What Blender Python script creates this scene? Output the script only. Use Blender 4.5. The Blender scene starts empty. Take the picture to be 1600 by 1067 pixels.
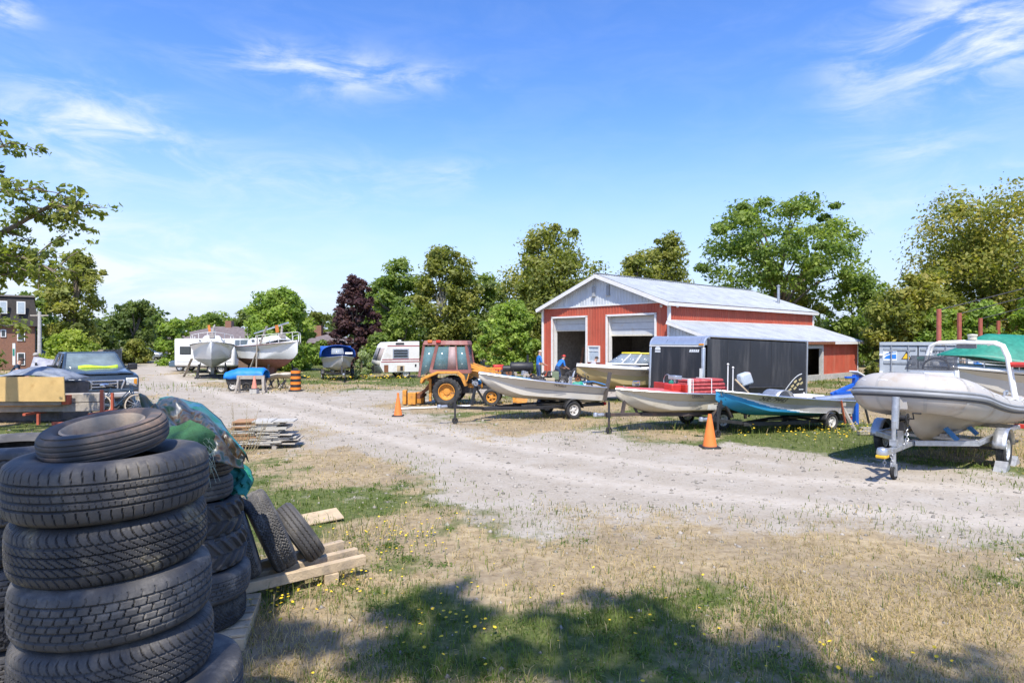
import bpy, math, random
import numpy as np
from mathutils import Matrix, Vector, Euler, noise as mnoise

random.seed(7)
S = bpy.context.scene
COL = S.collection
R = math.radians

# ------------------------------------------------------------------ camera
FPX, EYE = 960.0, 2.25            # focal length in photo pixels, eye height in metres
cd = bpy.data.cameras.new('camera'); cam = bpy.data.objects.new('camera', cd); COL.objects.link(cam)
cam.location = (0, 0, EYE); cam.rotation_euler = (R(90), 0, 0)
cd.sensor_width = 36; cd.lens = 36 * FPX / 1600; cd.clip_start = 0.05; cd.clip_end = 3000
S.camera = cam

# ------------------------------------------------------------------ sky
SUN_EL, SUN_AZ = 57.0, 180.0      # sun stands behind the camera
w = bpy.data.worlds.new('World'); S.world = w; w.use_nodes = True
nt = w.node_tree; N = nt.nodes; L = nt.links; N.clear()
def wn(t, **k):
    n = N.new(t)
    for a, v in k.items(): setattr(n, a, v)
    return n
def wmath(op, a, b=None, clamp=False):
    n = wn('ShaderNodeMath', operation=op, use_clamp=clamp)
    for i, v in enumerate((a, b)):
        if v is None: continue
        if isinstance(v, (int, float)): n.inputs[i].default_value = v
        else: L.new(v, n.inputs[i])
    return n.outputs[0]
sky = wn('ShaderNodeTexSky', sky_type='NISHITA')
sky.sun_disc = False; sky.sun_elevation = R(SUN_EL); sky.sun_rotation = R(SUN_AZ)
sky.altitude = 100; sky.air_density = 1.0; sky.dust_density = 0.4; sky.ozone_density = 1.6
tc = wn('ShaderNodeTexCoord'); sep = wn('ShaderNodeSeparateXYZ'); L.new(tc.outputs['Generated'], sep.inputs[0])
az = wmath('ARCTAN2', sep.outputs[0], sep.outputs[1]); el = wmath('ARCSINE', sep.outputs[2])
uv = wn('ShaderNodeCombineXYZ'); L.new(wmath('MULTIPLY', az, 7.0), uv.inputs[0]); L.new(wmath('MULTIPLY', el, 22.0), uv.inputs[1])
nz = wn('ShaderNodeTexNoise'); nz.inputs['Scale'].default_value = 1.0; nz.inputs['Detail'].default_value = 9; nz.inputs['Roughness'].default_value = .62
nz.inputs['Distortion'].default_value = .5; L.new(uv.outputs[0], nz.inputs['Vector'])
mr = wn('ShaderNodeMapRange', interpolation_type='SMOOTHSTEP'); mr.inputs['From Min'].default_value = .36; mr.inputs['From Max'].default_value = .72
L.new(nz.outputs['Fac'], mr.inputs['Value'])
# cirrus banks: (photo x, photo y, half width, half height, density)
banks = [(140, 205, 140, 60, 1.4), (500, 110, 150, 30, 1.0), (1540, 50, 170, 75, 1.7), (1340, 130, 60, 70, .4), (480, 285, 200, 40, .45),
         (720, 272, 60, 18, .5), (1430, 235, 90, 22, .45), (10, 15, 40, 20, 1.3), (200, 430, 330, 75, 1.5), (1480, 330, 200, 60, .5), (640, 120, 90, 16, .5), (1570, 265, 70, 12, .4)]
tot = None
for (px, py, sx, sy, den) in banks:
    x, z = (px - 800) / FPX, (533.5 - py) / FPX
    a0 = math.atan2(x, 1); e0 = math.asin(z / math.sqrt(1 + x * x + z * z))
    da = wmath('DIVIDE', wmath('SUBTRACT', az, a0), sx / FPX / (1 + x * x)); de = wmath('DIVIDE', wmath('SUBTRACT', el, e0), sy / FPX / math.sqrt(1 + x * x))
    q = wmath('ADD', wmath('MULTIPLY', da, da), wmath('MULTIPLY', de, de))
    g = wmath('MULTIPLY', wmath('EXPONENT', wmath('MULTIPLY', q, -1.0)), den)
    tot = g if tot is None else wmath('ADD', tot, g)
mask = wmath('MULTIPLY', wmath('ADD', tot, .06), mr.outputs[0], True)
hz = wn('ShaderNodeMapRange', interpolation_type='SMOOTHSTEP'); L.new(el, hz.inputs['Value'])
hz.inputs['From Min'].default_value = -.02; hz.inputs['From Max'].default_value = .36; hz.inputs['To Min'].default_value = .92; hz.inputs['To Max'].default_value = 0
mask2 = hz.outputs[0]
hs = wn('ShaderNodeHueSaturation'); hs.inputs['Saturation'].default_value = 1.3; hs.inputs['Value'].default_value = 1.25; hs.inputs['Hue'].default_value = .514; L.new(sky.outputs[0], hs.inputs['Color'])
mx = wn('ShaderNodeMix', data_type='RGBA'); L.new(mask2, mx.inputs[0]); L.new(hs.outputs[0], mx.inputs[6]); mx.inputs[7].default_value = (2.6, 3.1, 4.6, 1)
mc = wn('ShaderNodeMix', data_type='RGBA'); L.new(wmath('MULTIPLY', mask, .8), mc.inputs[0]); L.new(mx.outputs[2], mc.inputs[6]); mc.inputs[7].default_value = (4.3, 4.6, 5.0, 1)
bg = wn('ShaderNodeBackground'); bg.inputs['Strength'].default_value = .15; L.new(mc.outputs[2], bg.inputs[0])
out = wn('ShaderNodeOutputWorld'); L.new(bg.outputs[0], out.inputs[0])

# ------------------------------------------------------------------ sun, exposure
sl = bpy.data.lights.new('sun', 'SUN'); sl.energy = 4.2; sl.angle = R(.53); sl.color = (1, .945, .85)
sun = bpy.data.objects.new('sun', sl); COL.objects.link(sun); sun.location = (0, -30, 40)
sun.rotation_euler = Vector((0.02, math.cos(R(SUN_EL)), -math.sin(R(SUN_EL)))).to_track_quat('-Z', 'Y').to_euler()
vs = S.view_settings; vs.view_transform = 'Standard'; vs.look = 'None'; vs.exposure = 0.62; vs.gamma = 1; vs.use_curve_mapping = False
S.cycles.max_bounces = 5; S.cycles.diffuse_bounces = 4; S.cycles.glossy_bounces = 2; S.cycles.transparent_max_bounces = 8

# ------------------------------------------------------------------ helpers
def P(px, py, Y): return Vector(((px - 800) / FPX * Y, Y, EYE - (py - 533.5) / FPX * Y))
def G(px, py):
    Y = FPX * EYE / (py - 533.5); return Vector(((px - 800) / FPX * Y, Y, 0))

MATS = {}
def M(name, col, rough=.6, metal=0, var=.18, scale=6, bump=0, bscale=60, dirt=None, dirtamt=.5, dscale=3, spec=.5, alpha=1, trans=0, attr=None, coat=0, streak=False):
    """mottled principled material; dirt = a second colour that lies on it in irregular patches"""
    if name in MATS: return MATS[name]
    m = bpy.data.materials.new(name); m.use_nodes = True; t = m.node_tree; n = t.nodes; l = t.links
    b = n['Principled BSDF']; b.inputs['Roughness'].default_value = rough; b.inputs['Metallic'].default_value = metal
    b.inputs['Specular IOR Level'].default_value = spec
    if coat: b.inputs['Coat Weight'].default_value = coat
    co = n.new('ShaderNodeTexCoord')
    src = co.outputs['Object']
    nz = n.new('ShaderNodeTexNoise'); nz.inputs['Scale'].default_value = scale; nz.inputs['Detail'].default_value = 6; nz.inputs['Roughness'].default_value = .6
    l.new(src, nz.inputs['Vector'])
    mp = n.new('ShaderNodeMapRange'); mp.inputs['To Min'].default_value = 1 - var; mp.inputs['To Max'].default_value = 1 + var
    mp.inputs['From Min'].default_value = .3; mp.inputs['From Max'].default_value = .7; l.new(nz.outputs['Fac'], mp.inputs['Value'])
    mul = n.new('ShaderNodeMix'); mul.data_type = 'RGBA'; mul.blend_type = 'MULTIPLY'; mul.inputs[0].default_value = 1
    if attr:
        at = n.new('ShaderNodeAttribute'); at.attribute_name = attr; l.new(at.outputs['Color'], mul.inputs[6])
    else: mul.inputs[6].default_value = (*col, 1)
    l.new(mp.outputs[0], mul.inputs[7]); c = mul.outputs[2]
    if dirt:
        n2 = n.new('ShaderNodeTexNoise'); n2.inputs['Scale'].default_value = dscale; n2.inputs['Detail'].default_value = 8; n2.inputs['Roughness'].default_value = .68
        if streak:
            mpg = n.new('ShaderNodeMapping'); mpg.inputs['Scale'].default_value = (1, 1, .12); l.new(src, mpg.inputs[0]); l.new(mpg.outputs[0], n2.inputs['Vector'])
        else: l.new(src, n2.inputs['Vector'])
        r2 = n.new('ShaderNodeMapRange'); r2.interpolation_type = 'SMOOTHSTEP'; r2.inputs['From Min'].default_value = .62 - .3 * dirtamt; r2.inputs['From Max'].default_value = .82 - .22 * dirtamt
        r2.inputs['To Max'].default_value = .85; l.new(n2.outputs['Fac'], r2.inputs['Value'])
        m2 = n.new('ShaderNodeMix'); m2.data_type = 'RGBA'; l.new(r2.outputs[0], m2.inputs[0]); l.new(c, m2.inputs[6]); m2.inputs[7].default_value = (*dirt, 1); c = m2.outputs[2]
    l.new(c, b.inputs['Base Color'])
    rr = n.new('ShaderNodeMapRange'); rr.inputs['To Min'].default_value = max(.02, rough - .1); rr.inputs['To Max'].default_value = min(1, rough + .12); l.new(nz.outputs['Fac'], rr.inputs['Value']); l.new(rr.outputs[0], b.inputs['Roughness'])
    if bump:
        n3 = n.new('ShaderNodeTexNoise'); n3.inputs['Scale'].default_value = bscale; n3.inputs['Detail'].default_value = 5; l.new(src, n3.inputs['Vector'])
        bp = n.new('ShaderNodeBump'); bp.inputs['Strength'].default_value = bump; bp.inputs['Distance'].default_value = .02; l.new(n3.outputs['Fac'], bp.inputs['Height']); l.new(bp.outputs[0], b.inputs['Normal'])
    if trans: b.inputs['Transmission Weight'].default_value = trans
    if alpha < 1: b.inputs['Alpha'].default_value = alpha
    MATS[name] = m
    return m

class B:
    """collects geometry for one mesh object"""
    def __init__(s): s.v = []; s.f = []; s.mi = []; s.m = 0
    def add(s, vs, fs):
        o = len(s.v); s.v += [tuple(x) for x in vs]; s.f += [tuple(i + o for i in f) for f in fs]; s.mi += [s.m] * len(fs); return s
    def box(s, c, d, rot=None, taper=1, tz=None):
        """centre, size; taper scales the top face"""
        x, y, z = d[0] / 2, d[1] / 2, d[2] / 2
        tx, ty = (taper, taper) if not isinstance(taper, tuple) else taper
        vs = [Vector(q) for q in ((-x, -y, -z), (x, -y, -z), (x, y, -z), (-x, y, -z), (-x * tx, -y * ty, z), (x * tx, -y * ty, z), (x * tx, y * ty, z), (-x * tx, y * ty, z))]
        if rot is not None:
            m = Euler(rot).to_matrix(); vs = [m @ q for q in vs]
        c = Vector(c)
        return s.add([q + c for q in vs], [(0, 3, 2, 1), (4, 5, 6, 7), (0, 1, 5, 4), (1, 2, 6, 5), (2, 3, 7, 6), (3, 0, 4, 7)])
    def beam(s, p0, p1, w, h=None, up=(0, 0, 1)):
        """box bar between two points"""
        p0, p1 = Vector(p0), Vector(p1); h = h or w; d = (p1 - p0).normalized(); up = Vector(up)
        if abs(d.dot(up)) > .99: up = Vector((0, 1, 0))
        a = d.cross(up).normalized() * w / 2; b = a.cross(d).normalized() * h / 2
        vs = [p + i * a + j * b for p in (p0, p1) for i, j in ((-1, -1), (1, -1), (1, 1), (-1, 1))]
        return s.add(vs, [(3, 2, 1, 0), (4, 5, 6, 7), (0, 1, 5, 4), (1, 2, 6, 5), (2, 3, 7, 6), (3, 0, 4, 7)])
    def tube(s, pts, r, n=8, caps=True):
        pts = [Vector(p) for p in pts]; rs = r if isinstance(r, (list, tuple)) else [r] * len(pts); vs = []; fs = []
        ref = None
        for i, p in enumerate(pts):
            d = (pts[min(i + 1, len(pts) - 1)] - pts[max(i - 1, 0)]).normalized()
            if ref is None: ref = Vector((0, 0, 1)) if abs(d.z) < .9 else Vector((1, 0, 0))
            a = d.cross(ref).normalized(); ref = a.cross(d).normalized()
            for k in range(n):
                t = 2 * math.pi * k / n; vs.append(p + rs[i] * (math.cos(t) * a + math.sin(t) * ref))
        for i in range(len(pts) - 1):
            for k in range(n): fs.append((i * n + k, i * n + (k + 1) % n, (i + 1) * n + (k + 1) % n, (i + 1) * n + k))
        if caps: fs.append(tuple(range(n))[::-1]); fs.append(tuple((len(pts) - 1) * n + k for k in range(n)))
        return s.add(vs, fs)
    def lathe(s, prof, n=24, c=(0, 0, 0), axis='Z', caps=False, a0=0, a1=None):
        """profile of (radius, height) turned about an axis"""
        c = Vector(c); vs = []; fs = []; full = a1 is None; m = n if full else n + 1
        for (r, h) in prof:
            for k in range(m):
                t = a0 + (2 * math.pi if full else a1 - a0) * k / n; x, y = r * math.cos(t), r * math.sin(t)
                vs.append(c + Vector((x, y, h) if axis == 'Z' else (h, x, y) if axis == 'X' else (y, h, x)))
        for i in range(len(prof) - 1):
            for k in range(n): fs.append((i * m + k, i * m + (k + 1) % m, (i + 1) * m + (k + 1) % m, (i + 1) * m + k))
        if caps: fs.append(tuple(range(m))[::-1]); fs.append(tuple((len(prof) - 1) * m + k for k in range(m)))
        return s.add(vs, fs)
    def prism(s, poly, d0, d1, axis='Y'):
        """2d outline extruded; axis Y: outline is (x, z); X: (y, z); Z: (x, y)"""
        f = {'Y': lambda a, b, d: (a, d, b), 'X': lambda a, b, d: (d, a, b), 'Z': lambda a, b, d: (a, b, d)}[axis]
        n = len(poly); vs = [f(a, b, d0) for a, b in poly] + [f(a, b, d1) for a, b in poly]
        return s.add(vs, [tuple(range(n))[::-1], tuple(range(n, 2 * n))] + [(i, (i + 1) % n, n + (i + 1) % n, n + i) for i in range(n)])
    def grid(s, fn, nu, nv, cu=False):
        vs = [fn(i / (nu if cu else nu - 1), j / (nv - 1)) for i in range(nu) for j in range(nv)]; fs = []
        for i in range(nu if cu else nu - 1):
            for j in range(nv - 1): fs.append((i * nv + j, ((i + 1) % nu) * nv + j, ((i + 1) % nu) * nv + j + 1, i * nv + j + 1))
        return s.add(vs, fs)
    def quad(s, a, b, c, d): return s.add([a, b, c, d], [(0, 1, 2, 3)])
    def obj(s, name, mat, parent=None, loc=(0, 0, 0), rot=(0, 0, 0), smooth=True, bevel=0, solid=0, recalc=True):
        me = bpy.data.meshes.new(name); me.from_pydata(s.v, [], s.f)
        for m in (mat if isinstance(mat, (list, tuple)) else [mat]): me.materials.append(m)
        if any(s.mi): me.polygons.foreach_set('material_index', s.mi)
        if recalc:
            import bmesh
            bm = bmesh.new(); bm.from_mesh(me); bmesh.ops.recalc_face_normals(bm, faces=bm.faces); bm.to_mesh(me); bm.free()
        if smooth: me.shade_smooth(); me.set_sharp_from_angle(angle=R(38))
        me.update()
        o = bpy.data.objects.new(name, me); COL.objects.link(o); o.location = loc; o.rotation_euler = rot; o.parent = parent
        if solid:
            q = o.modifiers.new('thickness', 'SOLIDIFY'); q.thickness = solid; q.offset = 0
        if bevel:
            q = o.modifiers.new('bevel', 'BEVEL'); q.width = bevel; q.segments = 2; q.limit_method = 'ANGLE'
        return o

def tag(o, label, cat, group=None):
    o['label'] = label; o['category'] = cat
    if group: o['group'] = group
    return o
def thing(name, label, cat, loc=(0, 0, 0), rz=0, group=None, rot=None):
    o = bpy.data.objects.new(name, None); COL.objects.link(o); o.location = loc; o.rotation_euler = rot or (0, 0, rz); o.empty_display_size = .2
    return tag(o, label, cat, group)
def struct(o, kind='structure'): o['kind'] = kind; return o
def text(body, size, mat, parent, loc, rot, name='lettering', shear=0, extrude=.002):
    c = bpy.data.curves.new(name, 'FONT'); c.body = body; c.size = size; c.extrude = extrude; c.align_x = 'CENTER'; c.align_y = 'CENTER'; c.shear = shear
    t = bpy.data.objects.new(name, c); COL.objects.link(t)
    me = bpy.data.meshes.new_from_object(t.evaluated_get(bpy.context.evaluated_depsgraph_get())); bpy.data.objects.remove(t); bpy.data.curves.remove(c)
    me.materials.clear(); me.materials.append(mat)
    o = bpy.data.objects.new(name, me); COL.objects.link(o); o.parent = parent; o.location = loc; o.rotation_euler = rot
    return o
def npmesh(name, V, F, mat, col=None, parent=None):
    """fast mesh from numpy arrays; F is (n,3) or (n,4); col is one colour for each face"""
    me = bpy.data.meshes.new(name); k = F.shape[1]
    me.vertices.add(len(V)); me.vertices.foreach_set('co', V.astype(np.float32).ravel())
    me.loops.add(F.size); me.loops.foreach_set('vertex_index', F.astype(np.int32).ravel())
    me.polygons.add(len(F)); me.polygons.foreach_set('loop_start', np.arange(0, F.size, k, dtype=np.int32))
    me.materials.append(mat)
    if col is not None:
        a = me.attributes.new('tint', 'FLOAT_COLOR', 'FACE'); c4 = np.ones((len(F), 4), np.float32); c4[:, :3] = col; a.data.foreach_set('color', c4.ravel())
    me.update(calc_edges=True)
    o = bpy.data.objects.new(name, me); COL.objects.link(o); o.parent = parent
    return o
def copy_tree(o, parent=None):
    c = o.copy(); COL.objects.link(c); c.parent = parent
    for ch in list(o.children): copy_tree(ch, c)
    return c

# shared materials
m_white = M('white_paint', (.78, .77, .73), .45, var=.06, dirt=(.45, .42, .36), dirtamt=.15)
m_trim = M('trim_white', (.74, .72, .68), .55, var=.08, dirt=(.5, .45, .38), dirtamt=.25)
m_black = M('black_plastic', (.02, .02, .022), .5, var=.3)
m_rubber = M('rubber', (.035, .034, .034), .8, var=.3, scale=9, dirt=(.13, .12, .1), dirtamt=.3, dscale=5, bump=.15, bscale=90)
m_dkmetal = M('dark_metal', (.05, .05, .052), .55, metal=.4, var=.3, dirt=(.14, .09, .06), dirtamt=.3)
m_galv = M('galvanised', (.48, .49, .5), .45, metal=.75, var=.18, scale=14)
m_chrome = M('chrome', (.75, .75, .76), .18, metal=1, var=.05)
m_alu = M('aluminium', (.62, .63, .64), .38, metal=.85, var=.1)
m_rim = M('rim_white', (.62, .6, .56), .5, var=.15, dirt=(.3, .2, .13), dirtamt=.35)
m_glass = M('glass', (.05, .06, .065), .06, var=.05, spec=.8)
m_clear = M('clear_plastic', (.55, .6, .62), .08, var=.04, alpha=.38, spec=.6)
m_wood = M('raw_wood', (.5, .38, .23), .75, var=.22, scale=5, bump=.2, dirt=(.33, .28, .21), dirtamt=.4)
m_greywood = M('weathered_wood', (.36, .32, .27), .85, var=.25, bump=.3, dirt=(.2, .17, .13), dirtamt=.35)
m_rust = M('rust', (.2, .08, .035), .85, var=.35, bump=.2)
m_orange = M('cone_orange', (.8, .2, .035), .6, var=.1, dirt=(.5, .2, .09), dirtamt=.35)
m_red = M('red_paint', (.5, .035, .025), .45, var=.15)
def leafmat(name, rough=.55):
    if name in MATS: return MATS[name]
    m = bpy.data.materials.new(name); m.use_nodes = True; t = m.node_tree; n = t.nodes; l = t.links; b = n['Principled BSDF']; o = n['Material Output']
    at = n.new('ShaderNodeAttribute'); at.attribute_name = 'tint'; b.inputs['Roughness'].default_value = rough; b.inputs['Specular IOR Level'].default_value = .35; l.new(at.outputs['Color'], b.inputs['Base Color'])
    tr = n.new('ShaderNodeBsdfTranslucent'); g = n.new('ShaderNodeMix'); g.data_type = 'RGBA'; g.blend_type = 'MULTIPLY'; g.inputs[0].default_value = 1; l.new(at.outputs['Color'], g.inputs[6]); g.inputs[7].default_value = (1.6, 1.7, .7, 1); l.new(g.outputs[2], tr.inputs[0])
    ms = n.new('ShaderNodeMixShader'); ms.inputs[0].default_value = .46; l.new(b.outputs[0], ms.inputs[1]); l.new(tr.outputs[0], ms.inputs[2]); l.new(ms.outputs[0], o.inputs[0])
    MATS[name] = m; return m
# ------------------------------------------------------------------ ground: one sheet, gravel drive and dry grass
def poly_sd(px, py, poly):
    """signed distance to a polygon (positive inside), vectorised"""
    d = np.full(px.shape, 1e9); ins = np.zeros(px.shape, bool); n = len(poly)
    for i in range(n):
        (x0, y0), (x1, y1) = poly[i], poly[(i + 1) % n]
        ex, ey = x1 - x0, y1 - y0; t = np.clip(((px - x0) * ex + (py - y0) * ey) / (ex * ex + ey * ey + 1e-9), 0, 1)
        d = np.minimum(d, np.hypot(px - x0 - t * ex, py - y0 - t * ey))
        c = ((y0 > py) != (y1 > py)) & (px < (x1 - x0) * (py - y0) / (y1 - y0 + 1e-12) + x0); ins ^= c
    return np.where(ins, d, -d)
# outline of the gravel drive on the ground (metres)
DRIVE = [tuple(G(a, b)[:2]) for a, b in [(222, 556), (252, 557), (285, 582), (330, 603), (470, 613), (640, 612), (652, 620), (610, 652), (680, 662), (760, 670), (930, 678), (960, 694), (1110, 708), (1360, 742), (1420, 757),
         (1640, 780), (1640, 815), (1350, 808), (1150, 818), (980, 832), (880, 822), (770, 780), (660, 735), (580, 710), (480, 697), (400, 676), (240, 650), (214, 610), (200, 578)]]
APRON = [(-2.5, 27), (1.0, 24.5), (6.5, 24.5), (8.5, 30), (6.5, 33), (1.5, 37), (-4, 36)]   # bare earth before the barn doors
def vnoise(x, y, s, seed=0):
    """cheap smooth value noise, vectorised"""
    x = x / s + seed * 17.3; y = y / s + seed * 5.1; xi = np.floor(x).astype(int); yi = np.floor(y).astype(int); fx = x - xi; fy = y - yi
    fx = fx * fx * (3 - 2 * fx); fy = fy * fy * (3 - 2 * fy)
    def h(a, b):
        q = np.sin(a * 127.1 + b * 311.7 + seed) * 43758.5453; return q - np.floor(q)
    return (h(xi, yi) * (1 - fx) + h(xi + 1, yi) * fx) * (1 - fy) + (h(xi, yi + 1) * (1 - fx) + h(xi + 1, yi + 1) * fx) * fy
def fbm(x, y, s, seed=0): return .5 * vnoise(x, y, s, seed) + .3 * vnoise(x, y, s / 2.3, seed + 1) + .2 * vnoise(x, y, s / 5.1, seed + 2)
def masks(x, y):
    """gravel 0..1 and greenness 0..1 of the ground"""
    n = fbm(x, y, 1.6, 3) - .5; n2 = fbm(x, y, 5, 9) - .5
    soft = 1.7 + .03 * np.maximum(y, 0)
    g1 = np.clip((poly_sd(x, y, DRIVE) + n * 5.0 + n2 * 4.6 + .35) / soft * .5 + .5, 0, 1); g2 = np.clip((poly_sd(x, y, APRON) + n * 1.5) / 1.2 + .4, 0, 1)
    g = np.maximum(g1, g2)
    # greener in the shaded strip by the tyres, under the boats and along the tree line; straw in front on the right
    gr = .41 + 2.4 * n2 + 1.9 * n
    gr += .5 * np.exp(-(((x + .7) / 2.2) ** 2 + ((y - 5.1) / 1.4) ** 2)) + .2 * np.exp(-(((x + 2.0) / 1.3) ** 2 + ((y - 6.8) / 1.2) ** 2)) + .16 * np.exp(-(((x + 2.2) / 1.5) ** 2 + ((y - 8.5) / 3.5) ** 2))
    gr += .25 * np.exp(-(((x - 5.5) / 6) ** 2 + ((y - 15.6) / 2.5) ** 2)) + .2 * (y > 22) - .4 * np.exp(-(((x - 4.5) / 3.2) ** 2 + ((y - 6) / 2.2) ** 2))
    return g, np.clip(gr, 0, 1)
RUT = [tuple(G(a, b)[:2]) for a, b in [(236, 562), (300, 592), (430, 628), (600, 668), (800, 712), (1000, 742), (1250, 770), (1600, 790)]]
def rut(x, y):
    """1 in the two wheel tracks of the drive"""
    d = np.full(x.shape, 1e9)
    for (x0, y0), (x1, y1) in zip(RUT[:-1], RUT[1:]):
        ex, ey = x1 - x0, y1 - y0; t = np.clip(((x - x0) * ex + (y - y0) * ey) / (ex * ex + ey * ey), 0, 1); d = np.minimum(d, np.hypot(x - x0 - t * ex, y - y0 - t * ey))
    return np.exp(-((d - .85 - .5 * (fbm(x, y, 4, 31) - .5)) / .34) ** 2)
def hz(x, y): return .03 * (fbm(x, y, 2.5, 5) - .5) + .05 * (fbm(x, y, 9, 6) - .5)
def axis(lo, hi, step, far):
    a = list(np.arange(lo, hi + 1e-6, step)); s = step; b = hi
    while b < far: s *= 1.35; b += s; a.append(b)
    s = step; b = lo
    while b > -far: s *= 1.35; b -= s; a.insert(0, b)
    return np.array(a)
xs = axis(-26, 26, .2, 1200); ys = axis(1, 46, .2, 1200)
XX, YY = np.meshgrid(xs, ys); g, gr = masks(XX, YY)
near = (np.abs(XX) < 40) & (YY < 60) & (YY > -10)
ZZ = np.where(near, hz(XX, YY), -.03)
V = np.stack([XX, YY, ZZ], -1).reshape(-1, 3); nx = len(xs); ny = len(ys)
ii = (np.arange(ny - 1)[:, None] * nx + np.arange(nx - 1)[None]).ravel(); F = np.stack([ii, ii + 1, ii + nx + 1, ii + nx], 1)
mg = bpy.data.materials.new('ground'); mg.use_nodes = True; t = mg.node_tree; n = t.nodes; l = t.links; bs = n['Principled BSDF']; bs.inputs['Roughness'].default_value = .95; bs.inputs['Specular IOR Level'].default_value = .15
co = n.new('ShaderNodeTexCoord')
def gn(scale, detail=6, rough=.6):
    q = n.new('ShaderNodeTexNoise'); q.inputs['Scale'].default_value = scale; q.inputs['Detail'].default_value = detail; q.inputs['Roughness'].default_value = rough; l.new(co.outputs['Object'], q.inputs['Vector']); return q.outputs['Fac']
def ramp(fac, stops):
    q = n.new('ShaderNodeValToRGB'); e = q.color_ramp.elements
    while len(e) < len(stops): e.new(.5)
    for k, (p, c) in enumerate(stops): e[k].position = p; e[k].color = (*c, 1)
    l.new(fac, q.inputs[0]); return q.outputs[0]
def mixc(f, a, b, mode='MIX'):
    q = n.new('ShaderNodeMix'); q.data_type = 'RGBA'; q.blend_type = mode
    if isinstance(f, float): q.inputs[0].default_value = f
    else: l.new(f, q.inputs[0])
    for i, v in ((6, a), (7, b)):
        if isinstance(v, tuple): q.inputs[i].default_value = (*v, 1)
        else: l.new(v, q.inputs[i])
    return q.outputs[2]
def add(a, k, b, off=0.0):
    q = n.new('ShaderNodeMath'); q.operation = 'MULTIPLY_ADD'; l.new(b, q.inputs[0]); q.inputs[1].default_value = k; l.new(a, q.inputs[2])
    r = n.new('ShaderNodeMath'); r.operation = 'ADD'; r.inputs[1].default_value = off; l.new(q.outputs[0], r.inputs[0]); return r.outputs[0]
ag = n.new('ShaderNodeAttribute'); ag.attribute_name = 'cover'; sp = n.new('ShaderNodeSeparateColor'); l.new(ag.outputs['Color'], sp.inputs[0])
vo = n.new('ShaderNodeTexVoronoi'); vo.inputs['Scale'].default_value = 38; l.new(co.outputs['Object'], vo.inputs['Vector'])
vo2 = n.new('ShaderNodeTexVoronoi'); vo2.inputs['Scale'].default_value = 13; l.new(co.outputs['Object'], vo2.inputs['Vector'])
stone = mixc(.5, ramp(vo.outputs['Color'], [(0, (.23, .195, .15)), (.5, (.36, .315, .255)), (1, (.48, .435, .37))]), ramp(vo2.outputs['Color'], [(0, (.29, .245, .19)), (.6, (.36, .315, .25)), (1, (.43, .385, .32))]))
dust = ramp(gn(1.1, 8), [(.3, (.29, .235, .17)), (.5, (.385, .335, .27)), (.7, (.44, .4, .345))])
gravel0 = mixc(ramp(gn(.55, 9, .65), [(.38, (.25, .25, .25)), (.62, (.75, .75, .75))]), stone, dust)
gravel = mixc(ramp(add(sp.outputs[2], .8, gn(1.7, 7), -.42), [(.15, (0, 0, 0)), (.75, (.85, .85, .85))]), gravel0, ramp(gn(5, 6), [(.3, (.40, .345, .275)), (.7, (.5, .45, .38))]))
straw = ramp(gn(7, 8, .7), [(.25, (.17, .125, .07)), (.5, (.36, .275, .16)), (.75, (.5, .41, .26))])
straw = mixc(ramp(gn(.8, 9, .7), [(.40, (0, 0, 0)), (.62, (.75, .75, .75))]), straw, ramp(gn(11, 6), [(.3, (.16, .12, .08)), (.7, (.3, .245, .17))]))
green = ramp(gn(9, 8, .7), [(.3, (.05, .07, .02)), (.55, (.12, .14, .045)), (.75, (.25, .22, .1))])
gm = ramp(add(sp.outputs[1], .9, gn(3.2, 8, .7), -.45), [(.42, (0, 0, 0)), (.66, (1, 1, 1))])
grass = mixc(gm, straw, green)
vm = ramp(add(sp.outputs[0], 1.1, gn(2.4, 9, .72), -.55), [(.40, (0, 0, 0)), (.62, (1, 1, 1))])
l.new(mixc(vm, grass, gravel), bs.inputs['Base Color'])
bp = n.new('ShaderNodeBump'); bp.inputs['Strength'].default_value = .55; bp.inputs['Distance'].default_value = .02
hsum = n.new('ShaderNodeMath'); hsum.operation = 'ADD'; l.new(gn(45, 6, .7), hsum.inputs[0]); l.new(vo2.outputs['Distance'], hsum.inputs[1]); l.new(hsum.outputs[0], bp.inputs['Height']); l.new(bp.outputs[0], bs.inputs['Normal'])
go = npmesh('ground', V, F, mg); struct(go)
a = go.data.attributes.new('cover', 'FLOAT_COLOR', 'POINT'); c4 = np.ones((len(V), 4), np.float32); c4[:, 0] = g.ravel(); c4[:, 1] = gr.ravel(); c4[:, 2] = rut(XX, YY).ravel(); a.data.foreach_set('color', c4.ravel())
go.data.shade_smooth()

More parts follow.
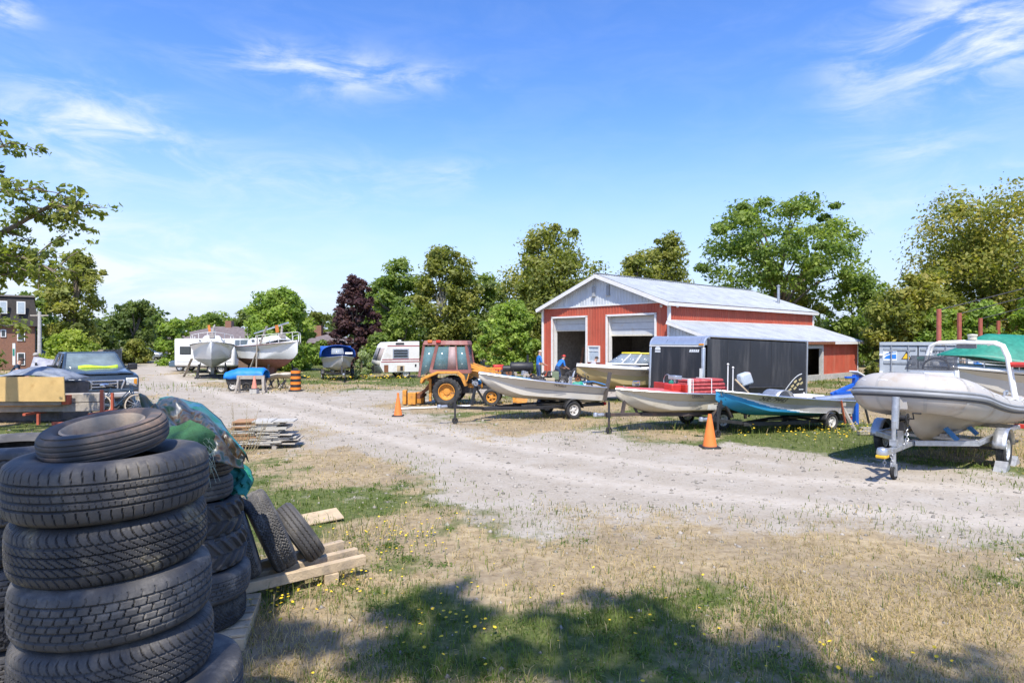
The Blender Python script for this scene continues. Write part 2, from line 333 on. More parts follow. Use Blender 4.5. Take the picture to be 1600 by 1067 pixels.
# ------------------------------------------------------------------ grass, flowers, stones (nobody could count them)
rng = np.random.default_rng(11)
m_blade = leafmat('grass_blade', .7)
def scatter(n, y0, y1, pw=1.0):
    """points on the ground in view and a little beyond, denser near"""
    u = rng.random(n); y = y0 * (y1 / y0) ** (u ** pw); x = (rng.random(n) * 2 - 1) * (.95 * y + 1); return x, y
def blades(n, y0, y1, h0, h1, wd, keep, name, label_kind, dry=.5, pw=1.0):
    x, y = scatter(n, y0, y1, pw); g, gr = masks(x, y)
    p = keep(x, y, g, gr); k = rng.random(n) < p; x, y, g, gr = x[k], y[k], g[k], gr[k]; m = len(x)
    isg = rng.random(m) < np.clip(gr * 1.5 - .12, .05, .95)
    h = (h0 + (h1 - h0) * rng.random(m) ** 2) * np.where(isg, 1.0, .8); a = rng.random(m) * 6.283; lean = (rng.random(m) * .9 + .25) * np.where(isg, .8, 1.3)
    ww = wd * (.6 + .8 * rng.random(m)) * (1 + y / 18); dx, dy = np.cos(a), np.sin(a); z = np.where((np.abs(x) < 40), hz(x, y), 0) - .005
    b0 = np.stack([x - dy * ww, y + dx * ww, z], 1); b1 = np.stack([x + dy * ww, y - dx * ww, z], 1)
    mx = np.stack([x + dx * lean * h * .35, y + dy * lean * h * .35, z + h * .62], 1); o = np.stack([-dy * ww * .7, dx * ww * .7, 0 * ww], 1)
    tp = np.stack([x + dx * lean * h, y + dy * lean * h, z + h * (1.0 - .25 * lean)], 1)
    V = np.stack([b0, b1, mx - o, mx + o, tp], 1).reshape(-1, 3); i = np.arange(m) * 5
    F = np.concatenate([np.stack([i, i + 1, i + 2], 1), np.stack([i, i + 2, i + 3], 1), np.stack([i + 3, i + 2, i + 4], 1)])
    gc = np.array([.12, .17, .04]) * (.6 + .8 * rng.random((m, 1))) + np.array([.05, .03, 0]) * rng.random((m, 1))
    sc = np.array([.5, .39, .225]) * (.45 + .8 * rng.random((m, 1)))
    c = np.where(isg[:, None], gc, sc)
    o = npmesh(name, V, F, m_blade, np.concatenate([c, c, c])); o['kind'] = 'stuff'; return o
sh = lambda x, y: np.clip(.1 + 2.2 * (fbm(x, y, 1.3, 21) - .30), 0, 1)
tag(blades(140000, 3.3, 8.5, .03, .12, .0026, lambda x, y, g, gr: (1 - .97 * g) * (.12 + .88 * sh(x, y)), 'dry_grass', 0), 'short dry and green grass in the shaded foreground', 'grass')
tag(blades(85000, 8, 24, .03, .10, .004, lambda x, y, g, gr: (1 - .992 * g) * (.3 + .7 * sh(x, y)), 'yard_grass', 0), 'patchy grass growing between the parked boat trailers', 'grass')
tag(blades(34000, 22, 62, .05, .17, .010, lambda x, y, g, gr: (1 - g) ** 2 * .8, 'verge_grass', 0), 'grass verge at the foot of the trees', 'grass')
def tall(x, y, g, gr):
    q = np.zeros_like(x)
    for (cx, cy, rx, ry) in ((3.6, 15.9, 2.2, .9), (6.6, 15.3, 2.4, .8), (9.2, 12.6, 2.2, 1.2), (9.5, 16.8, 1.5, 1.2), (.8, 18.6, 2.2, .8), (-2.3, 20.8, 2.2, .6), (14, 33, 6, 2.5), (-6.5, 36.5, 6, 2), (-13, 30, 5, 2.5), (-2.0, 6.6, .9, .9), (-2.2, 5.0, .7, .5)):
        q = np.maximum(q, np.exp(-(((x - cx) / rx) ** 2 + ((y - cy) / ry) ** 2)))
    return q
tag(blades(100000, 4, 42, .10, .34, .003, lambda x, y, g, gr: tall(x, y, g, gr) ** 1.5 * .8, 'long_grass', 0, pw=.75), 'uncut long grass under and around the trailers', 'grass')
# yellow wildflowers
m_yel = M('petal', (.75, .52, .02), .6, var=.1); m_stalk = M('stalk', (.12, .17, .04), .7)
fv = B()
def flower_patch(cx, cy, rx, ry, n, h, r):
    for _ in range(int(n * 1.6)):
        x = random.gauss(cx, rx); y = random.gauss(cy, ry); z = h * random.uniform(.5, 1.2); q = r * random.uniform(.7, 1.3)
        fv.m = 1; fv.tube([(x, y, 0), (x + .02, y, z)], .0025, 3, False); fv.m = 0
        a = random.random() * 6; tilt = random.uniform(-.5, .5); c = Vector((x + .02, y, z)); ring = [c + Vector((q * math.cos(a + k * 1.047), q * math.sin(a + k * 1.047), q * .35 + tilt * q * math.cos(k * 1.047))) for k in range(6)]
        fv.add([c] + ring, [(0, 1 + k, 1 + (k + 1) % 6) for k in range(6)])
for a in ((-.65, 4.75, .35, .3, 26, .09, .012), (-1.3, 6.9, .5, .45, 70, .12, .012), (-2.15, 5.05, .18, .15, 22, .14, .014), (-1.7, 5.6, .35, .2, 24, .1, .012), (.5, 5.4, .7, .35, 16, .1, .011), (1.3, 4.6, .5, .3, 9, .08, .012), (2.5, 4.3, .3, .15, 8, .07, .012),
          (9.4, 14.3, 1.1, .7, 150, .25, .022), (6.9, 14.2, .8, .3, 60, .2, .02), (10.0, 12.6, .8, .5, 50, .2, .02), (-8, 34.6, 3, .5, 90, .3, .05), (-4.6, 5.9, 2, 1, 14, .1, .012)): flower_patch(*a)
o = fv.obj('yellow_flowers', [m_yel, m_stalk], smooth=False, recalc=False); tag(o, 'small yellow wildflowers scattered through the grass', 'flowers'); o['kind'] = 'stuff'
# low broad-leaved weeds in patches
pv = []; pr_ = []; rq = np.random.default_rng(90)
for _ in range(900):
    yy = 3.7 * (16 / 3.7) ** rq.random(); xx = (rq.random() * 2 - 1) * (.9 * yy + .6); gg, gq = masks(np.array([xx]), np.array([yy]))
    if gg[0] > .5 or gq[0] < .36 or (abs(xx + 1.7) < .5 and yy < 3.3): continue
    pv.append((xx, yy, .02)); pr_.append(.07 + .12 * rq.random())
WEEDS = (pv, pr_)
# loose stones
x, y = scatter(20000, 3.6, 30, .9); g, gr = masks(x, y); k = rng.random(len(x)) < np.clip(g, .05, 1) * .75 + .03; x, y = x[k], y[k]; m = len(x)
s = (.006 + .02 * rng.random(m) ** 3) * (1 + y / 14); zz = hz(x, y)
oc = np.array([[1, 0, 0], [-1, 0, 0], [0, 1, 0], [0, -1, 0], [0, 0, .7], [0, 0, -.4]]); V = (oc[None] * (.6 + .8 * rng.random((m, 6, 1)))) * s[:, None, None] + np.stack([x, y, zz], 1)[:, None]
of = np.array([[0, 2, 4], [2, 1, 4], [1, 3, 4], [3, 0, 4], [2, 0, 5], [1, 2, 5], [3, 1, 5], [0, 3, 5]]); F = (of[None] + (np.arange(m) * 6)[:, None, None]).reshape(-1, 3)
c = np.repeat((np.array([.34, .305, .255]) * (.5 + .75 * rng.random((m, 1)))), 8, 0)
o = npmesh('gravel', V.reshape(-1, 3), F, M('stone', (.4, .4, .4), .9, attr='tint', var=.1), c); tag(o, 'loose pale gravel stones on the drive', 'gravel'); o['kind'] = 'stuff'
# ------------------------------------------------------------------ trees
m_bark = M('bark', (.17, .135, .1), .9, var=.35, scale=4, bump=.5, bscale=25)
m_palebark = M('pale_bark', (.42, .38, .31), .9, var=.3, scale=4, bump=.4, bscale=25)
m_leaf = leafmat('leaf')
def leaves(centers, radii, per, size, cols, name, parent, rs, flat=.75, droop=0.0):
    """leaf faces spread through clumps; each face is one bent leaf or spray of leaves"""
    V = []; C = []
    nC = len(centers); ctr = np.repeat(np.array(centers), per, 0); rad = np.repeat(np.array(radii), per)
    n = len(ctr); d = rs.normal(size=(n, 3)); d /= np.linalg.norm(d, axis=1)[:, None] + 1e-9
    rr = rad * (rs.random(n) ** .45) * (.75 + .5 * rs.random(n)); p = ctr + d * rr[:, None] * np.array([1, 1, flat])
    s = size * (.45 + 1.1 * rs.random(n) ** 1.5); nrm = d * .7 + rs.normal(size=(n, 3)) * .55 + np.array([0, -.1, .5]); nrm /= np.linalg.norm(nrm, axis=1)[:, None]
    t = np.cross(nrm, rs.normal(size=(n, 3))); t /= np.linalg.norm(t, axis=1)[:, None] + 1e-9; b = np.cross(nrm, t); t[:, 2] -= droop
    q0 = p - t * s[:, None]; q1 = p + b * (s * .55)[:, None] - nrm * (s * .12)[:, None]; q2 = p + t * s[:, None]; q3 = p - b * (s * .55)[:, None] - nrm * (s * .12)[:, None]
    V = np.stack([q0, q1, q2, q3], 1).reshape(-1, 3); i = np.arange(n) * 4; F = np.stack([i, i + 1, i + 2, i + 3], 1)
    cols = np.array(cols); ck = np.repeat(rs.random(nC), per); k = np.clip(ck * .6 + rs.random(n) * .4, 0, .999) * (len(cols) - 1); k0 = k.astype(int); f = (k - k0)[:, None]
    c = cols[k0] * (1 - f) + cols[k0 + 1] * f; c = c * (.72 + .56 * rs.random((n, 1)))
    return npmesh(name, V, F, m_leaf, c, parent)
WEEDC = [(.07, .11, .02), (.11, .17, .035), (.16, .21, .05)]
GREEN = [(0.096, 0.155, 0.032), (0.178, 0.245, 0.049), (0.274, 0.334, 0.072)]
OLIVE = [(0.116, 0.148, 0.032), (0.226, 0.245, 0.053), (0.355, 0.334, 0.085)]
YELLOW = [(0.116, 0.155, 0.032), (0.246, 0.258, 0.053), (0.438, 0.36, 0.078)]
BRIGHT = [(0.137, 0.219, 0.039), (0.233, 0.322, 0.053), (0.355, 0.425, 0.092)]
LIME = [(0.161, 0.23, 0.029), (0.276, 0.345, 0.046), (0.414, 0.437, 0.081)]
PURPLE = [(0.044, 0.022, 0.027), (0.088, 0.04, 0.045), (0.15, 0.081, 0.075)]
DARK = [(0.076, 0.116, 0.032), (0.13, 0.181, 0.046), (0.205, 0.238, 0.066)]
def tree(label, px0, px1, ptop, Y, cols, shape='round', name='tree', nclump=46, per=150, leaf=.2, base=.18, seed=1, trunk=True, pale=False, group=None, depth=.8, flat=.8, gap=1.0, cat='tree', zbase=0):
    """a tree that stands at depth Y between two photo columns and reaches the photo row ptop"""
    rs = np.random.default_rng(seed); xc = ((px0 + px1) / 2 - 800) / FPX * Y; Wd = (px1 - px0) / FPX * Y; H = EYE + (533.5 - ptop) / FPX * Y
    t = thing(name, label, cat, (xc, Y, zbase), 0, group); z0 = H * base; cs = []; rd = []
    hw = Wd / 2
    while len(cs) < nclump:
        u = rs.random(); a = rs.random() * 6.283; q = math.sqrt(rs.random())
        if shape == 'round': env = math.sin(math.pi * (.12 + .80 * u)) ** .6
        elif shape == 'cone': env = (1 - u) ** .45 * (.95 + .2 * math.sin(u * 23 + seed)) + .08
        elif shape == 'wide': env = math.sin(math.pi * (.22 + .66 * u)) ** .8
        elif shape == 'column': env = min(1, 2.2 * (1 - u) ** .6, .65 + u)
        elif shape == 'bush': env = math.sqrt(max(.02, 1 - u * u))
        env *= .82 + .36 * vnoise(np.array([a * 1.3 + seed * 7.0]), np.array([u * 4.0]), 1.0, seed)[0]
        r = (.22 + .12 * rs.random()) * hw * (1.0 if shape != 'cone' else .5 + .6 * env) * gap
        if q < .35 and rs.random() < .6: continue
        if shape == 'cone': u = u ** 1.25
        x = math.cos(a) * q * env * (hw - r * .6); y = math.sin(a) * q * env * (hw - r * .6) * depth; z = z0 + u * (H - z0 - r * .55)
        if rs.random() < .22: f = 1.08 + .22 * rs.random(); x *= f; y *= f; z = min(H, z + .06 * H * (rs.random() - .3)); r *= .45
        cs.append((x, y, z)); rd.append(r)
    leaves(cs, rd, int(per * 1.15), leaf * .9, cols, 'crown', t, rs, flat)
    if trunk:
        b = B(); r0 = .035 * H if shape != 'bush' else .02 * H; r0 = min(r0, .38); th = z0 + (H - z0) * .35
        top = Vector((rs.normal() * .15 * hw * .3, 0, th))
        b.tube([(0, 0, -.1), (0.02, 0, z0 * .5), tuple(top * .75), tuple(top)], [r0 * 1.25, r0, r0 * .8, r0 * .62], 8)
        for k in rs.choice(len(cs), min(len(cs), 16), False):
            e = Vector(cs[k]); s0 = Vector((0, 0, min(th, max(z0 * .7, e.z * .55)))); s0.x = top.x * s0.z / th; mid = (s0 + e) / 2 + Vector((0, 0, .06 * H * (1 if e.z > s0.z else 0)))
            b.tube([s0, mid, e], [r0 * .42, r0 * .26, r0 * .08], 5)
        b.obj('trunk', m_palebark if pale else m_bark, t)
    return t
o = leaves(WEEDS[0], WEEDS[1], 70, .013, WEEDC, 'ground_weeds', None, np.random.default_rng(91), .22); tag(o, 'low broad-leaved weeds in patches on the ground', 'weeds'); o['kind'] = 'stuff'
bgp = 'trees along the back of the yard'
tree('green tree between the pale-stemmed tree and the shaggy tree', 690, 800, 425, 64, GREEN, 'round', nclump=70, per=150, leaf=.22, base=.1, seed=70, group=bgp)
tree('olive tree low against the left slope of the barn roof', 800, 905, 415, 60, OLIVE, 'round', nclump=70, per=150, leaf=.21, base=.1, seed=71, group=bgp)
tree('green tree behind the gap right of the purple tree', 560, 640, 430, 68, GREEN, 'round', nclump=56, per=140, leaf=.24, base=.1, seed=72, group=bgp)
tree('tall yellow-green tree beside the brick apartment building', 70, 166, 392, 52, OLIVE, 'column', nclump=70, per=190, leaf=.17, base=.16, seed=3, group=bgp)
tree('broad green tree right behind the brick building', 20, 90, 452, 66, GREEN, 'round', nclump=40, per=130, leaf=.22, seed=4, group=bgp)
tree('dark green round tree beyond the end of the drive', 172, 246, 466, 66, DARK, 'round', nclump=56, per=150, leaf=.2, base=.1, seed=5, group=bgp)
tree('small dark tree left of the round dark tree by the drive', 118, 190, 498, 60, DARK, 'bush', nclump=44, per=130, leaf=.2, base=.05, seed=6, group=bgp)
tree('grey-green distant tree above the far parked car', 222, 262, 492, 88, GREEN, 'column', nclump=26, per=110, leaf=.28, seed=7, group=bgp)
tree('mid green tree left of the white travel trailer', 240, 304, 494, 58, BRIGHT, 'bush', nclump=52, per=140, leaf=.19, base=.04, seed=8, group=bgp)
tree('low wide tree behind the grey house roof', 285, 372, 487, 84, GREEN, 'wide', nclump=44, per=130, leaf=.28, seed=9, group=bgp)
tree('tree above the right end of the grey house roof', 352, 425, 484, 80, DARK, 'wide', nclump=40, per=130, leaf=.28, seed=10, group=bgp)
tree('large rounded light green tree behind the white sailboats', 362, 506, 447, 47, BRIGHT, 'bush', nclump=160, per=145, leaf=.15, base=.03, seed=11, group=bgp, gap=.66)
tree('thin brownish tree left of the purple tree', 470, 522, 484, 72, OLIVE, 'wide', nclump=30, per=120, leaf=.22, base=.2, seed=12, group=bgp)
tree('dark purple-leaved tree behind the blue canopy boat', 512, 600, 431, 52, PURPLE, 'bush', nclump=130, per=135, leaf=.17, base=.03, seed=13, group=bgp, gap=.72)
tree('green tree right behind the purple tree', 574, 672, 405, 60, GREEN, 'round', nclump=70, per=170, leaf=.21, base=.1, seed=14, group=bgp)
tree('tall tree with pale bare stems behind the orange tractor cab', 640, 752, 385, 55, OLIVE, 'round', nclump=84, per=170, leaf=.19, base=.2, seed=15, pale=True, group=bgp, gap=1.0)
tree('dark tree filling the gap left of the tall barn-side tree', 728, 808, 440, 62, DARK, 'round', nclump=46, per=140, leaf=.22, base=.08, seed=16, group=bgp)
tree('tall shaggy yellow-green tree just left of the barn roof', 750, 985, 350, 52, OLIVE, 'cone', nclump=150, per=190, leaf=.18, base=.08, seed=17, group=bgp, depth=.7)
tree('bright green leafy tree behind the smoker and red mower', 738, 856, 468, 44, BRIGHT, 'bush', nclump=120, per=130, leaf=.15, base=.02, seed=18, group=bgp, gap=.66)
tree('pointed evergreen showing above the barn ridge, the left one', 935, 1055, 392, 60, OLIVE, 'cone', nclump=60, per=150, leaf=.2, base=.1, seed=19, group=bgp)
tree('pointed evergreen above the barn roof beside the big ash tree', 965, 1120, 362, 64, OLIVE, 'cone', nclump=96, per=160, leaf=.2, base=.1, seed=20, group=bgp)
tree('biggest spreading green tree with bare limbs above the barn roof', 1086, 1356, 303, 56, GREEN, 'wide', nclump=100, per=190, leaf=.2, base=.38, seed=21, group=bgp, gap=.72, flat=.55)
tree('lower olive tree behind the barn stove pipe', 1165, 1302, 426, 60, OLIVE, 'round', nclump=60, per=150, leaf=.2, base=.1, seed=22, group=bgp)
tree('green tree with a broken pale limb right of the barn', 1285, 1402, 424, 54, GREEN, 'round', nclump=60, per=150, leaf=.19, base=.1, seed=23, pale=True, group=bgp)
tree('huge yellowing maple at the right edge behind the containers', 1405, 1690, 288, 40, YELLOW, 'round', nclump=140, per=300, leaf=.135, base=.14, seed=24, group=bgp)
tree('yellow-green maple low branch tree behind the grey container', 1360, 1500, 420, 38, YELLOW, 'round', nclump=80, per=190, leaf=.15, base=.12, seed=25, group=bgp)
tree('vine-covered bush between the barn and the grey container', 1335, 1420, 500, 40, OLIVE, 'bush', name='bush', nclump=50, per=130, leaf=.14, base=.02, seed=26, cat='bush')
hg = 'green hedge bushes behind the red posts'
for k, (a, b_, tp, Y, lab) in enumerate(((1425, 1520, 478, 36, 'green hedge bush behind the leftmost red post'), (1495, 1585, 470, 35, 'green hedge bush behind the middle red posts'), (1560, 1680, 462, 33, 'green hedge bush behind the last red posts'))):
    tree(lab, a, b_, tp, Y, BRIGHT, 'bush', name='hedge_bush', nclump=56, per=150, leaf=.13, base=.02, seed=30 + k, group=hg, cat='bush')
ug = 'understory bushes below the tree line'
for k, (a, b_, tp, Y, c, lab) in enumerate(((590, 672, 478, 56, GREEN, 'green bush behind the old camper'), (650, 752, 488, 58, DARK, 'dry bush behind the orange tractor'), (840, 900, 500, 50, DARK, 'dark bush against the left wall of the barn'), (560, 625, 520, 50, GREEN, 'green bush left of the old camper roof'), (186, 236, 528, 64, OLIVE, 'olive bush where the drive ends'), (330, 372, 540, 62, GREEN, 'green bush behind the left sailboat'), (480, 530, 530, 58, GREEN, 'green bush left of the purple tree'))):
    tree(lab, a, b_, tp, Y, c, 'bush', name='bush', nclump=36, per=120, leaf=.17, base=.01, seed=40 + k, group=ug, cat='bush')
tree('bright lime green round shrub behind the dark pickup truck', 58, 158, 517, 44, LIME, 'bush', name='shrub', nclump=70, per=170, leaf=.13, base=.08, seed=50, cat='shrub')
tree('white-flowering bush between the canopy boat and the camper', 548, 586, 549, 37, [(.1, .15, .03), (.3, .36, .15), (.6, .62, .45)], 'bush', name='flowering_bush', nclump=34, per=110, leaf=.07, base=.02, seed=51, cat='bush')
tree('weedy bush with dead branches beside the lean-to corner', 1356, 1392, 548, 33, OLIVE, 'bush', name='bush', nclump=22, per=90, leaf=.09, base=.02, seed=52, cat='bush')
# far wood that reads as one mass behind the named trees
rs = np.random.default_rng(77); cs = []; rd = []
for px in np.arange(-60, 1700, 9):
    Y = 92 + rs.random() * 8; top = 505 + 14 * math.sin(px / 47) + 10 * math.sin(px / 19)
    for k in range(3): cs.append(tuple(P(px + rs.normal() * 6, top + k * 14 + rs.random() * 8, Y))); rd.append(1.5 + rs.random())
o = leaves(cs, rd, 55, .42, DARK, 'far_wood', None, rs); tag(o, 'distant wood showing in the gaps between the trees', 'wood'); o['kind'] = 'stuff'
# near tree at the left edge whose limbs reach into the picture
t = thing('overhanging_tree', 'near tree at the left edge with thin leafy limbs against the sky', 'tree', (-13.5, 13.5, 0)); b = B()
b.tube([(0, 0, -.1), (.05, 0, 2.0), (-.1, 0, 4.2), (.1, .2, 7.5)], [.34, .27, .22, .1], 10); cs = []; rd = []; rs = np.random.default_rng(5)
def limb(pts, r, nsub, spread):
    pts = [Vector(q) for q in pts]; b.tube(pts, [r * (1 - .85 * i / (len(pts) - 1)) for i in range(len(pts))], 6)
    for k in range(nsub):
        f = .25 + .75 * (k + rs.random()) / nsub; i = min(int(f * (len(pts) - 1)), len(pts) - 2); q = pts[i].lerp(pts[i + 1], f * (len(pts) - 1) - i)
        e = q + Vector((rs.normal() * spread + .1, rs.normal() * spread, rs.normal() * spread * .7)); b.tube([q, (q + e) / 2 + Vector((0, 0, .06)), e], [r * .25, r * .16, .006], 4)
        for j in range(3): cs.append(tuple(q.lerp(e, .5 + .28 * j) + Vector(rs.normal(size=3)) * .06)); rd.append(.10 + .11 * rs.random())
def lp(px, py, Y=13.5): return P(px - 22, py, Y) - Vector((-13.5, 13.5, 0))
limb([(0, 0, 4.0), lp(-60, 395), lp(10, 372), lp(60, 345), lp(105, 318), lp(150, 335)], .09, 34, .42)
limb([(0, 0, 3.4), lp(-50, 420, 13), lp(20, 395, 13), lp(70, 405, 13), lp(110, 425, 13)], .07, 26, .36)
limb([(0, 0, 3.0), lp(-50, 450, 14), lp(10, 425, 14), lp(60, 435, 14), lp(90, 395, 14)], .06, 24, .38)
limb([(0, 0, 4.6), lp(-60, 330, 13), lp(-10, 300, 13), lp(30, 300, 13), lp(75, 295, 13)], .06, 12, .3)
limb([(0, 0, 5.2), lp(-50, 280, 13), lp(-10, 250, 13), lp(15, 232, 13), lp(40, 222, 13)], .05, 9, .22)
limb([(0, 0, 2.6), lp(-50, 505, 12), lp(0, 500, 12), lp(30, 510, 12)], .05, 10, .3)
limb([(0, 0, 2.2), lp(-40, 555, 12), lp(0, 560, 12), lp(22, 565, 12)], .04, 6, .2)
b.obj('trunk', m_bark, t); leaves(cs, rd, 19, .06, [(.1, .14, .03), (.18, .215, .045), (.3, .3, .075)], 'crown', t, rs)
# shade tree behind the camera: only its shadow is seen on the foreground grass
def shade_tree(label, x, y, clumps, per, seed, trunk_h):
    t = thing('shade_tree', label, 'tree', (x, y, 0), 0, 'shade trees behind the viewer'); rs = np.random.default_rng(seed); b = B(); b.tube([(0, 0, -.1), (.1, 0, trunk_h * .6), (0, .1, trunk_h)], [.3, .24, .14], 8)
    for c in clumps: b.tube([(0, 0, trunk_h * .7), Vector(c[:3]) * .6 + Vector((0, 0, trunk_h * .3)), c[:3]], [.1, .06, .02], 5)
    b.obj('trunk', m_bark, t); leaves([c[:3] for c in clumps], [c[3] for c in clumps], per, .13, GREEN, 'crown', t, rs)
rsh = random.Random(4); cl = []
EDGE = [(-3.6, 4.6), (-2.6, 4.5), (-1.9, 4.8), (-1.2, 5.3), (-.2, 5.6), (.6, 5.4), (1.3, 4.8), (2.0, 4.5), (2.7, 4.15), (3.8, 3.9)]     # how far the shade reaches on the ground
while len(cl) < 120:
    gx = rsh.uniform(-3.6, 3.8); i = max(k for k in range(len(EDGE) - 1) if EDGE[k][0] <= gx); f = (gx - EDGE[i][0]) / (EDGE[i + 1][0] - EDGE[i][0]); lim = EDGE[i][1] * (1 - f) + EDGE[i + 1][1] * f + .3 * math.sin(gx * 5)
    gy = lim - abs(rsh.gauss(0, 1.0)) * 1.1; z = 13 + rsh.uniform(-1.2, 1.2)
    if gx < -.95 and gy < 4.3: continue
    cl.append((gx + .6, gy - z * .649 + 8.0, z, rsh.uniform(.16, .46)))
shade_tree('leafy tree behind the viewer that shades the front grass', -.6, -8.0, cl, 25, 61, 10.5)
# ------------------------------------------------------------------ tyres
def tri(x): return np.abs((x % 1) - .5) * 2
def tread(kind, u, v):
    """groove depth 0..1 at turn u (0..1) and across v (-1..1)"""
    def line(c, w): return np.clip(1.6 - np.abs(v - c) / w, 0, 1)
    if kind == 'rib': return np.maximum.reduce([line(c, .045) for c in (-.62, -.22, .22, .62)])
    if kind == 'zig':
        z = .05 * (tri(u * 46) - .5) * 2; return np.maximum.reduce([np.clip(1.6 - np.abs(v - c - z) / .045, 0, 1) for c in (-.55, 0, .55)])
    if kind == 'sipe':   # ribs with shoulder slots
        g = np.maximum.reduce([line(c, .035) for c in (-.5, -.17, .17, .5)])
        s = np.where(np.abs(v) > .56, np.clip(1.9 - np.abs(tri(u * 62 + .3 * v) - 1) * 15, 0, 1) * .75, 0)
        s2 = np.where((np.abs(v) < .14), np.clip(1.8 - np.abs(tri(u * 58 + .8 * v) - 1) * 16, 0, 1) * .5, 0); s3 = np.where((np.abs(v) > .2) & (np.abs(v) < .46), np.clip(1.6 - np.abs(tri(u * 110 + v) - 1) * 8, 0, 1) * .4, 0)
        return np.maximum.reduce([g, s, s2, s3])
    if kind == 'wave':   # curved cross grooves and straight lines
        g = np.maximum.reduce([line(c, .028) for c in (-.58, -.2, .2, .58)]); s = np.clip(1.9 - np.abs(tri(u * 64 + 2.6 * np.sin(v * 1.5)) - 1) * 13, 0, 1)
        s2 = np.clip(1.3 - np.abs(tri(u * 128 + 5.0 * v) - 1) * 9, 0, 1) * .3
        return np.maximum.reduce([g, s * .9, s2])
    if kind == 'block':
        row = np.floor((v + 1) * 3.0); g = np.maximum.reduce([line(c + .0, .03) for c in (-.66, -.33, 0, .33, .66)]); s = np.clip(1.9 - np.abs(tri(u * 50 + row * .37 + .06 * np.sin(v * 20)) - 1) * 14, 0, 1); return np.maximum(g * .8, s) * np.clip(.35 + .65 * (np.abs(v) < .7), 0, 1)
    if kind == 'allterrain':
        z = .07 * np.sign(tri(u * 66) - .5); row = np.floor((v - z + 1) * 3.5); s = np.clip(2.8 - np.abs(tri(u * 66 + row * .5 + .2 * v) - 1) * 7, 0, 1)
        g = np.maximum.reduce([np.clip(1.7 - np.abs(v - c - z) / .045, 0, 1) for c in (-.7, -.42, -.14, .14, .42, .7)]); return np.maximum(g, s)
    if kind == 'lug':
        return 1 - np.clip(2.2 - np.abs(tri(u * 20 + .8 * np.abs(v) + .5 * (v > 0)) - 1) * 4.2, 0, 1) * (np.abs(v) > .08)
    return 0 * v
def tyre_mesh(D, Wd, rim, kind, nu=360, nt=30, depth=.011, seed=0, lugh=0):
    Rr = D / 2; ri = rim / 2; h = Wd / 2; c = np.linspace(0, 1, nt)
    side = [(ri + .004, -h * .62), (ri + .02, -h * .8), (ri + (Rr - ri) * .35, -h * .98), (ri + (Rr - ri) * .55, -h), (ri + (Rr - ri) * .78, -h * .95), (Rr - .022, -h * .86)]
    tr = [(Rr - .012 * abs(q * 2 - 1) ** 4, (q * 2 - 1) * h * .8) for q in c]
    inner = [(ri + .004, h * .62), (ri + .03, h * .74), (Rr - .03, h * .7), (Rr - .03, -h * .7), (ri + .03, -h * .74)]
    prof = side + tr + [(r, -z) for r, z in side[::-1]] + inner; n = len(prof)
    pr = np.array([p[0] for p in prof]); pz = np.array([p[1] for p in prof]); u = np.arange(nu) / nu; U, K = np.meshgrid(u, np.arange(n), indexing='ij')
    vv = np.clip(pz[K] / (h * .8), -1, 1); it = (K >= len(side)) & (K < len(side) + nt); gd = np.where(it, tread(kind, U, vv), 0)
    sh = (K == len(side) - 1) | (K == len(side) + nt); gd = np.where(sh, .5 * tread(kind, U, np.sign(pz[K]) * .95), gd)
    rr = pr[K] - gd * depth * (1 + .0 * U); wob = .004 * np.sin(U * 6.283 * 2 + seed) + .003 * np.sin(U * 6.283 * 3 + 2 * seed)
    V = np.stack([(rr + wob) * np.cos(U * 6.2832), (rr + wob) * np.sin(U * 6.2832), pz[K] + .004 * np.sin(U * 6.283 + seed * 2)], -1).reshape(-1, 3)
    i, j = np.meshgrid(np.arange(nu), np.arange(n), indexing='ij'); i2 = (i + 1) % nu; j2 = (j + 1) % n
    F = np.stack([i * n + j, i2 * n + j, i2 * n + j2, i * n + j2], -1).reshape(-1, 4); return V, F
TY = {}
def tyre(label, loc, rot, D, Wd, rim, kind, nu=300, nt=26, depth=.009, seed=0, mat=None, group=None, key=None, name='tyre', parent=None):
    key = key or (D, Wd, kind, nu)
    if key in TY: o = bpy.data.objects.new(name, TY[key]); COL.objects.link(o)
    else:
        V, F = tyre_mesh(D, Wd, rim, kind, nu, nt, depth, seed); o = npmesh(name, V, F, mat or m_rubber); o.data.shade_smooth(); o.data.set_sharp_from_angle(angle=R(40)); TY[key] = o.data
    o.location = loc; o.rotation_euler = rot; o.parent = parent
    if label: tag(o, label, 'tyre', group)
    return o
m_ty1 = M('worn_rubber', (.07, .066, .063), .66, var=.3, scale=7, dirt=(.19, .165, .13), dirtamt=.45, dscale=5, bump=.12, bscale=110)
m_ty2 = M('muddy_rubber', (.055, .052, .05), .62, var=.3, scale=7, dirt=(.34, .28, .17), dirtamt=.32, dscale=8, bump=.12, bscale=110)
m_ty3 = M('dusty_rubber', (.08, .076, .072), .75, var=.25, scale=6, dirt=(.22, .2, .17), dirtamt=.5, dscale=6, bump=.12, bscale=110)
cx, cy = -1.71, 2.62
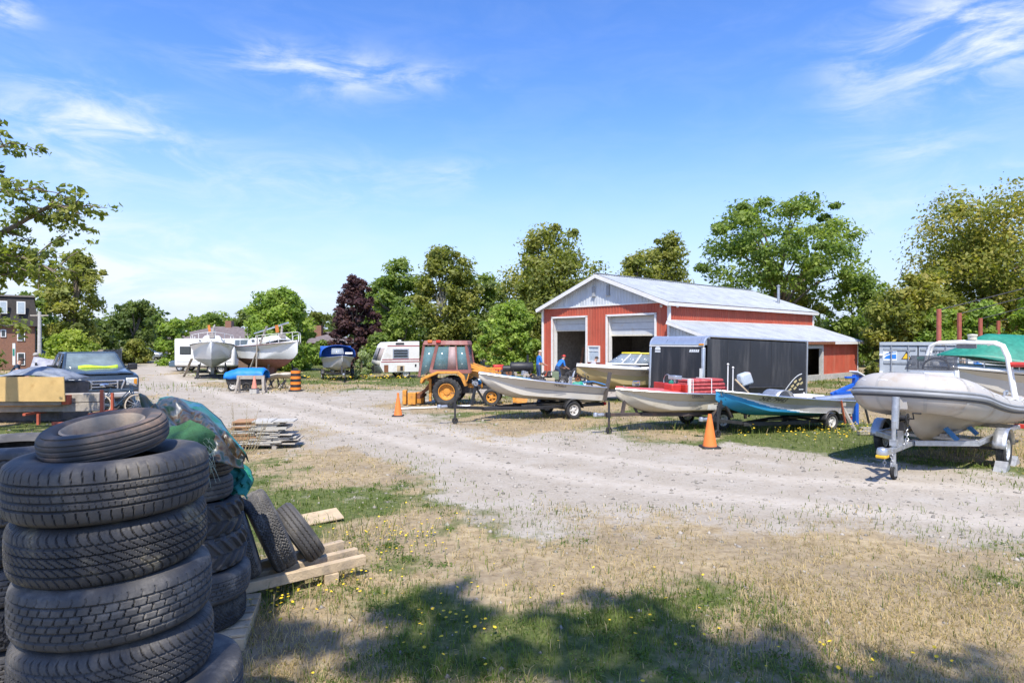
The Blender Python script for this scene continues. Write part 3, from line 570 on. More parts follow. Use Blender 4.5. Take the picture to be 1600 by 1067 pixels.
# the near stack, from the top down
sp = thing('spare_wheel', 'small trailer tyre with rusty rim on top of the near stack', 'wheel', (cx - .045, cy + .03, 1.845), rot=(R(9), R(-6), .3))
tyre(None, (0, 0, 0), (0, 0, 0), (.475), .125, .29, 'rib', 420, 30, .007, 1, M('trailer_tyre_rubber', (.075, .068, .062), .7, var=.25, dirt=(.3, .19, .12), dirtamt=.45, dscale=5), parent=sp)
m_rrim = M('rusty_rim', (.42, .33, .23), .75, var=.3, dirt=(.28, .12, .05), dirtamt=.5, bump=.2)
b = B(); b.lathe([(.158, .05), (.15, .055), (.143, .045), (.138, .01), (.134, -.03), (.12, -.036), (.06, -.03), (.045, -.015), (.04, -.04), (0.001, -.04)], 40); b.obj('rim', m_rrim, sp)
stk = 'tyres in the near stack'
spec = [(1.67, .74, .235, 'sipe', m_ty1, 0, 0, 'large ribbed tyre, second from the top of the near stack'), (1.435, .735, .235, 'wave', m_ty2, -.005, .02, 'mud-flecked tyre, third from the top of the near stack'),
        (1.20, .74, .235, 'block', m_ty3, .025, 0, 'worn blocky tyre in the middle of the near stack'), (.965, .735, .235, 'wave', m_ty1, .03, -.01, 'tyre with curved grooves, second from bottom of what shows of the near stack'),
        (.73, .83, .24, 'sipe', m_ty3, .10, .02, 'widest smooth-shouldered tyre sticking out low in the near stack'), (.49, .76, .235, 'block', m_ty1, .03, 0, 'tyre near the foot of the near stack'), (.25, .76, .235, 'wave', m_ty2, 0, 0, 'lowest tyre of the near stack, resting on its pallet')]
for k, (z, D, Wd, kind, mt, dx, dy, lab) in enumerate(spec):
    tyre(lab, (cx + dx, cy + dy, z), (R(random.uniform(-.8, .8)), R(random.uniform(-1.2, .6)), k * 1.3), D, Wd, .40, kind, 640 if k < 5 else 240, 46 if k < 5 else 24, .013, k, mt, stk, key=('front', k))
m_pallet = M('pallet_wood', (.5, .38, .24), .8, var=.25, scale=4, bump=.35, dirt=(.26, .21, .16), dirtamt=.55, dscale=5)
def pallet(label, loc, rz, w=1.2, d=1.0):
    t = thing('pallet', label, 'pallet', loc, rz)
    for k in range(6): B().box((0, -d / 2 + .07 + k * (d - .14) / 5, .115), (w, .1, .02)).obj('slat', m_pallet, t, bevel=.003)
    for k in (-1, 0, 1): B().box((k * (w / 2 - .05), 0, .052), (.09, d, .1)).obj('bearer', m_pallet, t, bevel=.004)
pallet('wooden pallet under the near tyre stack', (cx, cy, 0), .1); pallet('wooden pallet under the second tyre stack', (-2.42, 4.74, 0), .25, .8, .8); pallet('wooden pallet under the left tyre stack', (-3.3, 4.05, 0), .0)
# stack behind on the right
sg = 'tyres in the stack behind the near one'
zz = .125
for k, (D, Wd, rim, kind, mt, dx, lab) in enumerate(((.66, .215, .38, 'allterrain', m_rubber, -.02, 'knobbly tyre at the foot of the second stack'), (.66, .225, .38, 'block', m_ty3, .02, 'grey car tyre below the lugged tyres of the second stack'), (.62, .25, .3, 'lug', m_ty1, .02, 'lower of the two deep-lugged off-road tyres'),
        (.61, .25, .3, 'lug', m_ty2, 0, 'upper of the two deep-lugged off-road tyres'), (.56, .17, .33, 'zig', m_ty3, -.06, 'narrow tyre above the lugged tyres'), (.54, .15, .33, 'zig', m_ty1, -.05, 'topmost narrow tyre of the second stack under the tarpaulin'))):
    tyre(lab, (-2.36 + dx, 4.66, zz + Wd / 2), (R(random.uniform(-2, 2)), R(random.uniform(-3, 2)), k), D, Wd, rim, kind, 340, 30, .028 if kind == 'lug' else .010, k, mt, sg, key=('second', k)); zz += Wd + .002
lg = 'tyres in the left stack'; zz = .13
for k, (D, Wd, kind, mt, lab) in enumerate(((.80, .24, 'block', m_ty2, 'lowest tyre of the left stack'), (.80, .25, 'allterrain', m_rubber, 'knobbly tyre low in the left stack'), (.8, .24, 'block', m_ty1, 'fourth tyre down in the left stack'), (.80, .25, 'allterrain', m_ty2, 'third tyre down in the left stack, mostly hidden'), (.81, .26, 'allterrain', m_ty3, 'tyre with slanted lugs just under the top of the left stack'), (.86, .22, 'zig', m_ty3, 'wide truck tyre with zigzag grooves topping the left stack'))):
    tyre(lab, (-3.26 + .03 * math.sin(k * 2), 4.05, zz + Wd / 2), (R(random.uniform(-1, 1)), R(random.uniform(-1, 1)), k), D, Wd, .42, kind, 400, 30, .013, k, mt, lg, key=('left', k)); zz += Wd + .002
lt = 'tyres leaning on the timber rack'
def rackz(y): return .155
for k, (x, y, D, Wd, kind, lean, yaw, mt, lab) in enumerate(((-2.40, 5.42, .70, .21, 'allterrain', 16, 27, m_ty3, 'leftmost leaning tyre beside the second stack'), (-2.22, 5.62, .77, .22, 'allterrain', 22, 30, m_ty3, 'tall knobbly tyre in the middle of the leaning tyres'), (-2.03, 5.86, .60, .19, 'zig', 33, 32, m_ty1, 'smallest leaning tyre at the right of the rack'))):
    q = Matrix.Rotation(R(yaw), 4, 'Z') @ Matrix.Rotation(R(90 - lean), 4, 'Y'); e = q.to_euler()
    tyre(lab, (x, y, .14 + math.cos(R(lean)) * D / 2 + math.sin(R(lean)) * Wd / 2 - .01), e, D, Wd, .38, kind, 340, 30, .011, k, mt, lt, key=('lean', k))
# timber rack under the leaning tyres: three long bearers on a cross block
rk = thing('timber_rack', 'rack of three pale timber beams carrying the leaning tyres', 'rack', (0, 0, 0))
for (a, c) in (((-2.55, 5.02), (-1.42, 5.92)), ((-2.45, 5.33), (-1.55, 6.12)), ((-2.4, 5.7), (-1.75, 6.35))):
    B().beam((a[0], a[1], .155), (c[0], c[1], .155), .075, .09).obj('beam', m_pallet, rk, bevel=.006)
B().beam((-1.66, 5.66, .055), (-1.86, 6.1, .055), .13, .105).obj('cross_block', m_pallet, rk, bevel=.006); B().beam((-2.45, 5.0, .055), (-2.65, 5.45, .055), .13, .105).obj('cross_block', m_pallet, rk, bevel=.006)
b = B(); b.box((0, 0, .03), (.5, .42, .018), rot=(R(3), R(-4), 0)); o = b.obj('plywood_scrap', m_wood, None, (-2.42, 7.75, .01), (0, 0, .5), bevel=.003); tag(o, 'scrap of plywood lying in the grass behind the leaning tyres', 'board')
# ------------------------------------------------------------------ tarpaulin heap
def drape(fn, nu, nv, name, mat, label, cat, solid=.006):
    b = B(); b.grid(fn, nu, nv); o = b.obj(name, mat, None, solid=solid, recalc=False); tag(o, label, cat); return o
m_camo = bpy.data.materials.new('printed_tarp'); m_camo.use_nodes = True; t = m_camo.node_tree; n = t.nodes; l = t.links; bs = n['Principled BSDF']; bs.inputs['Roughness'].default_value = .38
at = n.new('ShaderNodeTexCoord'); v1 = n.new('ShaderNodeTexNoise'); v1.inputs['Scale'].default_value = 7; v1.inputs['Detail'].default_value = 5; v1.inputs['Distortion'].default_value = 1.2; l.new(at.outputs['Object'], v1.inputs['Vector'])
cr = n.new('ShaderNodeValToRGB'); e = cr.color_ramp.elements
for k, (p_, c) in enumerate(((.32, (.006, .012, .008)), (.43, (.06, .035, .02)), (.47, (.09, .08, .05)), (.51, (.04, .06, .10)), (.55, (.14, .1, .075)), (.61, (.008, .03, .016)))):
    if k > 1: e.new(.5)
    e[k].position = p_; e[k].color = (*c, 1)
l.new(v1.outputs['Fac'], cr.inputs[0]); l.new(cr.outputs[0], bs.inputs['Base Color'])
m_band = M('tarp_border', (.025, .14, .1), .35, var=.4, scale=9, dirt=(.04, .13, .35), dirtamt=.55, dscale=11)
m_edge = M('tarp_edge', (.012, .03, .026), .5)
# outline of the tarp's upper edge and lower edge, draped over the heap behind the stacks
top = [Vector(q) for q in (P(230, 652, 4.75), P(240, 634, 4.85), P(252, 621, 5.0), P(285, 623, 5.05), P(315, 632, 5.0), P(345, 655, 4.9), P(366, 688, 4.75), P(389, 722, 4.6))]
bot = [Vector(q) for q in (P(236, 664, 4.35), P(245, 676, 4.3), P(262, 690, 4.25), P(285, 705, 4.2), P(310, 716, 4.2), P(335, 722, 4.2), P(360, 727, 4.3), P(381, 732, 4.5))]
def lerpl(a, f):
    f *= len(a) - 1; i = min(int(f), len(a) - 2); return a[i].lerp(a[i + 1], f - i)
def tarp(u, v):
    a, c = lerpl(top, u), lerpl(bot, u); p = a.lerp(c, v); k = math.sin(math.pi * v)
    p += Vector((0, -.10, .13)) * k * (1 - .5 * u) + Vector((.02, -.05, .06)) * mnoise.noise(Vector((u * 6, v * 3.2, 0))) * (k + .15) * 1.8 + Vector((0, -.02, .02)) * mnoise.noise(Vector((u * 25, v * 14, 3))) * k
    return p
b = B(); b.grid(tarp, 64, 30)
b.mi = [2 if (j < 1) else 1 if (j < 7) else 0 for i in range(63) for j in range(29)]
o = b.obj('tarpaulin', [m_camo, m_band, m_edge], None, solid=.005, recalc=False); tag(o, 'printed tarpaulin with green and blue border draped over the heap behind the tyres', 'tarpaulin')
b = B(); b.lathe([(.012, 0), (.016, .004), (.006, .004), (.005, 0)], 14, axis='Y'); b.obj('eyelet', m_alu, o, tarp(.95, .12) + Vector((0, -.012, 0)), (R(-30), 0, 0))
m_mesh = M('green_sack', (.035, .12, .045), .8, var=.35, scale=14, bump=.6, bscale=120, dirt=(.16, .26, .16), dirtamt=.3)
b = B(); c0 = P(296, 690, 4.0)
def sack(u, v):
    a = 6.283 * u; r = (.14 + .03 * mnoise.noise(Vector((math.cos(a) * 2, math.sin(a) * 2, v * 3)))) * math.sin(math.pi * min(1, .08 + .92 * v)) ** .6
    return c0 + Vector((r * 1.15 * math.cos(a), r * math.sin(a), -.09 + .2 * v + .03 * math.cos(a * 2 + 1) + .02 * mnoise.noise(Vector((a, v * 6, 1)))))
b.grid(sack, 30, 14, True); o = b.obj('green_sack', m_mesh); tag(o, 'crumpled green mesh sack lying on top of the tyres', 'sack')
b = B()
for k in range(70):   # frayed strands hanging from the sack over the tyre edge
    q = c0 + Vector((random.uniform(-.02, .15), random.uniform(-.12, .02), random.uniform(-.1, .03))); e_ = q + Vector((random.uniform(-.02, .1), random.uniform(-.05, .03), random.uniform(-.2, .02))); b.tube([q, (q + e_) / 2 + Vector((random.uniform(-.03, .03), 0, random.uniform(0, .05))), e_], .0011, 3, False)
b.obj('frayed_strands', M('strand', (.4, .46, .34), .8), o, (0, 0, 0), recalc=False)
m_gtarp = M('green_tarp', (.018, .2, .135), .5, var=.25, scale=9)
drape(lambda u, v: P(352 + 34 * u + 8 * math.sin(v * 5), 728 + 48 * v + 6 * math.sin(u * 7), 5.0 - .25 * v) + Vector((0, .05 * mnoise.noise(Vector((u * 6, v * 6, 0))), 0)) + Vector((.06 * v * (u - .3), 0, 0)), 16, 16, 'green_sheet', m_gtarp, 'torn bright green plastic sheet hanging under the tarpaulin', 'sheet')
# rubbish heap core that the tarpaulin lies on
b = B(); b.grid(lambda u, v: Vector((-2.55, 4.95, 0)) + Vector((math.cos(6.283 * u) * (.36 - .14 * v), math.sin(6.283 * u) * (.32 - .12 * v), 1.45 * v)) * (1 + .08 * mnoise.noise(Vector((u * 8, v * 6, 0)))), 28, 12, True)
o = b.obj('rubbish_heap', M('rubbish', (.1, .09, .08), .8, var=.5)); tag(o, 'dark heap of rubbish under the printed tarpaulin', 'heap')
# ------------------------------------------------------------------ stack of old boards by the drive
t = thing('board_stack', 'stack of weathered white boards beside the gravel drive', 'stack', (-5.32, 13.0, 0), .12)
m_wb = [M('old_white_board', (.47, .45, .4), .8, var=.2, dirt=(.22, .19, .15), dirtamt=.5, dscale=6), M('grey_board', (.42, .38, .32), .85, var=.2), M('brown_board', (.36, .2, .1), .85, var=.25)]
z = .08; random.seed(3)
for k in range(21):
    x = -.5
    while x < .32:
        wd = random.uniform(.3, .55); th = .022; mt = m_wb[2] if (x < -.3 and random.random() < .6) else m_wb[0] if random.random() < .75 else m_wb[1]
        B().box((x + wd / 2 + random.uniform(-.02, .02), random.uniform(-.05, .03), z + th / 2), (wd - .012, .55, th), rot=(R(random.uniform(-1, 1)), R(random.uniform(-1.5, 1.5)), R(random.uniform(-4, 4)))).obj('board', mt, t); x += wd
    z += .0245
for x in (-.35, .35): B().box((x, 0, .04), (.09, .6, .075)).obj('bearer', m_greywood, t)
b = B()
for k in range(16):
    q = P(352 + k * 3, 672, 12.2); q.z = 0; e_ = q + Vector((random.uniform(-.1, .35), random.uniform(-.1, .2), random.uniform(.45, 1.05))); b.tube([q, (q + e_) / 2 + Vector((.05, 0, .05)), e_], [.008, .006, .002], 4)
    for j in range(5):
        f = random.uniform(.3, 1); r_ = q.lerp(e_, f); b.tube([r_, r_ + Vector((random.uniform(-.1, .12), random.uniform(-.08, .08), random.uniform(.02, .12)))], [.004, .001], 3)
o = b.obj('dry_weed', M('dry_weed', (.3, .24, .13), .9, var=.3)); tag(o, 'dry branching weed in front of the white board stack', 'weed')
# ------------------------------------------------------------------ barn
m_redw = M('red_siding', (.43, .082, .042), .6, var=.14, scale=1.6, dirt=(.44, .13, .075), dirtamt=.5, dscale=2.2, streak=True)
m_greyw = M('grey_siding', (.56, .59, .61), .5, var=.1, scale=1.4, dirt=(.4, .42, .43), dirtamt=.5, dscale=2, streak=True)
m_roof = M('roof_steel', (.36, .385, .405), .5, metal=.1, var=.14, scale=1.2, dirt=(.26, .275, .28), dirtamt=.5, dscale=1.4)
m_conc = M('concrete', (.42, .4, .36), .9, var=.2, bump=.3)
m_int = M('barn_inside', (.3, .27, .23), .9, var=.3)
BO = Vector((7.88, 30.77, 0)); BW, BL, EV, RG = 9.06, 16.64, 4.24, 5.92     # near corner, width, length, eave and ridge heights
# local frame: x runs to the right along the front from the left corner, y runs back along the side
FD = Vector((.658, -.753, 0)).normalized(); ang = math.atan2(FD.y, FD.x); BL0 = BO - FD * BW
barn = thing('barn', 'large red steel barn with grey gable, metal roof and two open bays', 'barn', BL0, ang)
def ribbed(b, x0, x1, z0, z1, y, axis='x', step=.2, rise=.022, out=-1, ztop=None):
    """sheet metal with raised ribs; axis x: the sheet faces -y, axis y: the sheet faces +x"""
    n = max(1, round((x1 - x0) / step)); st = (x1 - x0) / n; pr = []
    for k in range(n): pr += [(x0 + k * st, 0), (x0 + k * st + st * .62, 0), (x0 + k * st + st * .70, rise), (x0 + k * st + st * .86, rise), (x0 + k * st + st * .94, 0)]
    pr.append((x1, 0)); vs = []; fs = []
    for (a, h) in pr:
        zt = ztop(a) if ztop else z1
        vs += [(a, y + out * h, z0), (a, y + out * h, zt)] if axis == 'x' else [(y + out * h, a, z0), (y + out * h, a, zt)]
    for k in range(len(pr) - 1): fs.append((2 * k, 2 * k + 2, 2 * k + 3, 2 * k + 1))
    b.add(vs, fs)
D1 = (.86, 3.50, 3.62); D2 = (5.10, 8.20, 3.62)       # door openings: x0, x1, top
b = B()
for (x0, x1, z0, z1) in ((0, D1[0], .15, EV), (D1[0], D1[1], D1[2], EV), (D1[1], D2[0], .15, EV), (D2[0], D2[1], D2[2], EV), (D2[1], BW, .15, EV)): ribbed(b, x0, x1, z0, z1, 0)
b.obj('front_wall', m_redw, barn, smooth=False, recalc=False)
b = B(); ribbed(b, 0, BW, EV, RG, -.03, ztop=lambda a: EV + .02 + (RG - EV - .05) * (1 - abs(a - BW / 2) / (BW / 2))); b.obj('gable', m_greyw, barn, smooth=False, recalc=False)
b = B(); ribbed(b, 0, BL, .15, EV, BW, 'y', out=1); b.obj('side_wall', m_redw, barn, smooth=False, recalc=False)
b = B(); ribbed(b, 0, BL, .15, EV, 0, 'y', out=-1); b.obj('side_wall', m_redw, barn, smooth=False, recalc=False)
b = B(); ribbed(b, 0, BW, .15, EV, BL, out=1); b.obj('rear_wall', m_redw, barn, smooth=False, recalc=False)
b = B(); ribbed(b, 0, BW, EV, RG, BL + .02, out=1, ztop=lambda a: EV + .02 + (RG - EV - .05) * (1 - abs(a - BW / 2) / (BW / 2))); b.obj('gable', m_greyw, barn, smooth=False, recalc=False)
# lining so that the inside is dark
b = B()
b.quad((.08, .09, .03), (BW - .08, .09, .03), (BW - .08, BL - .08, .03), (.08, BL - .08, .03)); b.obj('floor', m_conc, barn, smooth=False)
b = B(); b.box((.1, BL / 2, EV / 2), (.04, BL - .3, EV - .1)); b.box((BW - .1, BL / 2, EV / 2), (.04, BL - .3, EV - .1)); b.box((BW / 2, 8.5, EV / 2), (BW - .3, .06, EV - .1)); b.box((BW / 2, BL / 2, EV - .03), (BW - .3, BL - .3, .03))
for (x0, x1, z0, z1) in ((.1, D1[0] - .1, .1, EV - .1), (D1[1] + .1, D2[0] - .1, .1, EV - .1), (D2[1] + .1, BW - .1, .1, EV - .1)): b.box(((x0 + x1) / 2, .12, (z0 + z1) / 2), (x1 - x0, .03, z1 - z0))
b.obj('lining', m_int, barn, smooth=False)
# roof
OV, OS = .42, .22; sl_ = (RG - EV) / (BW / 2)
for sgn in (-1, 1):
    b = B(); n = round((BL + 2 * OV) / .23); st = (BL + 2 * OV) / n; vs = []; fs = []; pr = []
    for k in range(n): pr += [(-OV + k * st, 0), (-OV + k * st + st * .72, 0), (-OV + k * st + st * .8, .022), (-OV + k * st + st * .9, .022), (-OV + k * st + st * .98, 0)]
    pr.append((BL + OV, 0))
    for (yy, h) in pr:
        vs += [(BW / 2, yy, RG + .07 + h), (BW / 2 + sgn * (BW / 2 + OS), yy, RG + .07 + h - sl_ * (BW / 2 + OS))]
    for k in range(len(pr) - 1): fs.append((2 * k, 2 * k + 2, 2 * k + 3, 2 * k + 1))
    b.add(vs, fs); b.obj('roof', m_roof, barn, smooth=False, recalc=False, solid=.012)
    for yy in (-OV, BL + OV):     # rake boards
        b = B(); e0 = (BW / 2, yy, RG - .06); e1 = (BW / 2 + sgn * (BW / 2 + OS), yy, RG - .06 - sl_ * (BW / 2 + OS)); b.beam(e0, e1, .03, .2, up=(0, 0, 1)); b.obj('rake_board', m_trim, barn, smooth=False)
    B().box((BW / 2 + sgn * (BW / 2 + OS), BL / 2, RG - .05 - sl_ * (BW / 2 + OS)), (.03, BL + 2 * OV - .04, .17)).obj('fascia', m_trim, barn, smooth=False)
B().beam((BW / 2, -OV, RG + .09), (BW / 2, BL + OV, RG + .09), .3, .03).obj('ridge_cap', m_roof, barn)
B().box((BW / 2, -.045, EV), (BW, .03, .07)).obj('belt_board', m_trim, barn, smooth=False)
for x, y in ((0, -.02), (BW, -.02), (BW + .01, BL)): B().box((x, y, EV / 2 + .05), (.13, .13, EV - .1)).obj('corner_trim', m_trim, barn, smooth=False)
for (x, z) in ((BW / 2 - .42, EV + .82), (BW / 2 + .62, EV + .82)):
    v_ = B().box((x, -.075, z), (.2, .05, .52)).obj('vent', M('vent_grey', (.32, .33, .34), .7), barn, smooth=False); B().box((x, -.10, z - .28), (.3, .1, .04)).obj('sill', M('vent_grey', (.32, .33, .34), .7), v_, smooth=False)
m_dpan = M('door_panel', (.55, .56, .55), .5, var=.08, dirt=(.5, .42, .3), dirtamt=.25)
for (x0, x1, zt), zb in ((D1, 2.86), (D2, 2.55)):
    for x in (x0 - .06, x1 + .06): B().box((x, -.02, zt / 2 + .03), (.10, .12, zt + .06)).obj('door_frame', m_trim, barn, smooth=False)
    B().box(((x0 + x1) / 2, -.02, zt + .05), (x1 - x0 + .22, .12, .10)).obj('door_frame', m_trim, barn, smooth=False)
    z = zt
    while z > zb + .05:
        h = min(.36, z - zb); B().box(((x0 + x1) / 2, .30, z - h / 2), (x1 - x0 + .1, .04, h - .012)).obj('door_panel', m_dpan, barn, bevel=.008); z -= h
    B().box(((x0 + x1) / 2, .29, zb + .03), (x1 - x0 + .1, .06, .07)).obj('door_rail', M('door_rail', (.6, .55, .42), .6), barn)
    for x in (x0 + .01, x1 - .01): B().box((x, .19, zt / 2), (.02, .26, zt)).obj('door_jamb', m_trim, barn, smooth=False)
wn_ = B(); wx = 4.12
for (cx_, cz, sx_, sz_) in ((wx, 1.98, .86, .07), (wx, 1.12, .86, .07), (wx - .4, 1.55, .07, .86), (wx + .4, 1.55, .07, .86)): wn_.box((cx_, -.05, cz), (sx_, .07, sz_))
wo = wn_.obj('window', m_trim, barn, smooth=False); B().box((wx, -.03, 1.55), (.74, .02, .8)).obj('pane', M('pale_pane', (.42, .48, .52), .15, var=.15), wo, smooth=False); B().box((wx, -.05, 1.72), (.74, .03, .03)).obj('sash_bar', m_trim, wo, smooth=False)
b = B(); b.tube([(BW - 1.35, BL - 2.1, RG - 1.2), (BW - 1.35, BL - 2.1, RG + .02)], .09, 12); b.lathe([(.13, .02), (.14, .06), (.02, .14)], 12, (BW - 1.35, BL - 2.1, RG + .0)); b.obj('stove_pipe', m_galv, barn)
for (x, y) in ((BW - .4, -.12), (BW + .14, .5)):
    b = B(); b.lathe([(.03, 0), (.06, .06), (.065, .12), (.0, .12)], 10, axis='Y', c=(x, y - .1, EV - .22)); b.box((x, y, EV - .17), (.1, .1, .05)); b.obj('flood_lamp', m_white, barn)
# lean-to on the right side
LW = 2.80; LT, LE = 3.28, 2.30; ly0 = 0.0
b = B(); ribbed(b, 0, BL - 5.94 - 2.0, .32, LE - .1, BW + LW, 'y', out=1); ribbed(b, BL - 5.55, BL, .32, LE - .1, BW + LW, 'y', out=1); ribbed(b, BL - 7.94, BL - 5.55, 1.86, LE - .1, BW + LW, 'y', out=1); b.obj('lean_to_wall', m_redw, barn, smooth=False, recalc=False)
b = B(); ribbed(b, BW, BW + LW, .1, LE, -.01, ztop=lambda a: LT - .12 - (LT - LE) * (a - BW) / LW); b.obj('lean_to_end', m_greyw, barn, smooth=False, recalc=False)
b = B(); ribbed(b, BW, BW + LW, .1, LE, BL + .01, out=1, ztop=lambda a: LT - .12 - (LT - LE) * (a - BW) / LW); b.obj('lean_to_end', m_redw, barn, smooth=False, recalc=False)
b = B(); n = 76; st = (BL + .6) / n; vs = []; fs = []; pr = []
for k in range(n): pr += [(-.3 + k * st, 0), (-.3 + k * st + st * .72, 0), (-.3 + k * st + st * .8, .022), (-.3 + k * st + st * .9, .022), (-.3 + k * st + st * .98, 0)]
pr.append((BL + .3, 0))
for (yy, h) in pr: vs += [(BW + .02, yy, LT + h), (BW + LW + .3, yy, LE - .06 + h)]
for k in range(len(pr) - 1): fs.append((2 * k, 2 * k + 2, 2 * k + 3, 2 * k + 1))
b.add(vs, fs); b.obj('lean_to_roof', m_roof, barn, smooth=False, recalc=False, solid=.012)
for yy in (-.3, BL + .3): B().beam((BW + .02, yy, LT - .09), (BW + LW + .3, yy, LE - .15), .03, .15).obj('rake_board', m_trim, barn, smooth=False)
B().box((BW + LW + .31, BL / 2 - 2.2, LE - .14), (.03, BL - 4, .15)).obj('fascia', m_rust, barn, smooth=False); B().box((BW + LW + .312, BL - 2.0, LE - .14), (.03, 4.6, .15)).obj('fascia', m_trim, barn, smooth=False)
B().box((BW + .03, BL / 2, LT + .03), (.06, BL, .05)).obj('flashing', m_trim, barn, smooth=False)
B().box((BW + LW + .01, BL + .0, LE / 2 + .1), (.1, .1, LE - .3)).obj('corner_trim', m_trim, barn, smooth=False)
B().box((BW + LW - .02, BL / 2 + BL * 0, .16), (.2, BL, .32)).obj('foundation', m_conc, barn, smooth=False)
dx = BW + LW + .03; y0_, y1_ = BL - 7.94, BL - 5.55
m_dfr = M('old_door_frame', (.46, .45, .42), .8, var=.2, dirt=(.3, .27, .22), dirtamt=.3)
for yy in (y0_, y1_): B().box((dx, yy, .93), (.18, .2, 1.86)).obj('door_frame', m_dfr, barn, smooth=False)
B().box((dx, (y0_ + y1_) / 2, 1.95), (.18, y1_ - y0_ + .2, .2)).obj('door_frame', m_dfr, barn, smooth=False)
B().box((BW + 1.2, BL / 2, 1.1), (.05, BL - .4, 2.2)).obj('lean_to_lining', m_int, barn, smooth=False)
# things inside the left bay
def inbarn(x, y, z): return BL0 + FD * x + Vector((FD.y * -1, FD.x, 0)) * y + Vector((0, 0, z))
bd = 'boards leaning inside the left barn bay'
for k, (x, z, tilt, mt, lab) in enumerate(((2.35, 2.3, .4, m_wood, 'brown plank leaning inside the left barn bay'), (2.7, 2.1, .5, m_greywood, 'grey plank leaning beside the brown plank in the barn'), (3.0, 1.9, .55, m_alu, 'bright metal rail leaning inside the left barn bay'), (2.05, 1.9, .25, m_rust, 'rusty bar leaning inside the left barn bay'))):
    o = B().beam(inbarn(x + tilt, .7, 0.03), inbarn(x - tilt * .5, 1.5, z), .14, .04).obj('plank', mt, None); tag(o, lab, 'plank', bd)
o = B(); o.tube([inbarn(1.9, 3, .03), inbarn(1.9, 3, 2.75)], .05, 8); o.tube([inbarn(1.5, 3, 2.05), inbarn(2.3, 3, 2.05)], .05, 6); o.lathe([(.3, 0), (.3, .04), (.05, .06)], 12, inbarn(1.9, 3, .02)); o = o.obj('hoist_stand', m_dkmetal); tag(o, 'dark cross-shaped hoist stand inside the left barn bay', 'hoist')
t = thing('workbench', 'cluttered workbench along the back of the left barn bay', 'workbench', inbarn(2.2, 5, 0), ang)
B().box((0, 0, .85), (2.4, .6, .06)).obj('top', m_wood, t)
for x in (-1.1, 1.1): B().box((x, 0, .41), (.08, .5, .82)).obj('leg', m_wood, t)
for k in range(7): B().box((-1 + k * .33, 0, .89 + .13), (random.uniform(.15, .28), .25, random.uniform(.15, .26))).obj('bin', random.choice([m_red, m_galv, m_dkmetal, m_white]), t)
# ------------------------------------------------------------------ apartment building at the left
m_brick = bpy.data.materials.new('brick'); m_brick.use_nodes = True; t_ = m_brick.node_tree; bs = t_.nodes['Principled BSDF']; bt = t_.nodes.new('ShaderNodeTexBrick'); bt.inputs['Scale'].default_value = 4; bt.inputs['Color1'].default_value = (.26, .115, .065, 1); bt.inputs['Color2'].default_value = (.2, .09, .055, 1); bt.inputs['Mortar'].default_value = (.3, .22, .17, 1); bt.inputs['Mortar Size'].default_value = .012
tcx = t_.nodes.new('ShaderNodeTexCoord'); mpx = t_.nodes.new('ShaderNodeMapping'); mpx.inputs['Rotation'].default_value = (R(90), 0, 0); t_.links.new(tcx.outputs['Object'], mpx.inputs[0]); t_.links.new(mpx.outputs[0], bt.inputs['Vector']); t_.links.new(bt.outputs['Color'], bs.inputs['Base Color']); bs.inputs['Roughness'].default_value = .85
m_mans = M('mansard_shingle', (.045, .038, .034), .85, var=.3, scale=5)
ab = thing('apartment_building', 'brick apartment building with dark mansard upper storey at the left edge', 'building', P(55, 560, 50).xy.to_3d(), R(38))
B().box((-9, 4, 1.75), (18, 8, 3.5)).obj('brick_wall', m_brick, ab, smooth=False)
b = B(); b.box((-9, 4, 4.65), (18.6, 8.6, 2.35), taper=(.955, .9)); b.obj('mansard', m_mans, ab, smooth=False); B().box((-9, 4, 5.9), (18, 8, .12)).obj('roof_edge', M('roof_edge', (.2, .17, .15), .8), ab, smooth=False)
for (x, z, wd, h, yy) in ((-.9, 4.95, .55, 1.0, -.32), (-2.0, 4.95, .5, 1.0, -.32), (-3.1, 4.95, .55, 1.05, -.32), (-.9, 2.75, .5, .9, -.02), (-2.0, 2.9, .35, .6, -.02), (-3.1, 2.75, .55, .9, -.02), (-.9, .85, .5, 1.0, -.02), (-3.0, .85, .7, 1.0, -.02), (-5.5, 2.75, .8, 1, -.02), (-5.5, 4.95, .7, 1, -.32)):
    w_ = B().box((x, yy, z), (wd, .08, h)).obj('window', m_white, ab, smooth=False); B().box((x, yy - .03, z), (wd - .14, .05, h - .14)).obj('pane', M('pale_pane', (.42, .48, .52), .15, var=.15) if yy < -.1 else m_glass, w_, smooth=False)
B().tube([(.02, -.06, 0), (.02, -.06, 3.5)], .05, 6).obj('downpipe', m_black, ab)
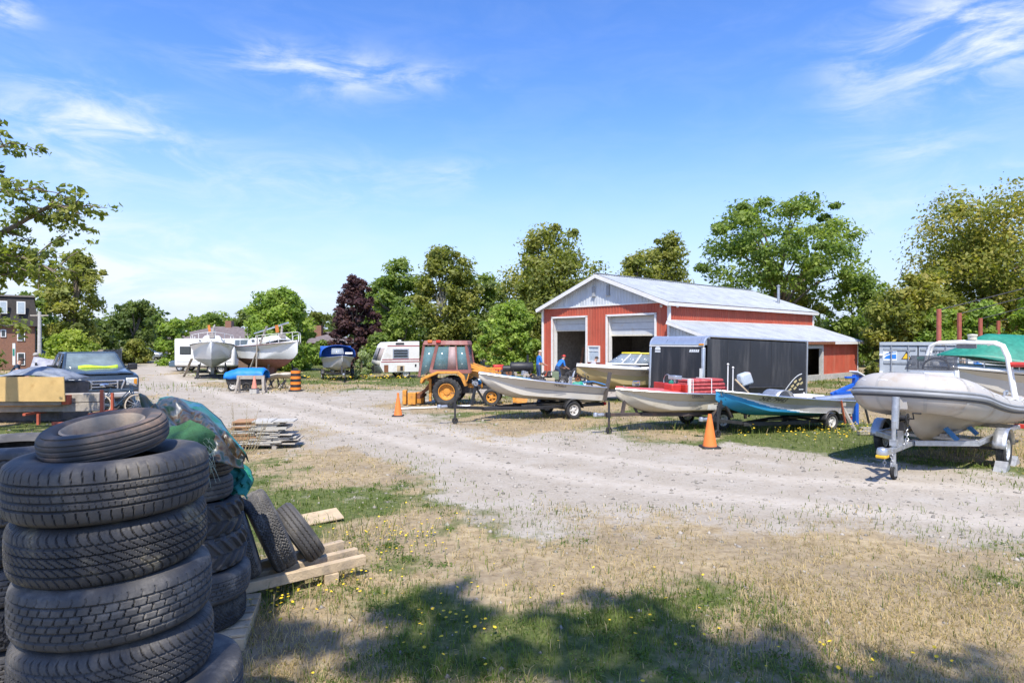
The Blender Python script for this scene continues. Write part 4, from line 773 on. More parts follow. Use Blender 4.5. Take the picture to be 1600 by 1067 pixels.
# ------------------------------------------------------------------ houses behind the boats
m_shing = M('shingles', (.16, .13, .125), .9, var=.25, scale=3, bump=.3, bscale=14)
def house(label, c, wd, dp, ev, rg, wallm, rz=0, chim=None):
    t = thing('house', label, 'house', c, rz); b = B(); b.box((0, 0, ev / 2), (wd, dp, ev)); b.obj('wall', wallm, t, smooth=False)
    b = B(); hw, hd = wd / 2 + .4, dp / 2 + .4; b.add([(-hw, -hd, ev), (hw, -hd, ev), (hw, hd, ev), (-hw, hd, ev), (-hw + hd * 1.2, 0, rg), (hw - hd * 1.2, 0, rg)], [(0, 1, 5, 4), (1, 2, 5), (2, 3, 4, 5), (3, 0, 4), (3, 2, 1, 0)]); r = b.obj('roof', m_shing, t, smooth=False)
    if chim is not None: B().box((chim, 0, rg), (.7, .7, 1.3)).obj('chimney', m_brick, r, smooth=False)
    for x in (-wd * .3, wd * .25):
        w_ = B().box((x, -dp / 2 - .02, ev * .55), (1.2, .06, .9)).obj('window', m_white, t, smooth=False); B().box((x, -dp / 2 - .05, ev * .55), (1.05, .05, .75)).obj('pane', m_glass, w_, smooth=False)
    return t
house('low house with grey shingle roof behind the white travel trailer', (-33.5, 72, 0), 11, 7, 2.55, 4.0, M('pale_wall', (.66, .64, .58), .7), 0, .4)
house('small brick house with chimney left of the purple tree', (-18.3, 62, 0), 5, 5, 2.1, 3.2, m_brick, 0, -1.2)
# ------------------------------------------------------------------ shipping containers
m_cgrey = M('container_grey', (.38, .42, .46), .5, var=.1, dirt=(.3, .31, .32), dirtamt=.25)
m_cwhite = M('container_white', (.62, .64, .65), .5, var=.08, dirt=(.4, .36, .3), dirtamt=.2)
c1 = thing('shipping_container', 'grey shipping container, door end with warning sticker', 'container', (15.0, 22.7, 0), R(-32))
W_, H_, L_ = 2.44, 2.22, 6.0
for x in (-1, 1):
    B().box((x * (W_ / 2 - .06), .02, H_ / 2), (.12, .14, H_)).obj('corner_post', m_cgrey, c1, bevel=.01)
    b = B(); n = 20; st = L_ / n
    for k in range(n):
        y_ = .1 + k * st; q = x * W_ / 2
        for (a, d, o0, o1) in ((0, .35, 0, 0), (.35, .5, 0, -.035), (.5, .85, -.035, -.035), (.85, 1, -.035, 0)): b.quad((q + x * o0, y_ + a * st, .12), (q + x * o1, y_ + d * st, .12), (q + x * o1, y_ + d * st, H_ - .08), (q + x * o0, y_ + a * st, H_ - .08))
    b.obj('side_panel', m_cgrey, c1, smooth=False)
B().box((0, 3.1, H_ - .02), (W_ - .02, 6, .04)).obj('roof', m_cgrey, c1); B().box((0, 3.1, .08), (W_ - .02, 6, .12)).obj('floor', m_dkmetal, c1); B().box((0, 6.1, H_ / 2), (W_ - .04, .05, H_ - .1)).obj('end_wall', m_cgrey, c1)
B().box((0, -.02, H_ - .06), (W_, .14, .12)).obj('header', m_cgrey, c1, bevel=.01); B().box((0, -.02, .07), (W_, .14, .14)).obj('sill', m_cgrey, c1, bevel=.01)
for s_ in (-1, 1):
    d = B().box((s_ * .58, -.02, H_ / 2), (1.12, .05, H_ - .28)).obj('door', m_cgrey, c1, bevel=.008)
    for z in (.45, .95, 1.45, 1.95):
        B().box((s_ * .58, -.055, z), (1.02, .03, .09)).obj('door_rib', M('container_shadow_grey', (.24, .27, .3), .6), d, bevel=.008)
    for x in (s_ * .30, s_ * .84):
        B().tube([(x, -.09, .12), (x, -.09, H_ - .14)], .022, 8).obj('lock_rod', m_galv, d)
        for z in (.25, 1.1, 1.9): B().box((x, -.075, z), (.1, .05, .05)).obj('rod_bracket', m_galv, d)
    for z in (.35, 1.1, 1.75): B().box((s_ * 1.17, -.08, z), (.11, .06, .07)).obj('hinge', m_trim, d)
m_yell = M('warning_yellow', (.8, .5, .02), .5, var=.04); m_blue = M('logo_blue', (.03, .2, .6), .5, var=.06); m_ink = M('ink', (.03, .035, .045), .6, var=.05); m_wht = M('sticker_white', (.75, .77, .78), .5, var=.04)
b = B(); b.prism([(-.17, -.14), (.17, -.14), (0, .16)], -.052, -.048); st_ = b.obj('warning_sticker', m_ink, c1, (-.36, 0, 1.72), smooth=False); b = B(); b.prism([(-.125, -.112), (.125, -.112), (0, .108)], -.056, -.05); b.obj('sticker_face', m_yell, st_, smooth=False)
b = B(); b.box((0, -.05, 0), (.44, .006, .38)); lo = b.obj('logo', m_wht, c1, (-.88, 0, 1.72), smooth=False)
b = B(); b.prism([(-.2, -.12), (-.12, -.02), (.02, .04), (.2, .05), (.2, -.12)], -.058, -.052); b.obj('logo_wave', m_blue, lo, smooth=False)
b = B(); pts = [(-.2, -.0), (-.1, .08), (.05, .13), (.2, .14), (.2, .11), (.05, .1), (-.08, .05)]; b.prism(pts, -.058, -.052); b.obj('logo_wave', m_blue, lo, smooth=False)
text('CBHU 370417', .13, m_ink, c1, (.62, -.055, 1.86), (R(90), 0, 0)); text('4201', .12, m_ink, c1, (.78, -.055, 1.68), (R(90), 0, 0))
for z in (1.24, 1.16, 1.08, .82, .74, .66):     # rows of small print
    b = B(); x = .2
    while x < 1.0: wd = random.uniform(.04, .16); b.box((x + wd / 2, -.047, z), (wd, .004, .035)); x += wd + random.uniform(.03, .14)
    b.obj('small_print', m_ink, c1, smooth=False)
B().box((-.9, -.06, .42), (.22, .01, .2)).obj('data_plate', M('brown_plate', (.3, .2, .14), .6), c1, smooth=False)
o = B().box((0, 0, 1.15), (.13, .13, 2.3)).obj('wooden_post', M('pinkish_post', (.42, .33, .26), .8), None, (16.35, 22.3, 0)); tag(o, 'bare wooden post between the two containers', 'post')
c2 = thing('shipping_container', 'white corrugated container behind the green tarpaulin boat', 'container', (17.0, 22.9, 0), R(3))
b = B(); n = 26; st = 7.5 / n
for k in range(n):
    x = k * st
    for (a, d, o0, o1) in ((0, .35, 0, 0), (.35, .5, 0, .035), (.5, .85, .035, .035), (.85, 1, .035, 0)): b.quad((x + a * st, o0, .12), (x + d * st, o1, .12), (x + d * st, o1, 2.05), (x + a * st, o0, 2.05))
b.obj('side_panel', m_cwhite, c2, smooth=False)
B().box((3.75, .0, 2.1), (7.6, .12, .12)).obj('top_rail', m_cwhite, c2, bevel=.01); B().box((3.75, 0, .07), (7.6, .12, .14)).obj('bottom_rail', m_cwhite, c2); B().box((3.75, 1.2, 1.08), (7.4, 2.3, 2.0)).obj('body', m_cwhite, c2)
for k in range(14): B().box((3.4 + k * .28, -.03, 2.01), (.07, .06, .08)).obj('roof_hook', m_dkmetal, c2)
# blue emblem: a trident-like mark and a blue number
em = B(); em.tube([(0, 0, -.42), (0, 0, .3)], .014, 6)
for s_ in (-1, 1): em.tube([(0, 0, -.12), (s_ * .1, 0, -.05), (s_ * .11, 0, .22)], [.018, .03, .008], 6)
em.box((0, 0, -.2), (.3, .02, .07)); em.obj('emblem', m_blue, c2, (.35, -.03, 1.6), smooth=False)
text('-210', .3, m_blue, c2, (1.05, -.02, 1.68), (R(90), 0, 0))
# ------------------------------------------------------------------ red post racks
m_post = M('red_post', (.34, .09, .055), .75, var=.25, dirt=(.2, .08, .05), dirtamt=.35)
pg = 'red posts with sloping rafters'
for k, (px, py, Y) in enumerate(((1467, 483, 26), (1499, 489, 28.3), (1532, 497, 31), (1560, 501, 34), (1587, 505, 37))):
    q = P(px, py, Y); t = thing('rack_post', ('tallest leftmost', 'second from left', 'middle', 'fourth from left', 'rightmost')[k] + ' red post with a rusty rafter above the containers', 'post', (q.x, Y, 0), 0, pg)
    B().tube([(0, 0, -.1), (0, 0, q.z)], .09, 8).obj('post', m_post, t); bb = B(); bb.tube([(0, 0, q.z - .04), (4.2, .6, q.z + .95)], .022, 6); bb.obj('rafter', m_dkmetal, t)
# distant timber fence, pole and cars are built with the vehicles below
# ------------------------------------------------------------------ boats and trailers
def rz_of(h): return math.atan2(h[1], h[0])
def wheel(t, x, y, D, Wd, rimm, z=None, nu=60, kind='rib', holes=5):
    """road wheel with its axle along local y: tyre part with a rim as its sub-part"""
    key = ('wheel', D, Wd, kind)
    if key not in TY:
        V, F = tyre_mesh(D, Wd, D * .58, kind, nu, 12, .012); o = npmesh('tyre', V, F, m_rubber); o.data.shade_smooth(); o.data.set_sharp_from_angle(angle=R(40)); TY[key] = o.data; bpy.data.objects.remove(o)
    o = bpy.data.objects.new('tyre', TY[key]); COL.objects.link(o); o.parent = t; o.location = (x, y, D / 2 if z is None else z); o.rotation_euler = (R(90), 0, 0)
    b = B(); r = D * .295; h = Wd * .42
    for sg in (-1, 1):
        b.lathe([(r, sg * h), (r * .9, sg * h * .95), (r * .82, sg * h * .4), (r * .75, sg * h * .25)], 24); b.lathe([(r * .32, sg * h * .5), (r * .28, sg * h * .75), (.001, sg * h * .8)], 14); b.lathe([(r * .45, sg * h * .3), (r * .32, sg * h * .5)], 14)
        for k in range(holes):
            a = 6.283 * k / holes; b.beam((r * .3 * math.cos(a), r * .3 * math.sin(a), sg * h * .42), (r * .84 * math.cos(a), r * .84 * math.sin(a), sg * h * .42), r * .36, h * .25)
    b.obj('rim', rimm, o)
    return o
def trailer(label, axle, h, hitch=3.6, back=1.2, width=1.5, D=.5, fr=None, winch=True, jack=True, group='boat trailers', z=.42, zh=.46, fender=True, name='boat_trailer', wm=None, winch_x=.95, jx=.4, bunkz=.1):
    """single-axle boat trailer; local x points to the hitch, the axle is the origin"""
    fr = fr or m_dkmetal; t = thing(name, label, 'trailer', (axle[0], axle[1], 0), rz_of(h), group); hw = width / 2 - .12
    b = B(); b.beam((hitch - .15, 0, zh), (hitch - 1.5, 0, z), .08, .08)
    for s in (-1, 1): b.beam((hitch - 1.3, s * .04, z), (.9, s * (hw - .08), z), .06, .09); b.beam((.92, s * (hw - .08), z), (-back, s * (hw - .08), z), .06, .09)
    b.beam((-back, -hw, z), (-back, hw, z), .07, .09); b.beam((.6, -hw + .1, z), (.6, hw - .1, z), .06, .06); b.obj('frame', fr, t, bevel=.006)
    B().beam((0, -hw - .08, D / 2), (0, hw + .08, D / 2), .05, .05).obj('axle', m_dkmetal, t)
    for s in (-1, 1):
        wheel(t, 0, s * (width / 2), D, .15, wm or m_rim)
        if fender:
            b = B(); R0 = D / 2 + .06; n = 14
            b.grid(lambda u, v: (R0 * math.cos(.15 + u * 2.84), s * (width / 2) + (v - .5) * .2, D / 2 + R0 * math.sin(.15 + u * 2.84)), n, 4); b.obj('fender', fr, t, solid=.008)
        B().box((.1, s * .32, z + bunkz), (2.0, .09, .06)).obj('bunk', m_greywood, t)
        B().box((-back - .04, s * (hw - .02), z + .02), (.05, .16, .09)).obj('tail_lamp', m_red, t, bevel=.008)
    b = B(); b.tube([(hitch - .2, 0, zh), (hitch, 0, zh)], [.05, .045], 10); b.lathe([(.001, .07), (.05, .06), (.065, .02), (.06, -.03)], 12, (hitch + .02, 0, zh)); b.obj('coupler', m_galv, t)
    if winch:
        x = hitch - winch_x; b = B(); b.beam((x, 0, zh), (x - .12, 0, zh + .55), .07, .07); b.beam((x - .45, 0, zh), (x - .12, 0, zh + .5), .05, .05); b.obj('winch_post', fr, t)
        b = B(); b.lathe([(.02, -.06), (.07, -.06), (.07, -.05), (.04, -.05), (.04, .05), (.07, .05), (.07, .06), (.02, .06)], 14, (x - .1, 0, zh + .6), 'Y'); b.tube([(x - .1, .07, zh + .6), (x - .1, .12, zh + .6), (x + .05, .12, zh + .7)], .01, 6); b.obj('winch', m_galv, t)
        B().tube([(x - .2, -.08, zh + .48), (x - .2, .08, zh + .48)], .05, 10).obj('bow_stop', m_black, t)
    if jack:
        x = hitch - jx; b = B(); b.tube([(x, .1, .12), (x, .1, zh + .32)], .028, 8); b.tube([(x, .1, zh + .32), (x, .1, zh + .36), (x + .12, .1, zh + .36)], .012, 6); b.box((x, .06, zh), (.1, .08, .12)); b.obj('jack', m_dkmetal, t); wheel(t, x, .1, .18, .05, m_black, nu=30)
    return t
def hull(t, L, beam, depth, sheer, mats, nst=30, nz=12, bowcut=.78, flare=.0, pick=None, taper=2.2, chinez=.3, chineb=.72, z0=0, name='hull', step=0, stern=.94, mid=.55, ks=.68, kp=1.7, zsplit=None):
    """hull shell; local x forward with the stern at 0, keel at z0; returns the gunwale function"""
    def gun(s): return beam / 2 * (stern + (1 - stern) * min(1, s * 3)) * max(0, 1 - max(0, (s - .42) / .58) ** taper), z0 + depth + sheer * s ** 2.2
    def sec(s, q):
        bw, zg = gun(s); k = max(0, (s - ks) / (1 - ks)); zk = z0 + depth * bowcut * k ** kp + sheer * .8 * k ** 4
        cb = chineb * beam / 2 * (stern + (1 - stern) * min(1, s * 3)) * max(0, 1 - max(0, (s - .3) / .70) ** (taper * .8)); zc = min(zk + (depth * chinez) * (1 + .9 * k), zg - .02)
        mbw = cb + (bw - cb) * mid * .35; zm = zc + (zg - zc) * mid
        pts = [(0, zk), (cb, zc), (mbw, zm), (bw, zg)]; cuts = [0, .3, .62, 1.0]
        for i in range(3):
            if q <= cuts[i + 1] + 1e-9:
                f = (q - cuts[i]) / (cuts[i + 1] - cuts[i]); y = pts[i][0] + (pts[i + 1][0] - pts[i][0]) * f; z = pts[i][1] + (pts[i + 1][1] - pts[i][1]) * f
                if i == 0: y += .05 * bw * math.sin(math.pi * f)
                break
        if step and q > .3: y += step * (1 - ((q - .3) * 6 % 1)) * min(1, (1 - s) * 4)
        return y, z
    b = B(); QR = .4; qs = sorted(set([i / nz for i in range(nz + 1)] + [.3, .62] + ([QR] if zsplit else []))); m = len(qs); xs_ = [i / (nst - 1) for i in range(nst)]
    for sg in (-1, 1):
        vs = []; fs = []; mi = []
        for s in xs_:
            x = s * L
            qz = .36
            if zsplit:
                qz = 0
                while qz < .9 and sec(s, qz)[1] < zsplit: qz += .01
            for q in qs:
                if zsplit: q = q / QR * qz if q < QR else qz + (q - QR) / (1 - QR) * (1 - qz)
                y, z = sec(s, q); vs.append((x, sg * y, z))
        for i in range(nst - 1):
            for j in range(m - 1):
                f = (i * m + j, (i + 1) * m + j, (i + 1) * m + j + 1, i * m + j + 1); fs.append(f if sg > 0 else f[::-1]); mi.append(1 if zsplit and (qs[j] + qs[j + 1]) / 2 < QR else pick((xs_[i] + xs_[i + 1]) / 2, (qs[j] + qs[j + 1]) / 2) if pick else 0)
        b.add(vs, fs); b.mi[-len(mi):] = mi
    tv = [(0, y, z) for y, z in [sec(0, q) for q in qs]] + [(0, -y, z) for y, z in [sec(0, q) for q in qs]][::-1]; b.add(tv, [tuple(range(len(tv)))])
    b.obj(name, mats, t, solid=.012, recalc=False)
    gun.sec = sec
    return gun
def gunwale(t, gun, L, r, mat, name='gunwale', s1=1.0, dz=0):
    for sg in (-1, 1):
        B().tube([(s * L, sg * gun(s)[0], gun(s)[1] + dz) for s in [i / 24 * s1 for i in range(25)]], r, 6).obj(name, mat, t)
def deck(t, gun, L, s0, s1, mat, name='foredeck', crown=.05, dz=0, yscale=1, s0dz=0):
    b = B(); b.grid(lambda u, v: ((s0 + (s1 - s0) * u) * L, (v * 2 - 1) * gun(s0 + (s1 - s0) * u)[0] * yscale, gun(s0 + (s1 - s0) * u)[1] + dz + s0dz * (1 - u) + crown * (1 - (v * 2 - 1) ** 2)), 14, 9); return b.obj(name, mat, t, solid=.015, recalc=False)
def floor_in(t, gun, L, z, s1, mat, name='floor', k=.85):
    b = B(); b.grid(lambda u, v: (.02 + s1 * u * L, (v * 2 - 1) * max(.02, yat(gun, s1 * u, z + .1 * u * u) - .04), z + .1 * u * u), 14, 5); return b.obj(name, mat, t, solid=.01, recalc=False)
def yat(gun, s, z):
    """half width of the hull at height z"""
    q = 0
    while q < 1 and gun.sec(s, q)[1] < z: q += .02
    return gun.sec(s, min(q, 1))[0]
def bench(t, gun, L, s, z, mat, wd=.28, k=.93): return B().box((s * L, 0, z), (wd, 2 * max(.1, min(yat(gun, s - .03, z - .03), yat(gun, s + .035, z - .03)) - .03), .04)).obj('seat', mat, t, bevel=.008)
def outboard(t, x, z, cowl, tilt=0, name='outboard_motor', y=0, size=1.0):
    b = B(); b.box((x - .24 * size, y, z + .26 * size), (.46 * size, .28 * size, .36 * size), rot=(0, R(14), 0), taper=(.8, .82)); o = b.obj(name, cowl, t, bevel=.06 * size)
    b = B(); b.box((x - .28 * size, y, z - .22), (.16, .1, .6)); b.box((x - .3 * size, y, z - .56), (.34, .04, .03)); b.tube([(x - .14, y, z - .68), (x - .44, y, z - .68)], [.03, .05], 8); b.prism([(x - .36, z - .5), (x - .2, z - .5), (x - .24, z - .84), (x - .32, z - .84)], y - .015, y + .015); b.box((x - .08, y, z), (.14, .2, .28)); b.obj('lower_unit', m_dkmetal, o)
    for k in range(3):
        a = k * 2.094; B().prism([(0, -.02), (.13 * math.cos(a) - .03 * math.sin(a), .13 * math.sin(a) + .03 * math.cos(a)), (.14 * math.cos(a) + .04 * math.sin(a), .14 * math.sin(a) - .04 * math.cos(a))], -.01, .01, 'X').obj('propeller_blade', m_dkmetal, o, (x - .46, y, z - .68))
    return o
def marks(t, n, size, loc, rot, mat=None):
    """a row of worn stick-on characters too small to read"""
    b = B(); rr = random.Random(n)
    for k in range(n):
        x = (k - n / 2) * size * .62; w = size * .5; sl = size * .12
        for (z0, z1, x0, x1) in ((-.5, .5, 0, .16), (.34, .5, 0, 1), (-.5, -.34, 0, 1), (-.5, .5, .84, 1), (-.08, .08, 0, 1)):
            if rr.random() < .25: continue
            b.prism([(x + x0 * w + z0 * sl * 2, z0 * size), (x + x1 * w + z0 * sl * 2, z0 * size), (x + x1 * w + z1 * sl * 2, z1 * size), (x + x0 * w + z1 * sl * 2, z1 * size)], -.002, .002)
    return b.obj('registration_marks', mat or m_reg, t, loc, rot, smooth=False)
def hull_text(t, gun, L, body, size, s0, q0, mat):
    """lettering that follows the curve of the near (port) side of a hull, starting at s0 and reading towards the stern"""
    o = text(body, size, mat, t, (0, 0, 0), (0, 0, 0), extrude=.0); xs = [v.co.x for v in o.data.vertices]; x0 = min(xs)
    for v in o.data.vertices:
        s = s0 - (v.co.x - x0 + v.co.y * .25) / L; zt = gun.sec(s, q0)[1] + v.co.y; a, c = gun.sec(s, .62), gun.sec(s, 1.0); f = (zt - a[1]) / (c[1] - a[1]); y = a[0] + (c[0] - a[0]) * f
        v.co = (s * L, y + .018, zt - .004)
    return o
def put(name, label, cat, bow, h, L, z, pitch, group=None):
    """a boat whose bow tip is over a ground point; pitch lifts the bow"""
    h = Vector((h[0], h[1], 0)).normalized(); st = Vector((bow[0], bow[1], 0)) - h * L; return thing(name, label, cat, (st.x, st.y, z), rot=(0, -pitch, rz_of(h)), group=group)
fb = 'fishing boats on trailers in the yard'
m_hullw = M('hull_cream', (.62, .58, .5), .35, var=.06, scale=1.5, dirt=(.45, .38, .27), dirtamt=.3, dscale=1.5, coat=.2)
m_deckw = M('deck_white', (.74, .74, .72), .45, var=.06)
m_bluerim = M('rail_blue', (.05, .2, .42), .5, var=.15)
m_reg = M('registration_black', (.02, .02, .02), .5)
# --- white runabout on its trailer
h1 = Vector((-.875, -.483)).normalized(); ax1 = Vector((1.42, 18.5))
trailer('black trailer under the grey-white open boat beside the tractor', ax1, h1, 3.85, 1.2, 1.45, .52, m_black, name='boat_trailer', z=.36, zh=.48, bunkz=-.02)
bow1 = ax1 + h1 * 2.75
b1 = put('motorboat', 'grey-white open motorboat with blue bow rail, bow towards the tractor', 'boat', bow1, h1, 3.95, .36, R(5.6), fb)
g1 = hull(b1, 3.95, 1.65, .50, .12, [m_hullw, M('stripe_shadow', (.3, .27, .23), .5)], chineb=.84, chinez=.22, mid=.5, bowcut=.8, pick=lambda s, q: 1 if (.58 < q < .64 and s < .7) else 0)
gunwale(b1, g1, 3.95, .028, m_alu); gunwale(b1, lambda s: (g1(.62 + .38 * s)[0], g1(.62 + .38 * s)[1] + .03), 0, .02, m_bluerim)
b = B(); b.tube([((.68 + .32 * i / 10) * 3.95, g1(.68 + .32 * i / 10)[0], g1(.68 + .32 * i / 10)[1] + .03) for i in range(11)], .022, 6); b.tube([((.68 + .32 * i / 10) * 3.95, -g1(.68 + .32 * i / 10)[0], g1(.68 + .32 * i / 10)[1] + .03) for i in range(11)], .022, 6); b.obj('bow_rail', m_bluerim, b1)
floor_in(b1, g1, 3.95, .2, .8, m_deckw)
for s in (.2, .45, .66): bench(b1, g1, 3.95, s, .40, m_deckw)
deck(b1, g1, 3.95, .8, .99, m_deckw, crown=.03)
B().box((.08, .45, .55), (.06, .12, .85), rot=(0, R(-8), 0)).obj('rudder_board', M('dark_board', (.09, .075, .065), .8), b1, (-.06, .3, 0)); B().box((1.35, .72, .62), (.09, .03, .26)).obj('oarlock_post', m_galv, b1)
marks(b1, 8, .09, (1.75, g1(.45)[0] - .015, .47), (R(-18), 0, R(180)))
for k, (x, y, c, lab) in enumerate(((.7, .2, M('bag_green', (.02, .25, .17), .6), 'green bag in the stern of the grey-white open boat'), (.35, -.2, M('bag_paleblue', (.5, .6, .68), .6), 'pale blue cushion in the stern of the grey-white open boat'))):
    q = b1.matrix_basis @ Vector((x, y, .38)); b = B(); b.grid(lambda u, v: q + Vector((.2 * math.cos(6.283 * u) * math.sin(math.pi * v) ** .5, .18 * math.sin(6.283 * u) * math.sin(math.pi * v) ** .5, .2 * v + .09 * mnoise.noise(Vector((math.cos(6.283 * u) * 2, math.sin(6.283 * u) * 2, v * 3 + k))))), 16, 8, True); o = b.obj('bag', c); tag(o, lab, 'bag')
# --- red-decked boat
h2 = Vector((-.915, -.404)).normalized(); bow2 = Vector((2.55, 15.15)); ax2 = bow2 - h2 * 2.75
trailer('rusty dark trailer under the red-decked boat', ax2, h2, 3.3, 1.1, 1.35, .5, M('brown_black_metal', (.07, .055, .05), .7, var=.3, dirt=(.15, .08, .05), dirtamt=.4), winch_x=.75, jx=.3)
b2 = put('motorboat', 'cream motorboat with red foredeck and a red bundle of life jackets', 'boat', bow2, h2, 3.95, .36, R(1.2), fb)
m_hull2 = M('hull_tan', (.56, .51, .41), .4, var=.08, scale=1.4, dirt=(.4, .33, .2), dirtamt=.35)
g2 = hull(b2, 3.95, 1.6, .52, .12, [m_hull2, m_deckw], chineb=.82, chinez=.25, step=.02, bowcut=.72, pick=lambda s, q: 1 if (q < .5 and q > .3 and s < .42) else 0, nz=14)  # lower aft strakes in white: sunlight on them is put into the hull colour
m_pinkred = M('faded_red_deck', (.55, .1, .09), .5, var=.12, dirt=(.6, .25, .22), dirtamt=.35)
gunwale(b2, g2, 3.95, .022, m_alu); deck(b2, g2, 3.95, .62, 1.0, m_pinkred, crown=.05, dz=.012); floor_in(b2, g2, 3.95, .2, .62, m_deckw)
B().box((2.3, 0, .62), (.06, 1.3, .3)).obj('dash', m_red, b2, bevel=.01); b = B(); b.lathe([(.16, -.01), (.17, 0), (.16, .01), (.15, 0), (.16, -.01)], 20, (2.15, -.3, .82), 'X'); b.obj('steering_wheel', m_alu, b2)
b = B(); b.box((2.35, .25, .93), (.2, .3, .1)); b.box((2.35, .25, .85), (.05, .05, .14)); b.obj('dash_gauge', m_alu, b2, bevel=.01)
b = B(); b.box((3.35, 0, .74), (.12, .1, .06)); b.tube([(3.25, 0, .72), (3.25, 0, .82), (3.45, 0, .82), (3.45, 0, .72)], .015, 6); b.obj('bow_cleat', m_chrome, b2); B().lathe([(.06, 0), (.07, .06), (.05, .14), (.0, .15)], 10, (2.55, .35, .72)).obj('bottle', m_gtarp, b2)
B().box((2.5, .35, .68), (.3, .34, .2)).obj('fuel_tank', m_red, b2, bevel=.03); B().box((2.2, .62, .74), (.08, .05, .36)).obj('white_post', m_white, b2)
outboard(b2, .02, .62, M('cowl_grey_orange', (.42, .47, .5), .4, var=.06, dirt=(.6, .2, .08), dirtamt=.3, dscale=2), size=.95)
for x, y, zz_ in ((.3, .1, 1.15), (.9, .55, 1.25)): B().tube([(x, y, .3), (x, y, zz_)], .014, 6).obj('rod', m_white, b2); B().lathe([(.0, -.035), (.035, 0), (.0, .035)], 10, (x, y, zz_ + .03)).obj('light_globe', m_white, b2)
marks(b2, 6, .1, (2.05, g2(.52)[0] - .005, .50), (R(-20), 0, R(180)))
# bundle of life jackets: three flat layers tied with cord
m_lj = M('life_jacket_red', (.4, .06, .06), .8, var=.2, scale=9, dirt=(.55, .25, .24), dirtamt=.35, dscale=9, bump=.3)
lj = thing('life_jacket_bundle', 'bundle of faded red cushions tied with cord in the red-decked boat', 'cushions', b2.matrix_basis @ Vector((1.35, .12, .5)), rz_of(h2))
for k in range(4): B().grid(lambda u, v: ((u - .5) * (1.25 - .06 * k), (v - .5) * .55, .0), 2, 2); B().box((.02 * k, 0, .06 + k * .095), (1.28 - .07 * k, .55, .088), rot=(0, R(random.uniform(-1, 1)), 0)).obj('cushion', m_lj, lj, bevel=.035)
for x in (-.05, .55): B().tube([(x, -.29, .0), (x, -.29, .4), (x, .29, .4), (x, .29, .0)], .012, 5).obj('cord', m_white, lj)
# --- aluminium boat with blue bow
h3 = Vector((-.89, -.456)).normalized(); bow3 = Vector((4.80, 14.55)); ax3 = bow3 - h3 * 3.3
trailer('low rusty trailer under the blue-bowed aluminium boat', ax3, h3, 3.7, .9, 1.25, .46, m_dkmetal, winch_x=.5, z=.24, zh=.42, bunkz=-.01)
b3 = put('aluminium_boat', 'aluminium boat with blue bow bottom, white stripe and registration number', 'boat', bow3, h3, 4.2, .25, R(3.8), fb)
m_al3 = M('old_aluminium', (.46, .44, .41), .5, metal=.12, var=.1, scale=2, dirt=(.4, .36, .3), dirtamt=.3)
m_bl3 = M('bow_blue', (.03, .27, .5), .4, var=.12, scale=3); m_ws = M('stripe_white', (.8, .8, .78), .4, var=.04)
def pk3(s, q):
    lim = .30 + max(0, s - .42) / .58 * .42
    return 2 if abs(q - lim) < .035 else (1 if q < lim and s > .12 else 0)
g3 = hull(b3, 4.2, 1.55, .46, .10, [m_al3, m_bl3, m_ws], chineb=.86, chinez=.3, nz=40, nst=44, pick=pk3, bowcut=.55, taper=2.6)
gunwale(b3, g3, 4.2, .024, m_alu); floor_in(b3, g3, 4.2, .18, .8, m_alu); deck(b3, g3, 4.2, .86, .995, m_alu, crown=.02)
for s in (.18, .42, .66): bench(b3, g3, 4.2, s, .36, m_deckw)
hull_text(b3, g3, 4.2, '50E79443', .17, .775, .82, m_reg)
b = B(); b.grid(lambda u, v: (1.95 + .32 * math.cos(math.pi * u), -.1 + .5 * (v - .5), .38 + .26 * math.sin(math.pi * u)), 14, 5); b.obj('wheel_cover', m_galv, b3, solid=.02); B().box((1.1, .05, .5), (.8, .6, .1), rot=(0, R(3), .1)).obj('white_cushion', m_white, b3, bevel=.03); B().box((1.2, .3, .475), (2.2, .14, .03)).obj('plank', m_wood, b3); B().box((.6, -.2, .485), (1.2, .18, .03), rot=(0, 0, .2)).obj('plank', m_wood, b3)
B().beam((3.35, .3, .48), (3.7, .1, .85), .05, .03).obj('paddle', m_wood, b3); B().beam((.72, .775, .47), (.55, .8, -.1), .05, .012).obj('tie_strap', M('strap_orange', (.7, .18, .08), .7), b3)
# --- inflatable on a galvanised trailer
h4 = Vector((-.75, -.66)).normalized(); jack4 = Vector((6.27, 10.1)); ax4 = Vector((8.15, 11.72))
t4 = trailer('galvanised trailer under the grey inflatable boat', ax4, h4, 2.95, 2.2, 1.95, .64, m_galv, winch=False, jack=False, z=.50, zh=.48, name='boat_trailer', wm=M('rim_silver', (.66, .67, .68), .35, metal=.5, var=.05))
b = B(); b.tube([(2.55, .0, .24), (2.55, 0, .95)], .034, 12); b.tube([(2.5, 0, .82), (2.44, 0, 1.34)], [.055, .06], 10); b.box((2.55, 0, .60), (.1, .1, .1)); b.box((2.55, 0, .16), (.05, .09, .2)); b.obj('jockey_post', m_galv, t4)
wheel(t4, 2.55, .0, .22, .06, m_galv, nu=40); b = B(); b.lathe([(.03, -.07), (.085, -.07), (.085, -.055), (.05, -.05), (.05, .05), (.085, .055), (.085, .07), (.03, .07)], 16, (2.25, .05, .98), 'Y'); b.tube([(2.25, .12, .98), (2.25, .2, .98), (2.3, .2, 1.08), (2.3, .32, 1.08)], .014, 6); b.box((2.25, 0, .85), (.16, .16, .14)); b.obj('winch', m_black, t4); B().beam((2.2, 0, .52), (2.25, 0, .9), .07, .07).obj('winch_post', m_galv, t4)
